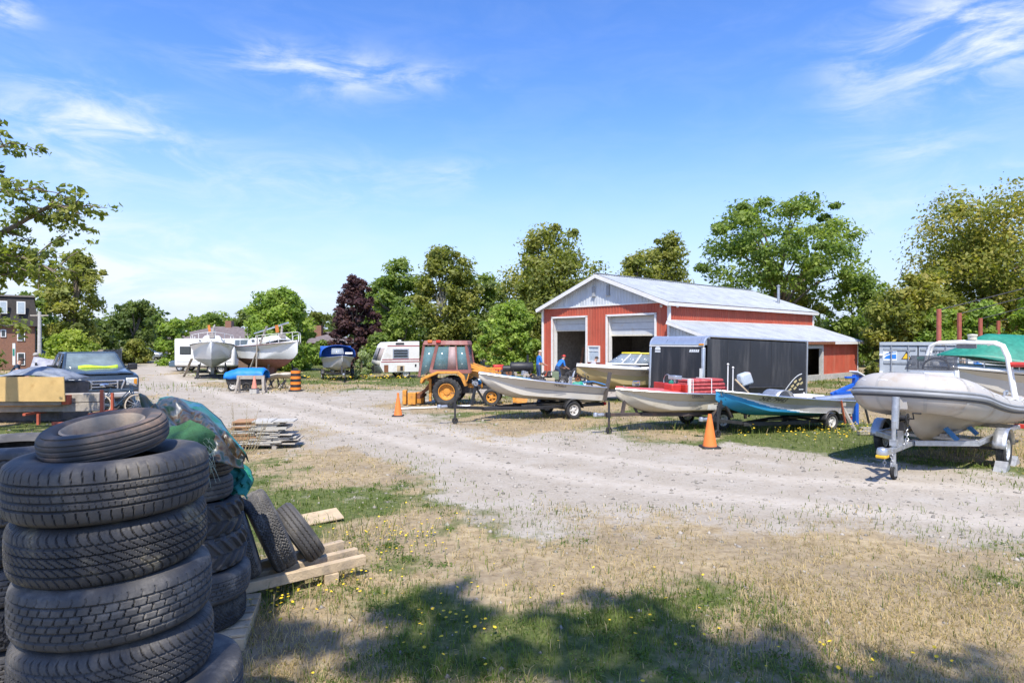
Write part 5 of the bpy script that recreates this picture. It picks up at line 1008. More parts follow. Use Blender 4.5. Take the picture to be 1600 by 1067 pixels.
b = B(); b.box((2.98, 0, .50), (.24, .13, .1)); b.lathe([(.001, .10), (.07, .08), (.085, .02), (.08, -.02)], 14, (3.08, 0, .49)); b.obj('coupling_head', m_alu, t4, bevel=.01); B().box((3.08, 0, .44), (.18, .15, .05)).obj('coupling_guard', M('yellow_guard', (.7, .42, .02), .5), t4, bevel=.015)
def chain(t, pts, r=.022):
    for k in range(len(pts) - 1):
        a, c = Vector(pts[k]), Vector(pts[k + 1]); n_ = max(1, int((c - a).length / (r * 1.9)))
        for i in range(n_):
            p_ = a.lerp(c, (i + .5) / n_); bb = B(); tt = [(r * 1.3 * math.cos(q), 0, r * math.sin(q)) if i % 2 == 0 else (r * 1.3 * math.cos(q), r * math.sin(q), 0) for q in [6.283 * j / 10 for j in range(11)]]; m_ = (c - a).to_track_quat('X', 'Z').to_matrix(); bb.tube([p_ + m_ @ Vector(q) for q in tt], .005, 5, False); bb.obj('chain_link', m_galv, t)
chain(t4, [(2.85, .06, .45), (2.85, .07, .26)]); chain(t4, [(2.78, -.06, .45), (2.76, -.07, .22)]); chain(t4, [(2.15, .06, .86), (2.3, .12, .62), (2.35, .1, .55)])
B().prism([(-.24, 0), (.2, 0), (-.02, .17)], -.09, .09).obj('wheel_chock', m_galv, t4, (.42, 1.02, .0)); B().prism([(-.2, 0), (.24, 0), (.02, .17)], -.09, .09).obj('wheel_chock', m_galv, t4, (-.42, 1.02, .0))
for x, y in ((.9, .45), (.9, -.45), (-.2, .5), (-.2, -.5)): B().beam((x, y * 1.1, .52), (x, y * .7, .72), .14, .05).obj('keel_pad', m_bluerim, t4)
LB = 5.7; bow4 = jack4 - h4 * .35; b4 = put('inflatable_boat', 'grey rigid inflatable boat with white tubular arch on a galvanised trailer', 'boat', bow4, h4, LB, 0, 0)
m_tube = M('hypalon_grey', (.46, .43, .39), .5, var=.06, scale=1.5, dirt=(.38, .29, .2), dirtamt=.45, dscale=1.6); m_band4 = M('rub_strake', (.26, .27, .28), .55, var=.1); m_bandd = M('rub_strake_dark', (.07, .07, .075), .6)
rT = .285
def rT4(x): return .28 + .05 * max(0, min(1, (x - 2.2) / 2.5))
def zc4(x): return .80 + .64 * max(0, min(1, x / LB)) ** 1.8
def ctr4(n=60):
    pts = []; hb = .68
    for k in range(n + 1):
        f = k / n; a = f * 2 - 1; q = abs(a)
        if q > .42: x = (1 - q) / .58 * (LB - 1.35); y = hb
        else:
            th = q / .42 * (math.pi / 2); x = LB - 1.35 + (1.35 - rT) * math.cos(th) ** .55; y = hb * math.sin(th) ** .75
        pts.append(Vector((x, math.copysign(y, a), zc4(x))))
    return pts
c4p = ctr4(72)
B().tube(c4p, [rT4(c4p[k].x) * (.55 if k in (0, 72) else .9 if k in (1, 71) else 1) for k in range(73)], 24).obj('tube', m_tube, b4)
def offs(pts, d, dz, s0=0):
    out = []
    for i, p in enumerate(pts):
        tdir = (pts[min(i + 1, len(pts) - 1)] - pts[max(i - 1, 0)]).normalized(); nn = Vector((tdir.y, -tdir.x, 0)).normalized(); d_ = d - rT + rT4(p.x); q = p + nn * d_ * -1
        if (q - Vector((2.5, 0, p.z))).length < (p - Vector((2.5, 0, p.z))).length: q = p + nn * d_
        out.append(q + Vector((0, 0, dz)))
    return out
for k in (6, 13, 20, 27, 33, 39, 45, 52, 59, 66):     # glued seams round the tube
    p_ = c4p[k]; tg = (c4p[k + 1] - c4p[k - 1]).normalized(); B().tube([p_ - tg * .025, p_ + tg * .025], rT4(p_.x) + .003, 24, False).obj('seam_band', M('seam_grey', (.4, .38, .35), .55), b4)
B().tube([q_ + Vector((0, 0, -.035 * abs(math.sin(i_ * .75)))) for i_, q_ in enumerate(offs(c4p, rT * .72, rT * .78))][3:-3], .009, 5).obj('grab_rope', m_white, b4)
for d, dz, r_, mt, nm in ((rT + .002, .01, .042, m_band4, 'rub_strake'), (rT - .006, -.045, .022, m_bandd, 'rub_strake'), (rT - .012, .075, .026, m_band4, 'rub_strake')): B().tube(offs(c4p, d, dz), r_, 8).obj(nm, mt, b4)
g4 = hull(b4, LB - .30, 1.6, .48, .42, M('keel_cream', (.5, .44, .36), .4, var=.06), chineb=.92, chinez=.8, bowcut=.55, z0=.40, taper=3.2, ks=.72, kp=1.6, name='keel_hull')
b = B(); b.grid(lambda u, v: (.1 + u * (LB - 1.4), (v - .5) * 1.2, .80 + .34 * u ** 1.8), 12, 4); b.obj('deck', m_deckw, b4, solid=.02, recalc=False)
b = B(); b.box((LB - 1.9, 0, 1.38), (.5, .75, .7), taper=(.8, .95)); b.obj('console', m_deckw, b4, bevel=.03); b = B(); b.grid(lambda u, v: (LB - 1.68 - .18 * v, (u - .5) * (.85 - .12 * v), 1.72 + .26 * v), 8, 4); b.obj('windscreen', M('smoked_screen', (.06, .06, .06), .1, alpha=.55), b4, solid=.008, recalc=False)
b = B(); b.tube([(LB - 2.0 - .08 * math.sin(q), .21 * math.cos(q), 1.76 + .17 * math.sin(q)) for q in [6.283 * k / 24 for k in range(25)]], .018, 6, False); b.beam((LB - 2, -.2, 1.76), (LB - 2, .2, 1.76), .03, .02); b.obj('steering_wheel', m_black, b4)
xa = 1.35
arch = [(.0, -.80, .98), (.0, -.80, 1.2), (.03, -.70, 1.95), (.06, -.62, 2.17), (.09, -.50, 2.23), (.1, 0, 2.25), (.09, .50, 2.23), (.06, .62, 2.17), (.03, .70, 1.95), (0, .80, 1.2), (.0, .84, 1.0), (.05, .92, .96)]
for dx_ in (0, .2): B().tube([(xa + q[0] + dx_, q[1], q[2] - dx_ * .1) for q in arch], .034, 10).obj('arch_tube', m_white, b4)
for y in (-.66, -.4, 0, .4, .66): B().tube([(xa + .08, y, 2.19 if abs(y) < .6 else 2.0), (xa + .24, y, 2.18 if abs(y) < .6 else 1.99)], .022, 6).obj('arch_rung', m_white, b4)
b = B(); b.box((xa + .2, .02, 2.15), (.1, .34, .1)); b.obj('deck_light', M('lamp_grey', (.2, .2, .21), .5), b4, bevel=.01); B().lathe([(.08, 0), (.08, .08), (.095, .09), (.09, .12), (.001, .13)], 14, (xa + .1, .1, 2.28)).obj('navigation_light', M('lamp_cream', (.6, .57, .45), .5), b4)
B().tube([(xa + .12, .74, 1.78), (xa + .12, .98, 1.78)], .055, 10).obj('red_float', m_red, b4); B().tube([(xa + .12, -.74, 1.86), (xa + .12, -.9, 1.86)], .055, 10).obj('green_float', m_gtarp, b4)
for x, y in ((LB - .52, -.02),):
    b = B(); b.box((x, y, zc4(x) + .36), (.12, .44, .05)); b.obj('grab_handle', m_band4, b4, bevel=.02)
for x in (2.7,): b = B(); b.tube([(x - .12, .88, zc4(x) + rT - .02), (x - .12, .88, zc4(x) + rT + .05), (x + .12, .88, zc4(x) + rT + .05), (x + .12, .88, zc4(x) + rT - .02)], .02, 6); b.obj('grab_handle', m_galv, b4)
b = B(); b.tube([(LB - .03, .0, 1.12), (LB + .0, 0, 1.30)], .05, 8); b.box((LB + .0, 0, 1.22), (.04, .2, .2)); b.obj('bow_patch', m_tube, b4)
# --- bowrider with yellow cover in front of the barn
h5 = Vector((-.98, -.18)).normalized(); bow5 = Vector((2.42, 23.1)); trailer('dark trailer under the cream bowrider by the barn', bow5 - h5 * 3.2, h5, 3.9, 1.2, 1.7, .55, m_dkmetal, jx=.2)
b5 = put('bowrider', 'cream and tan bowrider with yellow-edged windscreen in front of the barn doors', 'boat', bow5, h5, 5.3, .36, R(.8), fb)
m_tan5 = M('hull_ochre', (.46, .36, .17), .4, var=.1, scale=1.2); m_pk5 = M('hull_beige', (.5, .42, .35), .4, var=.06)
g5 = hull(b5, 5.3, 2.0, .80, .1, [m_tan5, m_pk5, m_deckw], chineb=.8, bowcut=.7, pick=lambda s, q: 2 if q > .93 else 1 if q > .62 else 0, nz=20); gunwale(b5, g5, 5.3, .03, m_deckw); deck(b5, g5, 5.3, .56, 1.0, m_deckw, crown=.08, dz=.01); floor_in(b5, g5, 5.3, .45, .56, m_deckw)
wsb = [(.78, 0), (.70, .42), (.62, .72), (.50, .86)]; wst = [(.66, 0), (.62, .36), (.56, .6), (.47, .74)]
for sg in (-1, 1):
    for k in range(3):
        lo = [(wsb[i][0] * 5.3, sg * wsb[i][1], 1.0) for i in (k, k + 1)]; hi = [(wst[i][0] * 5.3, sg * wst[i][1], 1.38) for i in (k, k + 1)]
        b = B(); b.quad(lo[0], lo[1], hi[1], hi[0]); w_ = b.obj('windscreen_pane', M('screen_tint', (.3, .36, .42), .08, alpha=.5), b5, solid=.008, recalc=False); B().beam(lo[1], hi[1], .035, .035).obj('screen_post', m_white, w_)
    B().tube([(x * 5.3, sg * y, 1.40) for x, y in wst], .035, 6).obj('screen_top_edge', M('cover_yellow', (.7, .55, .03), .5), b5); B().tube([(x * 5.3, sg * y, 1.0) for x, y in wsb], .025, 6).obj('screen_base', m_white, b5)
marks(b5, 8, .1, (2.9, g5(.55)[0] - .03, .70), (R(-12), 0, R(180)))
# --- boat under a green tarpaulin at the right
h6 = Vector((-.985, .17)).normalized(); bow6 = Vector((11.9, 17.4)); trailer('galvanised trailer under the boat with the green tarpaulin', bow6 - h6 * 3.4, h6, 4.2, 1.2, 1.8, .58, m_galv)
b6 = put('cuddy_boat', 'white motorboat with bow rail half covered by a green tarpaulin', 'boat', bow6, h6, 5.8, .45, R(1.0), fb)
g6 = hull(b6, 5.8, 2.2, .86, .14, [m_hullw, m_deckw, m_black], chineb=.82, bowcut=.72, nz=26, pick=lambda s, q: 1 if q > .92 else 2 if q > .88 else 0); deck(b6, g6, 5.8, .5, 1.0, m_deckw, crown=.12, dz=.01)
for sg in (-1, 1):
    B().tube([((.55 + .45 * i / 10) * 5.8 - .1, sg * g6(.55 + .45 * i / 10)[0] * .93, g6(.55 + .45 * i / 10)[1] + .22) for i in range(11)], .018, 6).obj('bow_rail', m_white, b6)
    for s in (.6, .72, .84, .94): B().tube([(s * 5.8 - .1, sg * g6(s)[0] * .93, g6(s)[1]), (s * 5.8 - .1, sg * g6(s)[0] * .93, g6(s)[1] + .22)], .014, 6).obj('rail_post', m_white, b6)
B().box((4.0, .78, 1.13), (.5, .3, .16)).obj('locker', m_white, b6, bevel=.02)
marks(b6, 7, .1, (3.7, g6(.62)[0] + .012, 1.0), (R(-10), 0, R(180)))
def cover(u, v):
    x = -.2 + u * 5.85; y = (v - .5) * 2.3 * (1 if u < .7 else 1 - (u - .7) * 2.4); ridge = 2.06 if u < .80 else 2.06 - (u - .80) * 3.2; e = 1.2 if u < .6 else 1.2 + (u - .6) * .55
    z = e + (ridge - e) * (1 - abs(v * 2 - 1) ** 1.3) + .04 * mnoise.noise(Vector((u * 7, v * 6, 2))) - .05 * math.sin(u * 12) * abs(v * 2 - 1); return (x, y, z - .12)
b = B(); b.grid(cover, 40, 16); o = b.obj('tarpaulin', m_gtarp, None, b6.location, b6.rotation_euler, solid=.006, recalc=False); tag(o, 'dark green tarpaulin stretched over the boat by the white container', 'tarpaulin')
def skirt(u, v): return P(1478 + 12 * u + 4 * math.sin(v * 6), 580 + 42 * v, 17.2 + .2 * math.sin(u * 9) * v) + Vector((0, .05 * mnoise.noise(Vector((u * 5, v * 5, 0))), 0))
drape(skirt, 10, 12, 'tarpaulin_flap', m_gtarp, 'loose green tarpaulin flap hanging before the bow of the covered boat', 'tarpaulin')
# --- small boat with blue canopy, seen bow-on
h7 = Vector((.36, -.93)).normalized(); bow7 = Vector((-9.35, 33.9)); trailer('dark trailer under the aluminium boat with blue canopy', bow7 - h7 * 2.9, h7, 3.5, 1.2, 1.7, .55, m_dkmetal, jx=.25)
b7 = put('canopy_boat', 'aluminium fishing boat with bright blue canopy seen bow-on', 'boat', bow7, h7, 4.6, .45, R(2), fb)
g7 = hull(b7, 4.6, 1.75, .72, .12, [m_al3, m_alu], chineb=.86, bowcut=.6, pick=lambda s, q: 1 if q > .93 else 0); deck(b7, g7, 4.6, .62, .99, m_alu, crown=.03); floor_in(b7, g7, 4.6, .4, .6, m_alu); gunwale(b7, g7, 4.6, .025, m_alu)
m_cnv = M('canvas_blue', (.01, .09, .42), .7, var=.1)
b = B(); b.grid(lambda u, v: (.6 + v * 1.7, math.cos(math.pi * u) * .98 * (1 - .12 * max(0, math.sin(math.pi * u))), .80 + .72 * math.sin(math.pi * u) ** .45 * (1 - .12 * (v - .5) ** 2)), 28, 6); b.obj('canopy', m_cnv, b7, solid=.02, recalc=False); b = B(); b.grid(lambda u, v: (.62, (u - .5) * 1.8, .84 + v * .66), 4, 4); b.obj('canopy_back', m_cnv, b7, solid=.02, recalc=False)
b = B(); b.quad((2.5, -.42, .98), (2.5, .30, .98), (2.3, .26, 1.32), (2.3, -.38, 1.32)); b.obj('windscreen', m_clear, b7, solid=.01, recalc=False); B().box((2.4, .58, 1.02), (.2, .42, .12)).obj('white_box', m_white, b7, bevel=.02)
# --- two white sailboats on cradles
sgp = 'sailboats propped on cradles'
def sailboat(label, c, h, hullc, botc, bandc, mastfold, cradle):
    L = 6.6; h = Vector(h).normalized(); bow = Vector(c) + h * 2.6; t = put('sailboat', label, 'sailboat', (bow.x, bow.y), (h.x, h.y), L, .62, R(0), sgp)
    g = hull(t, L, 2.55, 1.35, .28, [hullc, botc, bandc], chineb=.84, chinez=.42, bowcut=.55, nz=30, taper=2.8, mid=.6, pick=lambda s, q: 2 if q > .92 else 0, stern=.8, zsplit=.58, ks=.6, kp=1.5)
    deck(t, g, L, 0.02, .995, m_deckw, crown=.10, dz=-.02)
    b = B(); b.grid(lambda u, v: (1.3 + u * 3.5, (v * 2 - 1) * (.78 - .25 * u), 1.42 + .28 * u ** 2 + .42 * (1 - (v * 2 - 1) ** 6) * (1 - max(0, (u - .75) / .25) ** 2 * .9)), 16, 14); b.obj('cabin', m_deckw, t, solid=.02, recalc=False)
    for s in (-1, 1):
        for x in (2.1, 3.2): B().box((x, s * .70, 1.68), (.35, .05, .14)).obj('portlight', m_glass, t)
    for s in (-1, 1):
        rp = [((.55 + .45 * i / 12) * L, s * g(.55 + .45 * i / 12)[0] * .94, g(.55 + .45 * i / 12)[1] + .55) for i in range(13)]; B().tube(rp, .016, 6).obj('pulpit_rail', m_white, t)
        for i in (0, 4, 8, 11): B().tube([(rp[i][0], rp[i][1], rp[i][2] - .55), rp[i]], .016, 5).obj('stanchion', m_white, t)
        for x in (1.0, 2.2): B().tube([(x, s * 1.05, 1.35), (x, s * 1.05, 1.95)], .014, 5).obj('stanchion', m_white, t)
    b = B(); b.prism([(2.2, .1), (3.9, .1), (3.5, -.42), (2.4, -.42)], -.09, .09); b.obj('keel', botc, t); b = B(); mastfold(b, L); b.obj('folded_mast', m_alu, t)
    b = B(); b.box((4.6, 0, 1.95), (.4, .3, .25)); b.tube([(4.5, .0, 1.9), (4.4, .1, 2.5), (4.2, .15, 2.65)], [.08, .07, .04], 6); b.obj('rolled_sail', M('sail_cover', (.3, .27, .24), .8, var=.3), t, bevel=.04); B().box((4.25, -.15, 2.4), (.16, .14, .45), rot=(R(8), 0, 0)).obj('orange_flag', M('flag_orange', (.6, .2, .04), .7), t)
    k = thing('boat_cradle', cradle, 'cradle', t.location.copy(), rz_of((h.x, h.y)), 'sailboat cradles'); k.location.z = 0
    for x in (1.6, 4.4):
        B().beam((x, -.95, .06), (x, .95, .06), .1, .1).obj('cross_bar', m_dkmetal, k)
        for s in (-1, 1): B().beam((x, s * .85, .06), (x, s * .72, .88), .08, .08).obj('upright', m_dkmetal, k)
    for s in (-1, 1): B().beam((1.6, s * .8, .06), (4.4, s * .8, .06), .08, .08).obj('runner', m_dkmetal, k)
    B().box((3, 0, .12), (1.2, .4, .22)).obj('keel_block', m_dkmetal, k)
    return t
m_h1 = M('sail_hull_white', (.72, .73, .72), .35, var=.04, coat=.2); m_g1 = M('antifoul_grey', (.36, .38, .35), .7, var=.12); m_bk = M('toe_rail_dark', (.07, .06, .06), .6); m_r1 = M('antifoul_brown', (.25, .11, .09), .75, var=.2); m_rr = M('toe_rail_red', (.35, .17, .14), .6)
sailboat('white sailboat with dark rail and grey bottom, bow towards the viewer', (-18.35, 37.6), (.42, -.9), m_h1, m_g1, m_bk, lambda b, L: b.tube([(.3, .1, 2.3), (4.4, 0, 2.35)], .05, 8), 'steel cradle under the left sailboat')
sailboat('white sailboat with red-brown bottom left of the orange drum', (-14.35, 37.6), (.72, -.7), m_h1, m_r1, m_rr, lambda b, L: b.tube([(.2, .2, 2.15), (5.2, .1, 2.75)], .05, 8), 'steel cradle under the right sailboat')
pp = 'boards propped against the sailboats'
for (a, c, Y0, Y1, lab, w_) in (((287, 588), (300, 560), 39, 38, 'short grey plank propped under the left sailboat', .14), ((385, 583), (417, 510), 37.5, 36.6, 'long pale plank leaning up past the right sailboat', .11), ((400, 580), (402, 525), 37, 36.8, 'upright pole beside the right sailboat', .07)):
    p0 = P(a[0], a[1], Y0); p0.z = .02; o = B().beam(p0, P(c[0], c[1], Y1), w_, .05).obj('plank', m_greywood); tag(o, lab, 'plank', pp)
# --- dinghy under blue tarpaulin with a sawhorse in front
q = P(386, 598, 28.3); t = thing('covered_dinghy', 'small boat wrapped in a bright blue tarpaulin', 'boat', (q.x, q.y, 0), R(4))
m_btarp = M('tarp_bright_blue', (.01, .2, .62), .55, var=.15, scale=5)
b = B(); b.grid(lambda u, v: ((v - .5) * 1.75, math.cos(math.pi * u) * .5 * (1 - .3 * max(0, -v + .25)), .55 + .48 * math.sin(math.pi * u) ** .6 * (.62 + .38 * min(1, v * 3.2)) * (1 - .25 * max(0, v - .92) * 12) + .03 * mnoise.noise(Vector((u * 5, v * 9, 0)))), 18, 28); b.obj('tarpaulin', m_btarp, t, solid=.02, recalc=False)
b = B(); b.box((0, 0, .42), (1.5, .8, .3), taper=1.1); b.obj('hull', m_dkmetal, t, bevel=.05)
for x in (-.4, .35): B().tube([(x, -.52, .55)] + [(x, -.52 * math.cos(a), .55 + .5 * math.sin(a)) for a in [math.pi * k / 8 for k in range(9)]], .015, 5).obj('rope', m_white, t)
wheel(t, -.5, -.35, .45, .14, m_rim); wheel(t, .1, -.35, .4, .14, m_black)
q = P(392, 612, 27.0); t = thing('sawhorse', 'weathered wooden sawhorse in front of the blue tarpaulin', 'sawhorse', (q.x, q.y, 0), R(2))
B().box((0, 0, .68), (1.2, .09, .16)).obj('top_beam', m_greywood, t)
for x in (-.5, .52):
    for y in (-.22, .22): B().beam((x * 1.18, y, .0), (x, y * .15, .72), .1, .045).obj('leg', m_greywood, t)
# ------------------------------------------------------------------ black cargo trailer
hT = Vector((-.855, -.518)).normalized(); nT = Vector((hT.y * -1, hT.x)); fc = Vector((6.22, 19.95)) - nT * -0; fc = fc + Vector((-.518, .855)) * 1.27
ct = thing('cargo_trailer', 'black enclosed cargo trailer with aluminium edges parked before the barn', 'trailer', (fc.x, fc.y, 0), rot=(0, R(-1.7), rz_of(hT)))
m_blk = M('trailer_black', (.022, .024, .03), .38, var=.15, scale=1.2, dirt=(.1, .095, .095), dirtamt=.5, dscale=2, streak=True); TL, TW, TB, TT = 5.5, 2.5, .42, 2.44
m_band = M('trailer_aluminium', (.6, .62, .65), .3, metal=.7, var=.08)
B().box((-TL / 2 - .05, TW / 2 - .01, (TB + TT) / 2 - .03), (TL - .2, .03, TT - TB - .12)).obj('side_panel', m_blk, ct, smooth=False); B().box((-TL / 2 - .05, -TW / 2 + .01, (TB + TT) / 2 - .03), (TL - .2, .03, TT - TB - .12)).obj('side_panel', m_blk, ct, smooth=False)
B().box((-.0, 0, (TB + TT) / 2 - .16), (.03, TW - .2, TT - TB - .3)).obj('front_panel', m_blk, ct, smooth=False); B().box((-TL, 0, (TB + TT) / 2), (.04, TW - .04, TT - TB)).obj('rear_door', m_blk, ct, smooth=False)
b = B(); b.prism([(.012 - .30 * (1 - math.cos(a)), TT - .30 + .30 * math.sin(a)) for a in [math.pi / 2 * k / 8 for k in range(9)]] + [(-.30, TT - .30)], -TW / 2 + .02, TW / 2 - .02); b.obj('front_cap', m_band, ct); B().box((.012, 0, TT - .34), (.04, TW - .02, .05)).obj('cap_seam', m_trim, ct)
B().box((-TL / 2 - .14, 0, TT - .012), (TL - .28, TW - .06, .03)).obj('roof', m_band, ct, smooth=False)
for s in (-1, 1):
    B().box((-.02, s * (TW / 2 - .05), (TB + TT) / 2 - .2), (.11, .11, TT - TB - .36)).obj('corner_post', m_band, ct, bevel=.03)
    B().tube([(.0, s * (TW / 2 - .03), TT - .34)] + [(-.30 + .30 * math.cos(a), s * (TW / 2 - .03), TT - .32 + .30 * math.sin(a)) for a in [math.pi / 2 * k / 6 for k in range(7)]] + [(-TL, s * (TW / 2 - .02), TT - .02)], .035, 8).obj('edge_trim', m_band, ct)
    B().box((-TL / 2, s * (TW / 2 - .0), TB + .03), (TL, .06, .09)).obj('bottom_rail', m_dkmetal, ct); B().box((-TL + .01, s * (TW / 2 + .0), (TB + TT) / 2), (.06, .07, TT - TB)).obj('rear_post', m_band, ct)
    for x in (-1.15, -2.3, -3.45, -4.6): B().box((x, s * (TW / 2 + .008), (TB + TT) / 2 - .03), (.035, .01, TT - TB - .14)).obj('panel_seam', M('seam_black', (.035, .036, .04), .5), ct, smooth=False)
    for x in (-2.6, -3.5): wheel(ct, x, s * (TW / 2 - .1), .68, .2, m_rim)
    b = B(); b.box((-3.05, s * (TW / 2 + .02), .74), (2.0, .26, .05)); b.obj('fender', m_dkmetal, ct, bevel=.01)
B().box((-TL / 2, 0, TB), (TL - .1, TW - .1, .1)).obj('chassis', m_dkmetal, ct)
B().box((.04, TW / 2 - .1, TT - .29), (.03, .2, .06)).obj('marker_lamp', M('amber', (.75, .3, .02), .4), ct, bevel=.01); B().box((.02, TW / 2 - .09, TB + .55), (.04, .12, .8)).obj('white_patch', m_trim, ct)
lg_ = B(); lg_.prism([(-.13, .03), (-.12, .11), (-.05, .16), (.05, .16), (.12, .11), (.13, .03)], .018, .024, 'X'); lg_.prism([(-.13, -.05), (-.13, .0), (.13, .0), (.13, -.05)], .018, .024, 'X'); lg_.obj('maker_emblem', m_wht, ct, (0, -TW / 2 + .42, TT - .52), smooth=False)
b = B()
for k in range(5): b.prism([(-.20 + k * .085, -.045), (-.135 + k * .085, -.045), (-.11 + k * .085, .045), (-.175 + k * .085, .045)], .018, .024, 'X')
b.obj('maker_emblem', m_wht, ct, (0, TW / 2 - .42, TT - .50), smooth=False)
# swoosh of small flags near the rear corner
yS = TW / 2 + .012; b = B(); arc = [(-4.25 - .95 * f, .62 + .58 * math.sin(f * 1.45)) for f in [k / 12 for k in range(13)]]
for k in range(12): b.prism([arc[k], arc[k + 1], (arc[k + 1][0], arc[k + 1][1] + .03), (arc[k][0], arc[k][1] + .03)], yS, yS + .006)
sw = b.obj('swoosh', m_wht, ct, smooth=False); m_gold = M('decal_gold', (.5, .42, .22), .5)
for (x, z) in ((-4.4, .62), (-4.55, .76), (-4.7, .68), (-4.72, .92), (-4.88, .82), (-5.0, 1.0), (-5.08, .86)): B().prism([(x, z), (x - .16, z + .08), (x - .2, z + .02), (x - .06, z - .06)], yS, yS + .005).obj('decal_check', m_gold, sw, smooth=False)
b = B()
for k in range(6): b.box((-5.06 - k * .045, yS, .64), (.03, .006, .035))
b.obj('small_print', m_wht, ct, smooth=False); B().lathe([(.035, 0), (.03, .03), (.001, .03)], 10, (-5.35, yS - .01, .5), 'Y').obj('rear_marker', m_white, ct)
b = B()
for s in (-1, 1): b.beam((0, s * .6, TB - .02), (1.2, 0, TB - .02), .07, .12)
b.tube([(1.1, 0, .06), (1.1, 0, .75)], .035, 8); b.obj('tongue', m_dkmetal, ct)
# ------------------------------------------------------------------ orange tractor with maroon cab
tr = thing('tractor_loader', 'orange loader tractor with faded maroon cab and big rear tyre', 'tractor', (-2.23, 22.0, 0), R(-3))
m_or = M('machine_orange', (.64, .28, .04), .6, var=.2, scale=3, dirt=(.2, .11, .05), dirtamt=.5, dscale=5); m_mar = M('faded_maroon', (.26, .1, .085), .65, var=.15, scale=2.5, dirt=(.34, .2, .17), dirtamt=.5)
def bigwheel(x, y, D, Wd):
    V, F = tyre_mesh(D, Wd, D * .56, 'lug', 160, 18, .045, 1); o = npmesh('tyre', V, F, m_rubber, parent=tr); o.data.shade_smooth(); o.data.set_sharp_from_angle(angle=R(40)); o.location = (x, y, D / 2); o.rotation_euler = (R(90), 0, 0)
    b = B(); r = D * .285
    for sg in (-1, 1):
        h = Wd * .4; b.lathe([(r, sg * h), (r * .92, sg * h), (r * .86, sg * h * .3), (r * .45, sg * h * .1), (r * .4, sg * h * .35), (.001, sg * h * .4)], 28)
        for k in range(8): a = 6.283 * k / 8; b.lathe([(.018, sg * h * .1), (.018, sg * h * .3), (.001, sg * h * .32)], 6, (r * .6 * math.cos(a), r * .6 * math.sin(a), 0))
    b.obj('rim', m_or, o)
for y in (-.62, .62): bigwheel(0, y, 1.02, .36)
for y in (-.5, .5): wheel(tr, 1.55, y, .62, .24, m_or, kind='block')
B().box((.1, 0, .68), (1.5, .7, .5)).obj('chassis', m_dkmetal, tr); b = B(); b.box((.95, 0, .92), (.55, .72, .62), taper=(.9, .9)); b.obj('bonnet', m_or, tr, bevel=.04); b = B(); b.box((1.5, 0, .78), (.7, .62, .42)); b.obj('engine', m_dkmetal, tr, bevel=.03)
for s in (-1, 1):   # fenders over the big wheels
    b = B(); prof = [(-.92, .82), (-.86, 1.0), (-.32, 1.22), (.42, 1.22), (.62, 1.06), (.72, .72), (.64, .70), (.5, 1.0), (.36, 1.14), (-.28, 1.14), (-.76, .94), (-.84, .8)]; b.prism(prof, s * .38, s * .84); b.obj('fender', m_or, tr, bevel=.015)
    b = B(); b.prism([(.42, 1.18), (.80, 1.18), (.72, .88), (.58, .80)], s * .60, s * .66); b.obj('quarter_frame', m_or, tr); b = B(); b.prism([(.50, 1.13), (.75, 1.13), (.69, .93), (.60, .88)], s * .665, s * .672); b.obj('quarter_glass', m_glass, tr)
# cab: posts, roof, glass
zc0, zc1 = 1.18, 2.22; cab = [(-.62, .63), (.72, .63)]
pts_b = {'rb': -.95, 'rf': .80}; 
for s in (-1, 1):
    for (x0, x1, w_) in ((-.98, -.82, .07), (-.58, -.36, .10), (.36, .30, .05), (.82, .66, .08)): B().beam((x0, s * .64, zc0 if x0 > -.7 else 1.02), (x1, s * .56, zc1 - .08), w_, w_).obj('cab_post', m_mar, tr)
    B().beam((-.6, s * .64, zc0 + .03), (.84, s * .64, zc0 + .03), .07, .12).obj('cab_sill', m_mar, tr)
    m_cg = M('cab_glass', (.16, .28, .3), .08, alpha=.62, var=.15)
    for (a, c, d, e) in (((-.55, zc0 + .1), (.02, zc0 + .1), (.06, zc1 - .16), (-.33, zc1 - .16)), ((.38, zc0 + .1), (.79, zc0 + .1), (.65, zc1 - .16), (.32, zc1 - .16)), ((-.93, 1.05), (-.62, zc0), (-.40, zc1 - .16), (-.79, zc1 - .16))):
        b = B(); b.quad(*[(q[0], s * (.645 - .08 * (q[1] - zc0)), q[1]) for q in (a, c, d, e)]); b.obj('side_glass', m_cg, tr, solid=.008, recalc=False)
    b = B(); b.quad(*[(q[0], s * (.648 - .08 * (q[1] - zc0)), q[1]) for q in ((.02, zc0 + .1), (.34, zc0 + .1), (.30, zc1 - .16), (.06, zc1 - .16))]); b.obj('door_panel', M('faded_pink_panel', (.36, .26, .25), .6), tr, solid=.02, recalc=False) if s < 0 else None
b = B(); b.quad((-.96, -.6, 1.06), (-.96, .6, 1.06), (-.8, .54, zc1 - .12), (-.8, -.54, zc1 - .12)); b.obj('rear_glass', m_cg, tr, solid=.008, recalc=False); b = B(); b.quad((.82, -.6, zc0 + .1), (.82, .6, zc0 + .1), (.67, .54, zc1 - .12), (.67, -.54, zc1 - .12)); b.obj('windscreen', m_cg, tr, solid=.008, recalc=False)
b = B(); b.box((-.06, 0, zc1 - .02), (1.62, 1.26, .16), taper=(.93, .9)); b.obj('cab_roof', m_mar, tr, bevel=.03)
for x, y in ((-.6, -.6), (-.3, -.62)): b = B(); b.box((x, y, zc1 + .03), (.16, .08, .1)); b.obj('work_lamp', m_red if x > -.5 else M('lamp_orange', (.6, .16, .04), .5), tr, bevel=.015)
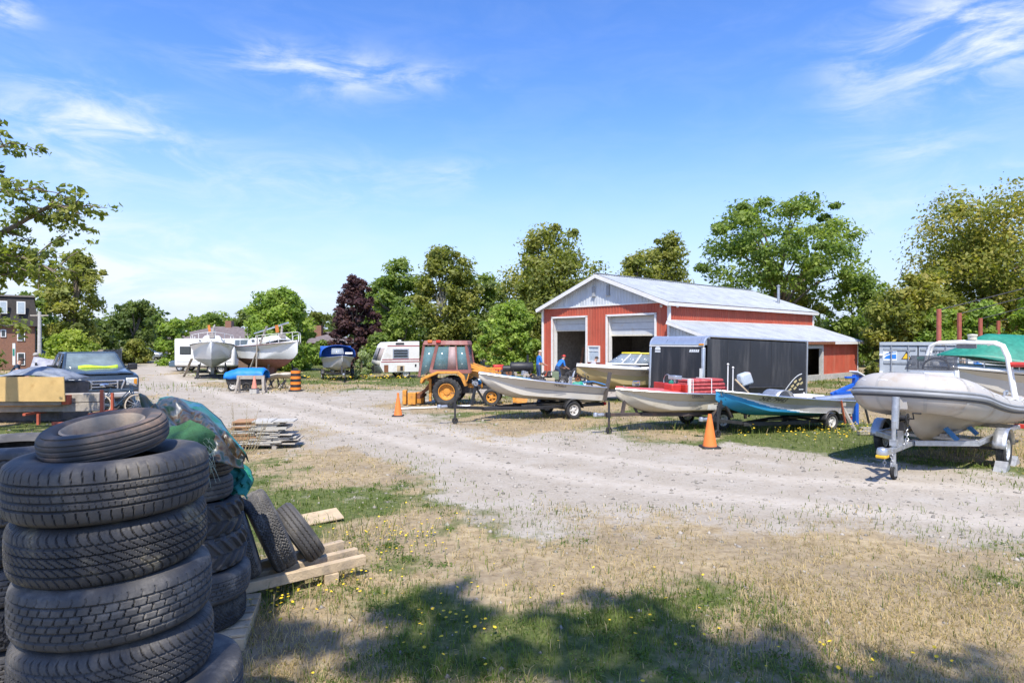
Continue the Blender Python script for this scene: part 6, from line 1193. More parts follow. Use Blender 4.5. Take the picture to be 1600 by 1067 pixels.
B().box((.05, 0, 1.42), (.45, .5, .12)).obj('seat', m_black, tr, bevel=.03); B().box((-.18, 0, 1.68), (.12, .48, .45)).obj('seat_back', m_black, tr, bevel=.03); b = B(); b.tube([(.45 + .05 * math.sin(q), .17 * math.cos(q), 1.62 + .14 * math.sin(q)) for q in [6.283 * k / 20 for k in range(21)]], .015, 5, False); b.tube([(.5, 0, 1.2), (.45, 0, 1.6)], .02, 6); b.obj('steering_wheel', m_white, tr)
for s in (-1, 1):  # loader arms and bucket
    b = B(); b.beam((.75, s * .5, 1.42), (1.6, s * .5, 1.12), .08, .14); b.beam((1.6, s * .5, 1.12), (2.35, s * .5, .55), .08, .14); b.obj('loader_arm', m_or, tr, bevel=.01); B().tube([(.95, s * .42, .9), (1.7, s * .42, 1.0)], .04, 8).obj('ram', m_alu, tr)
b = B(); b.prism([(2.25, .95), (2.3, .15), (2.75, .10), (2.78, .14), (2.4, .25), (2.34, .95)], -.8, .8); b.obj('bucket', m_or, tr, bevel=.01)
b = B(); b.box((1.4, 0, 1.30), (.9, .04, .05))
for k in range(9): b.box((1.0 + k * .1, 0, 1.22), (.03, .03, .18))
b.box((1.4, 0, 1.13), (.9, .04, .05)); b.obj('grille_guard', m_or, tr)
b = B(); b.lathe([(.12, -.1), (.13, -.08), (.13, .06), (.07, .09), (.001, .09)], 16, (.95, -.5, .9), 'Y'); b.obj('air_cleaner', m_black, tr); B().lathe([(.07, -.08), (.08, .0), (.06, .1), (.001, .1)], 12, (1.12, -.52, .82), 'Y').obj('blue_filter', M('filter_blue', (.02, .25, .5), .5), tr)
# rear attachment low on the ground
b = B(); b.beam((-.5, -.35, .75), (-1.25, -.3, .25), .08, .08); b.beam((-.5, .35, .75), (-1.25, .3, .25), .08, .08); b.tube([(-.55, 0, .95), (-1.0, 0, .35)], .05, 8); b.beam((-1.0, -.6, .3), (-1.0, .6, .3), .1, .1); b.obj('hitch_arm', m_rust, tr)
for (x, y, z, sx, sy, sz) in ((-1.25, -.45, .25, .28, .3, .42), (-1.55, -.3, .28, .14, .26, .5), (-1.1, .2, .22, .3, .3, .4), (-.62, -.42, .55, .1, .1, .8)): b = B(); b.box((x, y, z), (sx, sy, sz)); b.obj('attachment_block', m_or, tr, bevel=.02)
B().box((-.55, .0, 1.0), (.12, .7, .6)).obj('counterweight', m_dkmetal, tr)
o = B().tube([(-3.75, 20.2, .04), (-1.4, 20.6, .10)], .035, 8).obj('metal_pipe', m_alu, None); tag(o, 'pale metal pipe lying in front of the tractor', 'pipe')
# ------------------------------------------------------------------ old camper
hC = Vector((-.88, -.47)).normalized(); q = P(617, 590, 38.2); cp = thing('camper', 'old white camper with red stripes parked under the trees', 'camper', (q.x, q.y, 0), rz_of(hC))
m_cmp = M('camper_white', (.7, .68, .62), .5, var=.08, scale=1.5, dirt=(.45, .37, .27), dirtamt=.25, dscale=1.2)
b = B(); b.prism([(-1.25, .38), (1.02, .38), (1.22, .75), (1.20, 1.0), (.80, 2.05), (.62, 2.2), (-1.25, 2.26)], -1.0, 1.0); b.obj('body', m_cmp, cp, bevel=.03)
m_st = M('stripe_maroon', (.32, .04, .04), .5)
for z, x1 in ((1.98, .78), (1.16, 1.10), (1.02, 1.16)): B().box(((-1.25 + x1) / 2, 1.002, z), (x1 + 1.24, .014, .05)).obj('stripe', m_st, cp, smooth=False)
w_ = B().box((-.05, 1.0, 1.52), (1.0, .05, .58)).obj('window', m_alu, cp); 
for z in (1.36, 1.52, 1.68): B().box((-.05, 1.035, z), (.86, .03, .12)).obj('louvre_pane', m_glass, w_)
w_ = B().box((-.0, 1.0, 2.12), (.52, .04, .12)).obj('vent', m_dkmetal, cp); w_ = B().box((-.05, 1.0, .62), (.46, .04, .34)).obj('hatch', m_wood, cp); B().box((-.1, 1.025, .62), (.16, .02, .26)).obj('hatch_hole', m_black, w_); B().box((-1.0, 1.004, .78), (.1, .02, .16)).obj('socket_cover', m_black, cp); B().box((.85, 1.0, .62), (.26, .02, .44)).obj('rust_patch', m_rust, cp)
fa = math.atan2(1.05, .40); b = B(); b.quad((1.155, -.85, 1.12), (1.155, .85, 1.12), (.885, .82, 1.85), (.885, -.82, 1.85)); f_ = b.obj('front_window', M('curtain_brown', (.36, .3, .26), .3, var=.1), cp, (.012, 0, .004), solid=.02, recalc=False); B().beam((1.19, 0, 1.1), (.915, 0, 1.86), .16, .02).obj('window_divider', m_black, f_)
b = B(); b.quad((1.215, -.9, .8), (1.215, .9, .8), (1.17, .9, 1.08), (1.17, -.9, 1.08)); b.obj('front_lower_panel', M('dirty_panel', (.42, .4, .34), .5), cp, (.012, 0, 0), solid=.02, recalc=False)
B().lathe([(.1, 0), (.12, .06), (.1, .09), (.001, .1)], 12, (-.2, .3, 2.25)).obj('roof_vent', m_white, cp)
for s in (-1, 1): wheel(cp, -.4, s * .85, .6, .18, m_rim); b = B(); b.beam((1.0, s * .5, .36), (2.0, 0, .36), .07, .09); b.obj('drawbar', m_dkmetal, cp)
for y in (-.14, .14): b = B(); b.lathe([(.14, 0), (.15, .05), (.15, .4), (.06, .48), (.001, .48)], 14, (1.5, y, .40)); b.obj('gas_bottle', m_dkmetal, cp)
B().box((1.85, 0, .18), (.2, .3, .36)).obj('support_block', m_conc, cp)
# ------------------------------------------------------------------ white travel trailer, cars, pickup
q = P(318, 584, 43); rv = thing('travel_trailer', 'plain white travel trailer behind the left sailboat', 'trailer', (q.x, q.y, 0), R(-4))
b = B(); b.box((0, 1.2, 1.48), (4.4, 2.3, 1.95)); b.obj('body', m_white, rv, bevel=.12); w_ = B().box((-1.35, .04, 1.62), (.82, .03, .56)).obj('window', m_black, rv, bevel=.05); B().box((-1.35, .02, 1.62), (.7, .03, .44)).obj('pane', m_glass, w_); B().box((.0, .045, .85), (4.0, .01, .05)).obj('stripe', M('stripe_grey', (.3, .32, .35), .5), rv, smooth=False); B().box((-.55, .03, 1.35), (.05, .05, .3)).obj('door_handle', m_black, rv); B().box((0, 1.2, .5), (4.2, 2.0, .14)).obj('chassis', m_dkmetal, rv); B().box((-2.32, .9, 1.2), (.22, .6, .8)).obj('rear_ladder_box', m_dkmetal, rv, bevel=.03)
for s in (.3, 2.1): wheel(rv, .4, s, .66, .2, m_rim); wheel(rv, 1.15, s, .66, .2, m_rim)
def car(label, loc, rz, paint, glass=None, L=4.4, group=None):
    t = thing('car', label, 'car', loc, rz, group); H = 1.45; W_ = 1.78; sec = [(-L / 2, .35), (L / 2, .32), (L / 2, .62), (L / 2 - .12, .78), (L / 2 - .95, .92), (-L / 2 + .75, .98), (-L / 2 + .05, .95)]
    b = B(); b.prism(sec, -W_ / 2, W_ / 2); b.obj('body', paint, t, bevel=.09)
    b = B(); lo = [(L / 2 - 1.0, .9), (-L / 2 + .6, .95)]; hi = [(L / 2 - 1.75, H), (-L / 2 + 1.2, H)]
    vs = [(x, s * (W_ / 2 - .06 if z < 1.2 else W_ / 2 - .26), z) for s in (-1, 1) for x, z in (lo[0], lo[1], hi[1], hi[0])]; b.add(vs, [(0, 1, 2, 3), (7, 6, 5, 4), (0, 4, 5, 1), (1, 5, 6, 2), (2, 6, 7, 3), (3, 7, 4, 0)]); b.obj('glasshouse', glass or m_glass, t, bevel=.05); B().box(((hi[0][0] + hi[1][0]) / 2, 0, H + .01), (hi[0][0] - hi[1][0] + .05, W_ - .5, .05)).obj('roof', paint, t, bevel=.02)
    for x in (L / 2 - .85, -L / 2 + .85):
        for s in (-1, 1): wheel(t, x, s * (W_ / 2 - .1), .63, .2, m_alu)
    for s in (-1, 1): B().box((L / 2 - .06, s * .62, .66), (.12, .36, .14)).obj('headlight', m_white, t, bevel=.03); B().box((-L / 2 + .02, s * .68, .78), (.08, .3, .16)).obj('tail_lamp', m_red, t, bevel=.02)
    return t
m_pblue = M('car_blue_grey', (.08, .12, .16), .3, var=.05, coat=.5); m_pdark = M('car_navy', (.03, .04, .07), .3, var=.05, coat=.5); m_psil = M('car_silver', (.4, .42, .44), .3, metal=.5, var=.05); m_pwhite = M('car_white', (.75, .76, .77), .3, var=.04, coat=.4)
pc = 'cars parked beyond the sailboats'
car('dark blue car seen between the two sailboats', (-20.2, 47.5, 0), R(185), m_pdark, group=pc); car('teal-grey car behind the left sailboat cradle', (-23.6, 47, 0), R(180), m_pblue, group=pc); car('grey car far away at the end of the drive', (-45.5, 76, 0), R(8), m_psil, group=pc); car('white van-like car beside the brick building', (-42.3, 54.5, 0), R(70), m_pwhite, group=pc); car('white car right behind the navy car', (-20.0, 51.5, 0), R(178), m_pwhite, group=pc)
q = P(392, 585, 44); o = B(); o.box((0, 0, .45), (2.6, 1.1, .9)); o.box((.2, 0, 1.05), (2.0, 1.0, .3)); o = o.obj('brown_crate', M('brown_crate', (.17, .11, .075), .85, var=.3), None, (q.x, q.y, 0), bevel=.04); tag(o, 'brown covered crate under the bow of the right sailboat', 'crate')
# pickup
hP = Vector((.69, -.724)).normalized(); pf = Vector((-13.2, 19.9)); pk = thing('pickup_truck', 'dark blue-grey pickup truck facing the viewer with chrome grille', 'truck', (pf.x, pf.y, 0), rz_of(hP))
m_pk = M('pickup_paint', (.028, .042, .058), .26, var=.06, coat=.6); m_pkl = M('headlamp', (.55, .56, .52), .12, var=.2, scale=20); W2 = 1.0
b = B(); b.prism([(-5.5, .5), (-.25, .45), (-.05, .55), (-.02, .98), (-.10, 1.13), (-.45, 1.2), (-1.45, 1.28), (-5.5, 1.28)], -W2, W2); b.obj('body', m_pk, pk, bevel=.07)
b = B(); b.grid(lambda u, v: (-.16 - 1.32 * u, (v * 2 - 1) * (.86 + .05 * u), 1.15 + .15 * u ** .7 + .035 * (1 - (v * 2 - 1) ** 4) + (.02 if abs(v * 2 - 1) > .55 else 0)), 10, 15); b.obj('bonnet', m_pk, pk, solid=.03, recalc=False)
lo = [(-1.45, 1.27, .93), (-3.9, 1.27, .95)]; hi = [(-2.22, 1.88, .74), (-3.65, 1.88, .76)]; b = B(); b.add([(x, s * y, z) for s in (-1, 1) for x, z, y in (lo[0], lo[1], hi[1], hi[0])], [(0, 1, 2, 3), (7, 6, 5, 4), (0, 4, 5, 1), (1, 5, 6, 2), (2, 6, 7, 3), (3, 7, 4, 0)]); b.obj('cab', m_pk, pk, bevel=.05)
b = B(); b.grid(lambda u, v: (-1.47 - .70 * v, (u * 2 - 1) * (.84 - .14 * v), 1.30 + .53 * v), 8, 5); b.obj('windscreen', M('screen_glass', (.16, .2, .2), .05, var=.3, scale=2, spec=.8), pk, (.012, 0, .012), solid=.01, recalc=False)
for s in (-1, 1):
    b = B(); b.quad((-1.72, s * .945, 1.34), (-2.75, s * .95, 1.34), (-2.75, s * .80, 1.80), (-2.25, s * .795, 1.80)); b.obj('side_window', m_glass, pk, (0, s * .012, 0), solid=.01, recalc=False); b = B(); b.quad((-2.85, s * .95, 1.34), (-3.65, s * .955, 1.34), (-3.58, s * .80, 1.80), (-2.85, s * .80, 1.80)); b.obj('side_window', m_glass, pk, (0, s * .012, 0), solid=.01, recalc=False)
    b = B(); b.box((-1.75, s * 1.16, 1.36), (.16, .28, .22)); b.box((-1.75, s * 1.0, 1.32), (.06, .16, .06)); b.obj('mirror', m_black, pk, bevel=.03)
    b = B(); b.box((-.10, s * .78, .92), (.16, .36, .26)); hl = b.obj('headlight', m_pkl, pk, bevel=.04); B().box((-.03, s * .88, .92), (.04, .1, .2)).obj('indicator', M('amber', (.75, .3, .02), .4), hl, bevel=.02)
    for x in (-1.0, -4.5): wheel(pk, x, s * .88, .78, .25, m_alu, kind='block')
    b = B(); b.grid(lambda u, v: (-1.0 + .46 * math.cos(math.pi * u), s * (.90 + .12 * v), .42 + .46 * math.sin(math.pi * u)), 14, 3); b.obj('wheel_arch', m_black, pk, solid=.03, recalc=False)
    B().lathe([(.08, -.03), (.085, 0), (.06, .02), (.001, .02)], 12, (.10, s * .72, .52), 'X').obj('fog_lamp', m_glass, pk)
gr_ = B(); gr_.box((-.02, 0, .98), (.05, 1.14, .05)); gr_.box((-.02, 0, .68), (.05, .94, .05)); gr_.beam((-.01, .56, .98), (-.01, .46, .68), .05, .05); gr_.beam((-.01, -.56, .98), (-.01, -.46, .68), .05, .05)
for z in (.88, .78): gr_.box((0, 0, z), (.03, .72, .04))
for y in (-.36, .36): gr_.box((0, y, .83), (.035, .05, .28))
go_ = gr_.obj('grille', m_chrome, pk, bevel=.008); B().box((-.05, 0, .83), (.04, 1.06, .3)).obj('grille_mesh', m_black, go_)
b = B(); b.grid(lambda u, v: (.03 + .012 * math.cos(math.pi * v - 1.57), .14 * math.cos(6.283 * u) * v, .83 + .055 * math.sin(6.283 * u) * v), 20, 3, True); b.obj('oval_emblem', m_chrome, go_)
b = B(); b.box((.06, 0, .50), (.16, 1.9, .18)); b.obj('bumper', M('bumper_grey', (.42, .4, .38), .45, var=.1), pk, bevel=.05); B().box((.0, 0, .66), (.2, 1.88, .1)).obj('bumper_top', m_pk, pk, bevel=.03); B().box((.0, 0, .36), (.16, 1.7, .12)).obj('air_dam', m_black, pk, bevel=.03)
pl = B().box((.15, -.12, .50), (.012, .34, .17)).obj('number_plate', m_wht, pk, bevel=.01); marks(pl, 6, .07, (.158, -.12, .49), (0, 0, R(90)), m_blue)
b = B(); b.grid(lambda u, v: (-1.47 - .70 * (.03 + v * (.13 + .05 * math.sin(u * 7))), (u - .42) * 1.15, 1.30 + .53 * (.03 + v * (.13 + .05 * math.sin(u * 7)))), 16, 4); o = b.obj('safety_vest', M('hi_vis', (.45, .65, .03), .7, var=.25), pk, (.035, 0, .035), solid=.02, recalc=False)
b = B(); b.quad((-.3, -.62, .05), (.1, -.62, .02), (.1, .62, .02), (-.3, .62, .05)); b.obj('cab_floor', m_black, pk, (-3, 0, 1.3), recalc=False)
tn = thing('folded_hood', 'scuffed grey plastic hood liner propped up behind the pickup', 'panel', P(86, 578, 22.6).xy.to_3d(), R(25)); b = B(); b.grid(lambda u, v: ((u - .5) * 1.5, .5 * v, 1.25 + .42 * v - .25 * u + .03 * math.sin(u * 15) * math.sin(v * 9)), 12, 8); b.obj('panel', M('grey_plastic', (.32, .32, .35), .6, var=.3, scale=6, dirt=(.1, .1, .1), dirtamt=.3), tn, solid=.04, recalc=False)
for x in (-.6, .6): B().beam((x, .1, 0), (x, .15, 1.5 - .25 * (x / 1.5 + .5)), .06, .06).obj('prop', m_dkmetal, tn)
# bicycles lying against the lumber
m_tan = M('tan_tyre', (.5, .42, .32), .7)
def bicycle(label, c, rz, lean, tyrem):
    t = thing('bicycle', label, 'bicycle', c, rot=(R(lean), 0, rz), group='bicycles leaning by the pickup')
    for x in (-.5, .5):
        w_ = B(); w_.tube([(x + .31 * math.cos(a), 0, .33 + .31 * math.sin(a)) for a in [6.283 * k / 28 for k in range(29)]], .02, 6, False); w_ = w_.obj('wheel', tyrem, t); b = B()
        for k in range(14): a = 6.283 * k / 14; b.tube([(x, .02 * (-1) ** k, .33), (x + .3 * math.cos(a), 0, .33 + .3 * math.sin(a))], .0025, 3, False)
        b.lathe([(.02, -.03), (.025, 0), (.02, .03)], 8, (x, 0, .33), 'Y'); b.obj('spokes', m_alu, w_)
    b = B(); bb_, hd, st, ra = (-.06, 0, .3), (.36, 0, .78), (-.2, 0, .74), (-.5, 0, .33)
    for p0, p1 in ((bb_, hd), (bb_, st), (st, hd), (bb_, ra), (st, ra), (hd, (.5, 0, .33)), (hd, (.33, 0, .95)), (st, (-.23, 0, .88))): b.tube([p0, p1], .016, 6)
    b.obj('frame', M('bike_blue', (.03, .06, .1), .4), t); B().box((-.25, 0, .9), (.24, .13, .05)).obj('saddle', m_black, t, bevel=.02); B().tube([(.36, -.28, .97), (.33, 0, .96), (.36, .28, .97)], .014, 6).obj('handlebar', m_alu, t); B().lathe([(.09, -.005), (.09, .005)], 16, (-.06, .04, .3), 'Y', True).obj('chainring', m_dkmetal, t)
q = P(183, 640, 18.6); bicycle('bicycle with tan tyres leaning in front of the pickup bumper', (q.x, q.y, .0), R(14), -14, m_tan); q = P(176, 640, 18.95); bicycle('second bicycle with dark tyres behind the tan-tyred one', (q.x + .1, q.y, .0), R(10), -10, m_rubber)
# ------------------------------------------------------------------ lumber pile with plywood and timbers at the left
lp_ = thing('lumber_rack', 'red steel rack loaded with thick grey timbers beside the pickup', 'rack', (0, 0, 0)); Yl = 16.9
m_rrack = M('rack_red', (.45, .1, .05), .7, var=.2, dirt=(.3, .1, .06), dirtamt=.35); random.seed(9)
def lx(px, Y=Yl): return (px - 800) / FPX * Y
for (x0, x1, z0, Y0, sz) in ((98, 156, .56, 17.0, .25), (102, 156, .31, 17.0, .24), (-60, 96, .50, 16.7, .20), (-60, 100, .30, 16.9, .19)): B().beam((lx(x0, Y0), Y0, z0 + sz / 2), (lx(x1, Y0), Y0 + .1, z0 + sz / 2 + .02), sz * 1.2, sz).obj('timber', m_greywood, lp_, bevel=.02)
B().beam((lx(-60), 16.75, .52), (lx(97), 16.8, .54), .2, .08).obj('timber', M('orange_plank', (.6, .3, .13), .75, var=.2), lp_); B().box((lx(103, 16.75), 16.78, .66), (.14, .2, .25)).obj('end_block', m_rrack, lp_, bevel=.01)
for px in (-40, 60, 159): b = B(); b.beam((lx(px, 16.55), 16.55, .0), (lx(px, 16.55), 16.55, .3 if px < 100 else .95), .06, .06); b.beam((lx(px), 17.35, .0), (lx(px), 17.35, .8), .06, .06); b.beam((lx(px), 16.4, .30), (lx(px), 17.5, .30), .08, .06); b.obj('upright', m_rrack, lp_)
B().beam((lx(100), 16.5, .05), (lx(162), 16.5, .05), .12, .08).obj('base_bar', m_rrack, lp_)
o = B().box((lx(20), 16.55, .98), (lx(101, 16.5) - lx(-60, 16.5), .03, .66), rot=(R(4), 0, R(0))).obj('plywood_sheet', M('plywood', (.62, .42, .17), .65, var=.14, scale=2.5, bump=.1, dirt=(.5, .3, .1), dirtamt=.25), None); tag(o, 'orange-brown plywood sheet standing on edge at the left', 'board')
o.location = (lx(20.5, 16.5), 16.5, .97); 
me = o.data
for v in me.vertices: v.co -= Vector((lx(20), 16.55, .98))
b = B(); b.grid(lambda u, v: (lx(-10 + 118 * u, 17.2), 16.9 + 1.2 * v, 1.18 + .32 * math.sin(math.pi * u) ** .7 * math.sin(math.pi * (.15 + .7 * v)) + .08 * mnoise.noise(Vector((u * 8, v * 5, 0))) * (1 if 0 < v < 1 else 0)), 30, 12); o = b.obj('grey_sheet', M('grey_sheeting', (.2, .22, .25), .5, var=.4, scale=4), None, solid=.02, recalc=False); tag(o, 'crumpled grey plastic sheeting heaped behind the plywood', 'sheet')
b = B(); b.box((0, 0, .55), (2.2, 1.2, 1.1)); o = b.obj('scrap_bin', M('scrap', (.1, .09, .085), .8, var=.4), None, (lx(52, 17.6), 17.75, 0), bevel=.05); tag(o, 'dark scrap pile supporting the grey sheeting', 'heap')
# ------------------------------------------------------------------ cones, drum, blue stand, pole and small yard things
def cone(label, loc, H=.72, mat=None, rz=0, band=False, tilt=(0, 0)):
    t = thing('traffic_cone', label, 'cone', loc, rot=(tilt[0], tilt[1], rz), group='traffic cones'); b = B(); k = H / .72; b.lathe([(.15 * k, .035), (.145 * k, .05), (.035 * k, H), (.025 * k, H), (.03 * k, H - .03)], 24); b.obj('cone', mat or m_orange, t); b = B(); b.box((0, 0, .018), (.38 * k, .38 * k, .035)); b.obj('base', m_black, t, bevel=.01)
    if band: B().lathe([(.078 * k, .47 * k), (.062 * k, .58 * k)], 24).obj('reflective_band', m_wht, t)
cone('large faded orange traffic cone in front of the blue-bowed boat', G(1109, 699), .71); g_ = G(622, 650); cone('orange traffic cone beside the tractor attachment', g_, .62); B().tube([(0, 0, .6), (0, 0, .70)], .035, 8).obj('cone_top', m_orange, [o for o in bpy.data.objects if o.get('label') == 'orange traffic cone beside the tractor attachment'][0])
q = P(399, 606, 26.7); cone('small pinkish traffic cone leaning on the sawhorse', (q.x, 26.6, .20), .55, M('cone_pink', (.72, .25, .17), .6)); o = B().box((0, 0, .1), (.3, .3, .2)).obj('concrete_block', m_conc, None, (q.x, 26.6, 0)); tag(o, 'grey block under the small cone by the sawhorse', 'block')
q = G(462, 611); t = thing('traffic_drum', 'orange and black striped traffic drum at the edge of the drive', 'drum', (q.x, q.y, 0)); rr_ = .235
for k in range(7): B().lathe([(rr_ - .004 * k, .06 + k * .125), (rr_ - .004 * k, .06 + (k + 1) * .125 - .006)], 24).obj('stripe', M('drum_orange', (.8, .22, .02), .5, var=.08) if k % 2 == 0 else m_black, t)
B().lathe([(rr_ + .08, 0), (rr_ + .07, .06), (rr_, .07)], 24).obj('rubber_base', m_black, t); B().lathe([(.20, .93), (.14, .96), (.001, .97)], 20).obj('lid', m_black, t); B().box((0, 0, 1.0), (.22, .05, .08)).obj('handle', m_black, t, bevel=.02)
q = G(1328, 663); m_sblue = M('stand_blue', (.01, .1, .48), .45, var=.1, dirt=(.1, .12, .2), dirtamt=.2)
t = thing('lift_stand', 'bright blue steel lifting stand behind the inflatable bow', 'stand', (q.x + .15, q.y, 0), R(20)); b = B(); b.beam((0, 0, 0), (0, 0, 1.35), .12, .12); b.beam((-.35, 0, 1.28), (.35, 0, 1.28), .1, .05); b.obj('column', m_sblue, t, bevel=.01); B().beam((-.75, .1, .82), (-.02, .02, 1.08), .09, .1).obj('arm', m_sblue, t, bevel=.01); B().beam((-.7, 0, .62), (.3, 0, .62), .1, .13).obj('cross_arm', m_sblue, t, bevel=.01); B().beam((-.7, 0, .86), (.5, .1, .86), .1, .1).obj('cross_arm', m_sblue, t, bevel=.01); B().box((.12, 0, 1.36), (.42, .26, .03), rot=(0, R(24), 0)).obj('tilted_plate', m_white, t); wheel(t, -.28, .12, .5, .16, m_rim, z=.42)
b = B(); b.tube([(-.7, 0, .6), (-.72, 0, .3)], .02, 6); b.tube([(.3, 0, .6), (.5, 0, .02)], .03, 6); b.obj('brace', m_dkmetal, t)
p0, p1 = P(1272, 625, 15.6), P(1350, 619, 15.9); o = B(); o.tube([p0, p1], .085, 14); o = o.obj('mast_tube', m_alu, None); tag(o, 'aluminium mast tube resting across the stern of the blue-bowed boat', 'pole'); B().lathe([(.086, 0), (.086, .02), (.06, .03), (.001, .03)], 14, (0, 0, 0), 'X').obj('end_cap', m_black, o, p0 + Vector((-.02, 0, 0)), (0, 0, math.pi))
a = P(1312, 633, 15.75); t = thing('trestle', 'weathered wooden trestle holding up the mast tube', 'trestle', (a.x, a.y, 0), R(5))
B().beam((.22, -.3, 0), (.0, 0, .70), .1, .06).obj('leg', m_greywood, t); B().beam((.05, .32, 0), (.0, 0, .70), .1, .06).obj('leg', m_greywood, t); B().beam((.0, -.2, .66), (.0, .2, .66), .08, .08).obj('top', m_greywood, t)
# go-kart chassis, mower, smoker, engine parts before the barn
q = P(860, 598, 31.0); t = thing('kart_chassis', 'stripped vehicle chassis with four wheels in front of the barn', 'chassis', (q.x, q.y, 0), R(-8)); b = B(); b.beam((-.7, -.25, .32), (.75, -.25, .34), .07, .1); b.beam((-.7, .25, .32), (.75, .25, .34), .07, .1); b.beam((-.6, -.3, .4), (-.6, .3, .4), .07, .07); b.tube([(-.2, -.3, .35), (-.1, -.3, .75), (.35, -.3, .75), (.5, -.3, .4)], .03, 6); b.obj('frame', m_dkmetal, t)
for x in (-.62, .64):
    for y in (-.45, .45): wheel(t, x, y, .50, .22, m_alu, kind='block')
b = B()
for k in range(9): b.box((random.uniform(-.35, .35), random.uniform(-.2, .2), random.uniform(.45, .8)), (random.uniform(.12, .3), .2, random.uniform(.1, .22)), rot=(random.random(), random.random(), 0))
b.obj('engine', M('engine_dark', (.06, .055, .05), .6, metal=.3, var=.4), t, bevel=.015); B().box((.28, -.36, .55), (.34, .04, .42)).obj('green_cover', M('cover_green', (.16, .2, .12), .6), t, bevel=.01); B().box((0, -.42, .38), (.5, .08, .12)).obj('side_step', M('step_tan', (.5, .43, .3), .7), t)
q = P(815, 600, 30.2); t = thing('smoker_grill', 'black barrel smoker on thin legs left of the men', 'grill', (q.x, q.y, 0), R(6)); b = B(); b.lathe([(.001, -.58), (.2, -.56), (.24, -.5), (.24, .5), (.2, .56), (.001, .58)], 18, (0, 0, 1.0), 'X'); b.obj('barrel', m_black, t)
for x in (-.42, .42):
    for y in (-.2, .2): B().beam((x, y * 1.3, 0), (x, y, .85), .04, .04).obj('leg', m_dkmetal, t)
B().tube([(.3, 0, 1.2), (.3, 0, 1.6)], .05, 8).obj('chimney', m_black, t); B().box((0, -.3, .5), (.9, .3, .04)).obj('shelf', m_dkmetal, t); b = B(); b.lathe([(.001, -.2), (.16, -.18), (.16, .18), (.001, .2)], 14, (-.75, 0, .92), 'X'); b.obj('fire_box', m_black, t)
q = P(770, 575, 38); t = thing('ride_on_mower', 'small red ride-on mower at the foot of the trees', 'mower', (q.x, q.y, 0), R(15)); b = B(); b.box((.35, 0, .62), (.75, .55, .4), taper=.85); b.obj('bonnet', m_red, t, bevel=.06); B().box((-.35, 0, .5), (.7, .8, .2)).obj('fender', m_red, t, bevel=.05); B().box((-.4, 0, .72), (.4, .45, .1)).obj('seat', m_black, t, bevel=.03); B().box((-.58, 0, .92), (.08, .45, .38)).obj('seat_back', m_black, t, bevel=.03); b = B(); b.tube([(.0, 0, .7), (-.12, 0, 1.0)], .02, 6); b.lathe([(.15, -.01), (.16, 0), (.15, .01)], 14, (-.12, 0, 1.0)); b.obj('steering_wheel', m_black, t); B().box((0, 0, .2), (.7, 1.0, .12)).obj('cutter_deck', m_red, t, bevel=.03)
for x, D in ((-.4, .5), (.5, .36)):
    for y in (-.4, .4): wheel(t, x, y, D, .2, m_white, kind='block')
eg = 'engines and scrap before the barn'
for k, (px, py, Y, lab) in enumerate(((895, 600, 32.5, 'pile of dark engine parts beside the barn door post'), (835, 600, 29.5, 'low tangle of dark scrap metal left of the chassis'), (912, 596, 33.2, 'heap of small parts and drums under the barn window'), (790, 592, 33, 'grey scrap and folded frames by the bright tree'))):
    q = P(px, py, Y); t = thing('scrap_heap', lab, 'scrap', (q.x, q.y, 0), 0, eg); rr2 = random.Random(k)
    for j in range(9):
        b = B(); ty_ = rr2.random(); p_ = (rr2.uniform(-.5, .5), rr2.uniform(-.4, .4), rr2.uniform(.1, .75))
        if ty_ < .4: b.box(p_, (rr2.uniform(.15, .5), rr2.uniform(.15, .3), rr2.uniform(.12, .4)), rot=(rr2.random(), rr2.random(), rr2.random()))
        elif ty_ < .7: b.tube([p_, (p_[0] + rr2.uniform(-.6, .6), p_[1] + .1, p_[2] + rr2.uniform(-.1, .5))], rr2.uniform(.02, .06), 7)
        else: b.lathe([(.05, -.1), (.16, -.1), (.17, 0), (.16, .1), (.05, .1)], 14, p_, 'Y')
        b.obj('part', [m_dkmetal, m_black, m_galv, m_rust, m_greywood, m_dkmetal][int(rr2.random() * 6)], t, bevel=.01)
q = P(437, 594, 29.5); t = thing('junk_dinghy', 'broken cream dinghy shell among junk behind the striped drum', 'dinghy', (q.x, q.y, 0), R(-6)); b = B(); b.grid(lambda u, v: ((u - .5) * 1.5, (v - .5) * .8, .42 + .14 * u + .2 * abs(v * 2 - 1) ** 2 - .03 * math.sin(u * 9)), 14, 8); b.obj('shell', M('dinghy_cream', (.5, .45, .36), .6, var=.2), t, solid=.05, recalc=False)
for x in (-.5, .1, .6): B().beam((x, -.3, 0), (x + .05, .3, .38), .08, .06).obj('prop', m_greywood, t)
b = B()
for k in range(14): p_ = (random.uniform(-.7, 1.1), random.uniform(-.5, .5), .02); b.tube([p_, (p_[0] + random.uniform(-.3, .3), p_[1], random.uniform(.25, .75))], random.uniform(.012, .03), 5)
b.obj('junk_poles', m_dkmetal, t)
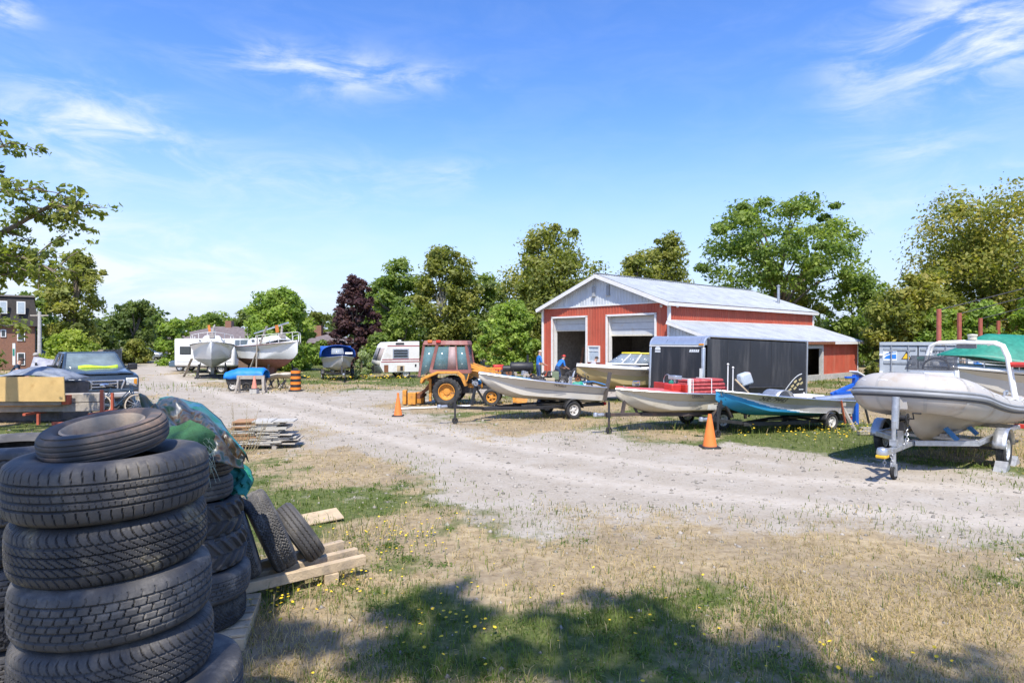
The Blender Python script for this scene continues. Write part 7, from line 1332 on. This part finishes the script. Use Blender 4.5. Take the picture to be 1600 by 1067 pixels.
# fence, poles, sign at the left
f_ = thing('timber_fence', 'weathered board fence beyond the lime green shrub', 'fence', (-38.5, 57, 0), R(-6))
for k in range(24): B().box((k * .2 - 2.4, 0, .75 + .03 * math.sin(k * 2.3)), (.17, .03, 1.5)).obj('board', m_greywood, f_)
for z in (.4, 1.2): B().box((0, .04, z), (4.9, .06, .09)).obj('rail', m_greywood, f_)
for k in range(3): B().box((-2.3 + k * 2.3, .1, .8), (.12, .12, 1.6)).obj('post', m_greywood, f_)
for (px, py, Y, lab) in ((113, 490, 50.5, 'grey utility pole in front of the tall yellow-green tree'), (186, 497, 68, 'distant utility pole behind the dark round tree')):
    q = P(px, py, Y); t = thing('utility_pole', lab, 'pole', (q.x, Y - 3.5, 0), 0, 'utility poles'); B().tube([(0, 0, 0), (0, 0, q.z)], [.16, .11], 10).obj('pole', M('pole_grey', (.45, .43, .4), .9, var=.2), t); B().box((0, 0, q.z - .3), (1.4, .09, .1)).obj('crossarm', m_greywood, t)
q = P(22, 570, 34); t = thing('feather_sign', 'narrow green and white vertical sign board in front of the brick building', 'sign', (q.x, q.y, 0)); B().box((0, 0, 1.55), (.14, .04, 1.2)).obj('board', m_white, t); B().box((0, -.024, 1.65), (.10, .01, .4)).obj('green_panel', m_gtarp, t); B().tube([(0, .03, 0), (0, .03, 2.1)], .02, 6).obj('pole', m_dkmetal, t)
q = G(1300, 690); 
for k, (x, y, L_, rz_, lab) in enumerate(((9.6, 14.9, 2.6, .12, 'long grey timber lying in the grass behind the inflatable'), (9.8, 15.4, 2.2, .05, 'second grey timber lying further behind the inflatable'))): o = B().box((0, 0, .06), (L_, .12, .1)).obj('timber', m_greywood, None, (x, y, 0), (0, 0, rz_), bevel=.01); tag(o, lab, 'timber')
# ------------------------------------------------------------------ people
m_skin = M('skin', (.5, .29, .2), .6, var=.08)
def person(label, loc, rz, J, shirt, trousers, hair, sleeve=.62, cap=None, scale=1.0):
    """one continuous body grown from a joint skeleton; colours by joint"""
    names = list(J.keys()); E = [('pelvis', 'waist'), ('waist', 'chest'), ('chest', 'neck'), ('neck', 'head0'), ('head0', 'head1')]
    for s in 'LR': E += [('chest', 'sh' + s), ('sh' + s, 'el' + s), ('el' + s, 'wr' + s), ('wr' + s, 'ha' + s), ('pelvis', 'hip' + s), ('hip' + s, 'kn' + s), ('kn' + s, 'an' + s), ('an' + s, 'to' + s)]
    rad = dict(pelvis=(.15, .12), waist=(.145, .11), chest=(.165, .12), neck=(.058, .058), head0=(.075, .085), head1=(.085, .095), sh=(.065, .065), el=(.045, .045), wr=(.032, .036), ha=(.04, .025), hip=(.095, .1), kn=(.062, .062), an=(.045, .045), to=(.045, .035))
    me = bpy.data.meshes.new('body'); me.from_pydata([J[n] for n in names], [(names.index(a), names.index(b)) for a, b in E], []); o = bpy.data.objects.new('body', me); COL.objects.link(o)
    o.modifiers.new('skin', 'SKIN'); 
    for i, n in enumerate(names): me.skin_vertices[0].data[i].radius = rad.get(n) or rad[n[:-1]]
    me.skin_vertices[0].data[names.index('pelvis')].use_root = True; o.modifiers.new('sub', 'SUBSURF').levels = 2; o.modifiers['sub'].render_levels = 2
    dg = bpy.context.evaluated_depsgraph_get(); m2 = bpy.data.meshes.new_from_object(o.evaluated_get(dg)); bpy.data.objects.remove(o)
    t = thing('person', label, 'person', loc, rz); t.scale = (scale,) * 3
    for m in (shirt, trousers, m_skin, M('shoe', (.05, .045, .04), .7)): m2.materials.append(m)
    pos = {n: Vector(J[n]) for n in names}
    cls = {}
    def seg(p):
        best = (9, None, 0)
        for a, b in E:
            A, Bv = pos[a], pos[b]; d = Bv - A; f = max(0, min(1, (p - A).dot(d) / (d.length_squared + 1e-9))); dd = (p - A - d * f).length
            if dd < best[0]: best = (dd, (a, b), f)
        return best
    for f in m2.polygons:
        _, (a, b_), fr = seg(Vector(f.center)); k = a + '-' + b_
        f.material_index = 2 if a.startswith(('neck', 'head')) or (a.startswith('sh') and fr > sleeve + .3) or a.startswith(('el', 'wr')) else 3 if a.startswith('an') else 1 if a.startswith(('hip', 'kn')) or (a == 'pelvis' and (b_ != 'waist' or fr < .35)) else 0
    m2.shade_smooth(); bo = bpy.data.objects.new('body', m2); COL.objects.link(bo); bo.parent = t
    h0, h1 = pos['head0'], pos['head1']; up = (h1 - h0).normalized(); c = h0.lerp(h1, .62); mq = up.to_track_quat('Z', 'Y').to_matrix()
    b = B(); b.grid(lambda u, v: c + mq @ Vector((.098 * math.cos(6.283 * u) * math.cos(v * 1.5), .108 * math.sin(6.283 * u) * math.cos(v * 1.5) - .008, .03 + .105 * math.sin(v * 1.5))), 18, 8, True); b.obj('cap' if cap else 'hair', cap or hair, t)
    if cap: b = B(); b.grid(lambda u, v: c + mq @ Vector((.09 * math.cos(math.pi * u), .085 + .09 * v * math.sin(math.pi * u), .045 - .01 * v)), 10, 3); b.obj('cap_peak', cap, t, solid=.008, recalc=False)
    b = B()   # nose and ears
    b.lathe([(.001, .03), (.012, .0), (.014, -.02), (.001, -.028)], 6, c + mq @ Vector((0, .105, -.03)))
    for s in (-1, 1): b.lathe([(.001, .03), (.012, .01), (.012, -.015), (.001, -.03)], 6, c + mq @ Vector((s * .088, -.005, -.02)))
    b.obj('nose_and_ears', m_skin, t); b = B()
    for s in (-1, 1): b.lathe([(.001, .012), (.011, 0), (.001, -.012)], 6, c + mq @ Vector((s * .034, .093, .0)))
    b.obj('eyes', m_black, t)
    b = B()   # fingers
    for s in 'LR':
        w_, h_ = pos['wr' + s], pos['ha' + s]; d = (h_ - w_).normalized(); sd = d.cross(Vector((0, 1, 0))); sd = sd.normalized() if sd.length > .1 else Vector((1, 0, 0))
        for k, (o_, ln) in enumerate(((-.024, .05), (-.008, .062), (.008, .058), (.024, .045))): q0 = h_ + sd * o_; b.tube([q0, q0 + d * ln * .6, q0 + d * ln + Vector((0, .014, -.006))], [.0095, .009, .007], 6)
        q0 = w_.lerp(h_, .5) + sd * -.03; b.tube([q0, q0 + d * .03 - sd * .022, q0 + d * .055 - sd * .024], [.011, .0105, .008], 6)
    b.obj('fingers', m_skin, t)
    return t
def stand(lean=0, armL=((-.24, .05, 1.12), (-.20, .25, 1.02), (-.19, .33, 1.0)), armR=((.24, .05, 1.12), (.20, .25, 1.02), (.19, .33, 1.0)), drop=0, knee=0):
    """standing figure facing +y; lean bends the trunk forward"""
    p = Vector((0, 0, .95 - drop)); u = Vector((0, math.sin(lean), math.cos(lean)))
    J = dict(pelvis=p, waist=p + u * .17, chest=p + u * .42, neck=p + u * .56, head0=p + u * .62 + Vector((0, .02, .02)), head1=p + u * .62 + Vector((0, .045, .145)))
    for s, x, a in (('L', -1, armL), ('R', 1, armR)):
        sh = p + u * .47 + Vector((x * .19, 0, 0)); off = p + u * .47 - Vector((0, 0, 1.42)); J['sh' + s] = sh
        J['el' + s], J['wr' + s], J['ha' + s] = [Vector(q) + off for q in a]
        J['hip' + s] = p + Vector((x * .1, 0, -.06)); J['kn' + s] = Vector((x * .12, .04 + knee, .50 - drop * .45)); J['an' + s] = Vector((x * .13, -.01, .08)); J['to' + s] = Vector((x * .15, .15, .04))
    return {k: tuple(v) for k, v in J.items()}
m_bshirt = M('blue_shirt', (.02, .16, .5), .8, var=.12); m_jean = M('jeans', (.03, .06, .14), .85, var=.2); m_blksh = M('black_shirt', (.012, .014, .02), .8); m_greysh = M('grey_shirt', (.42, .4, .44), .8, var=.1); m_hair = M('brown_hair', (.05, .03, .02), .7); m_grhair = M('grey_hair', (.35, .32, .28), .7); m_navy = M('navy_top', (.02, .04, .07), .8)
q = G(841, 599.5); person('man in a blue T-shirt and jeans standing left of the barn door', (q.x, q.y, 0), R(-70), stand(.12), m_bshirt, m_jean, m_hair, cap=M('cap_cream', (.55, .45, .35), .7))
q = G(870, 598.5); person('person in a blue shirt and red cap bending over parts in the left bay', (q.x, q.y, 0), R(-60), stand(.75, drop=.1, knee=.12), m_bshirt, m_jean, m_hair, cap=m_red)
q = G(918, 601); person('person in a pale grey shirt bending down beside the cream bowrider', (q.x, q.y, 0), R(-80), stand(.8, drop=.14, knee=.14), m_greysh, m_jean, m_hair)
q = P(61, 600, 25.5); person('man in a black T-shirt with back turned behind the grey sheeting', (q.x, q.y, 0), R(150), stand(.1), m_blksh, m_jean, m_grhair)
q = P(15, 600, 24.5); person('person in a dark navy vest bending at the far left', (q.x, q.y, 0), R(-60), stand(.55, drop=.1, knee=.1), m_navy, m_jean, m_hair, sleeve=0)
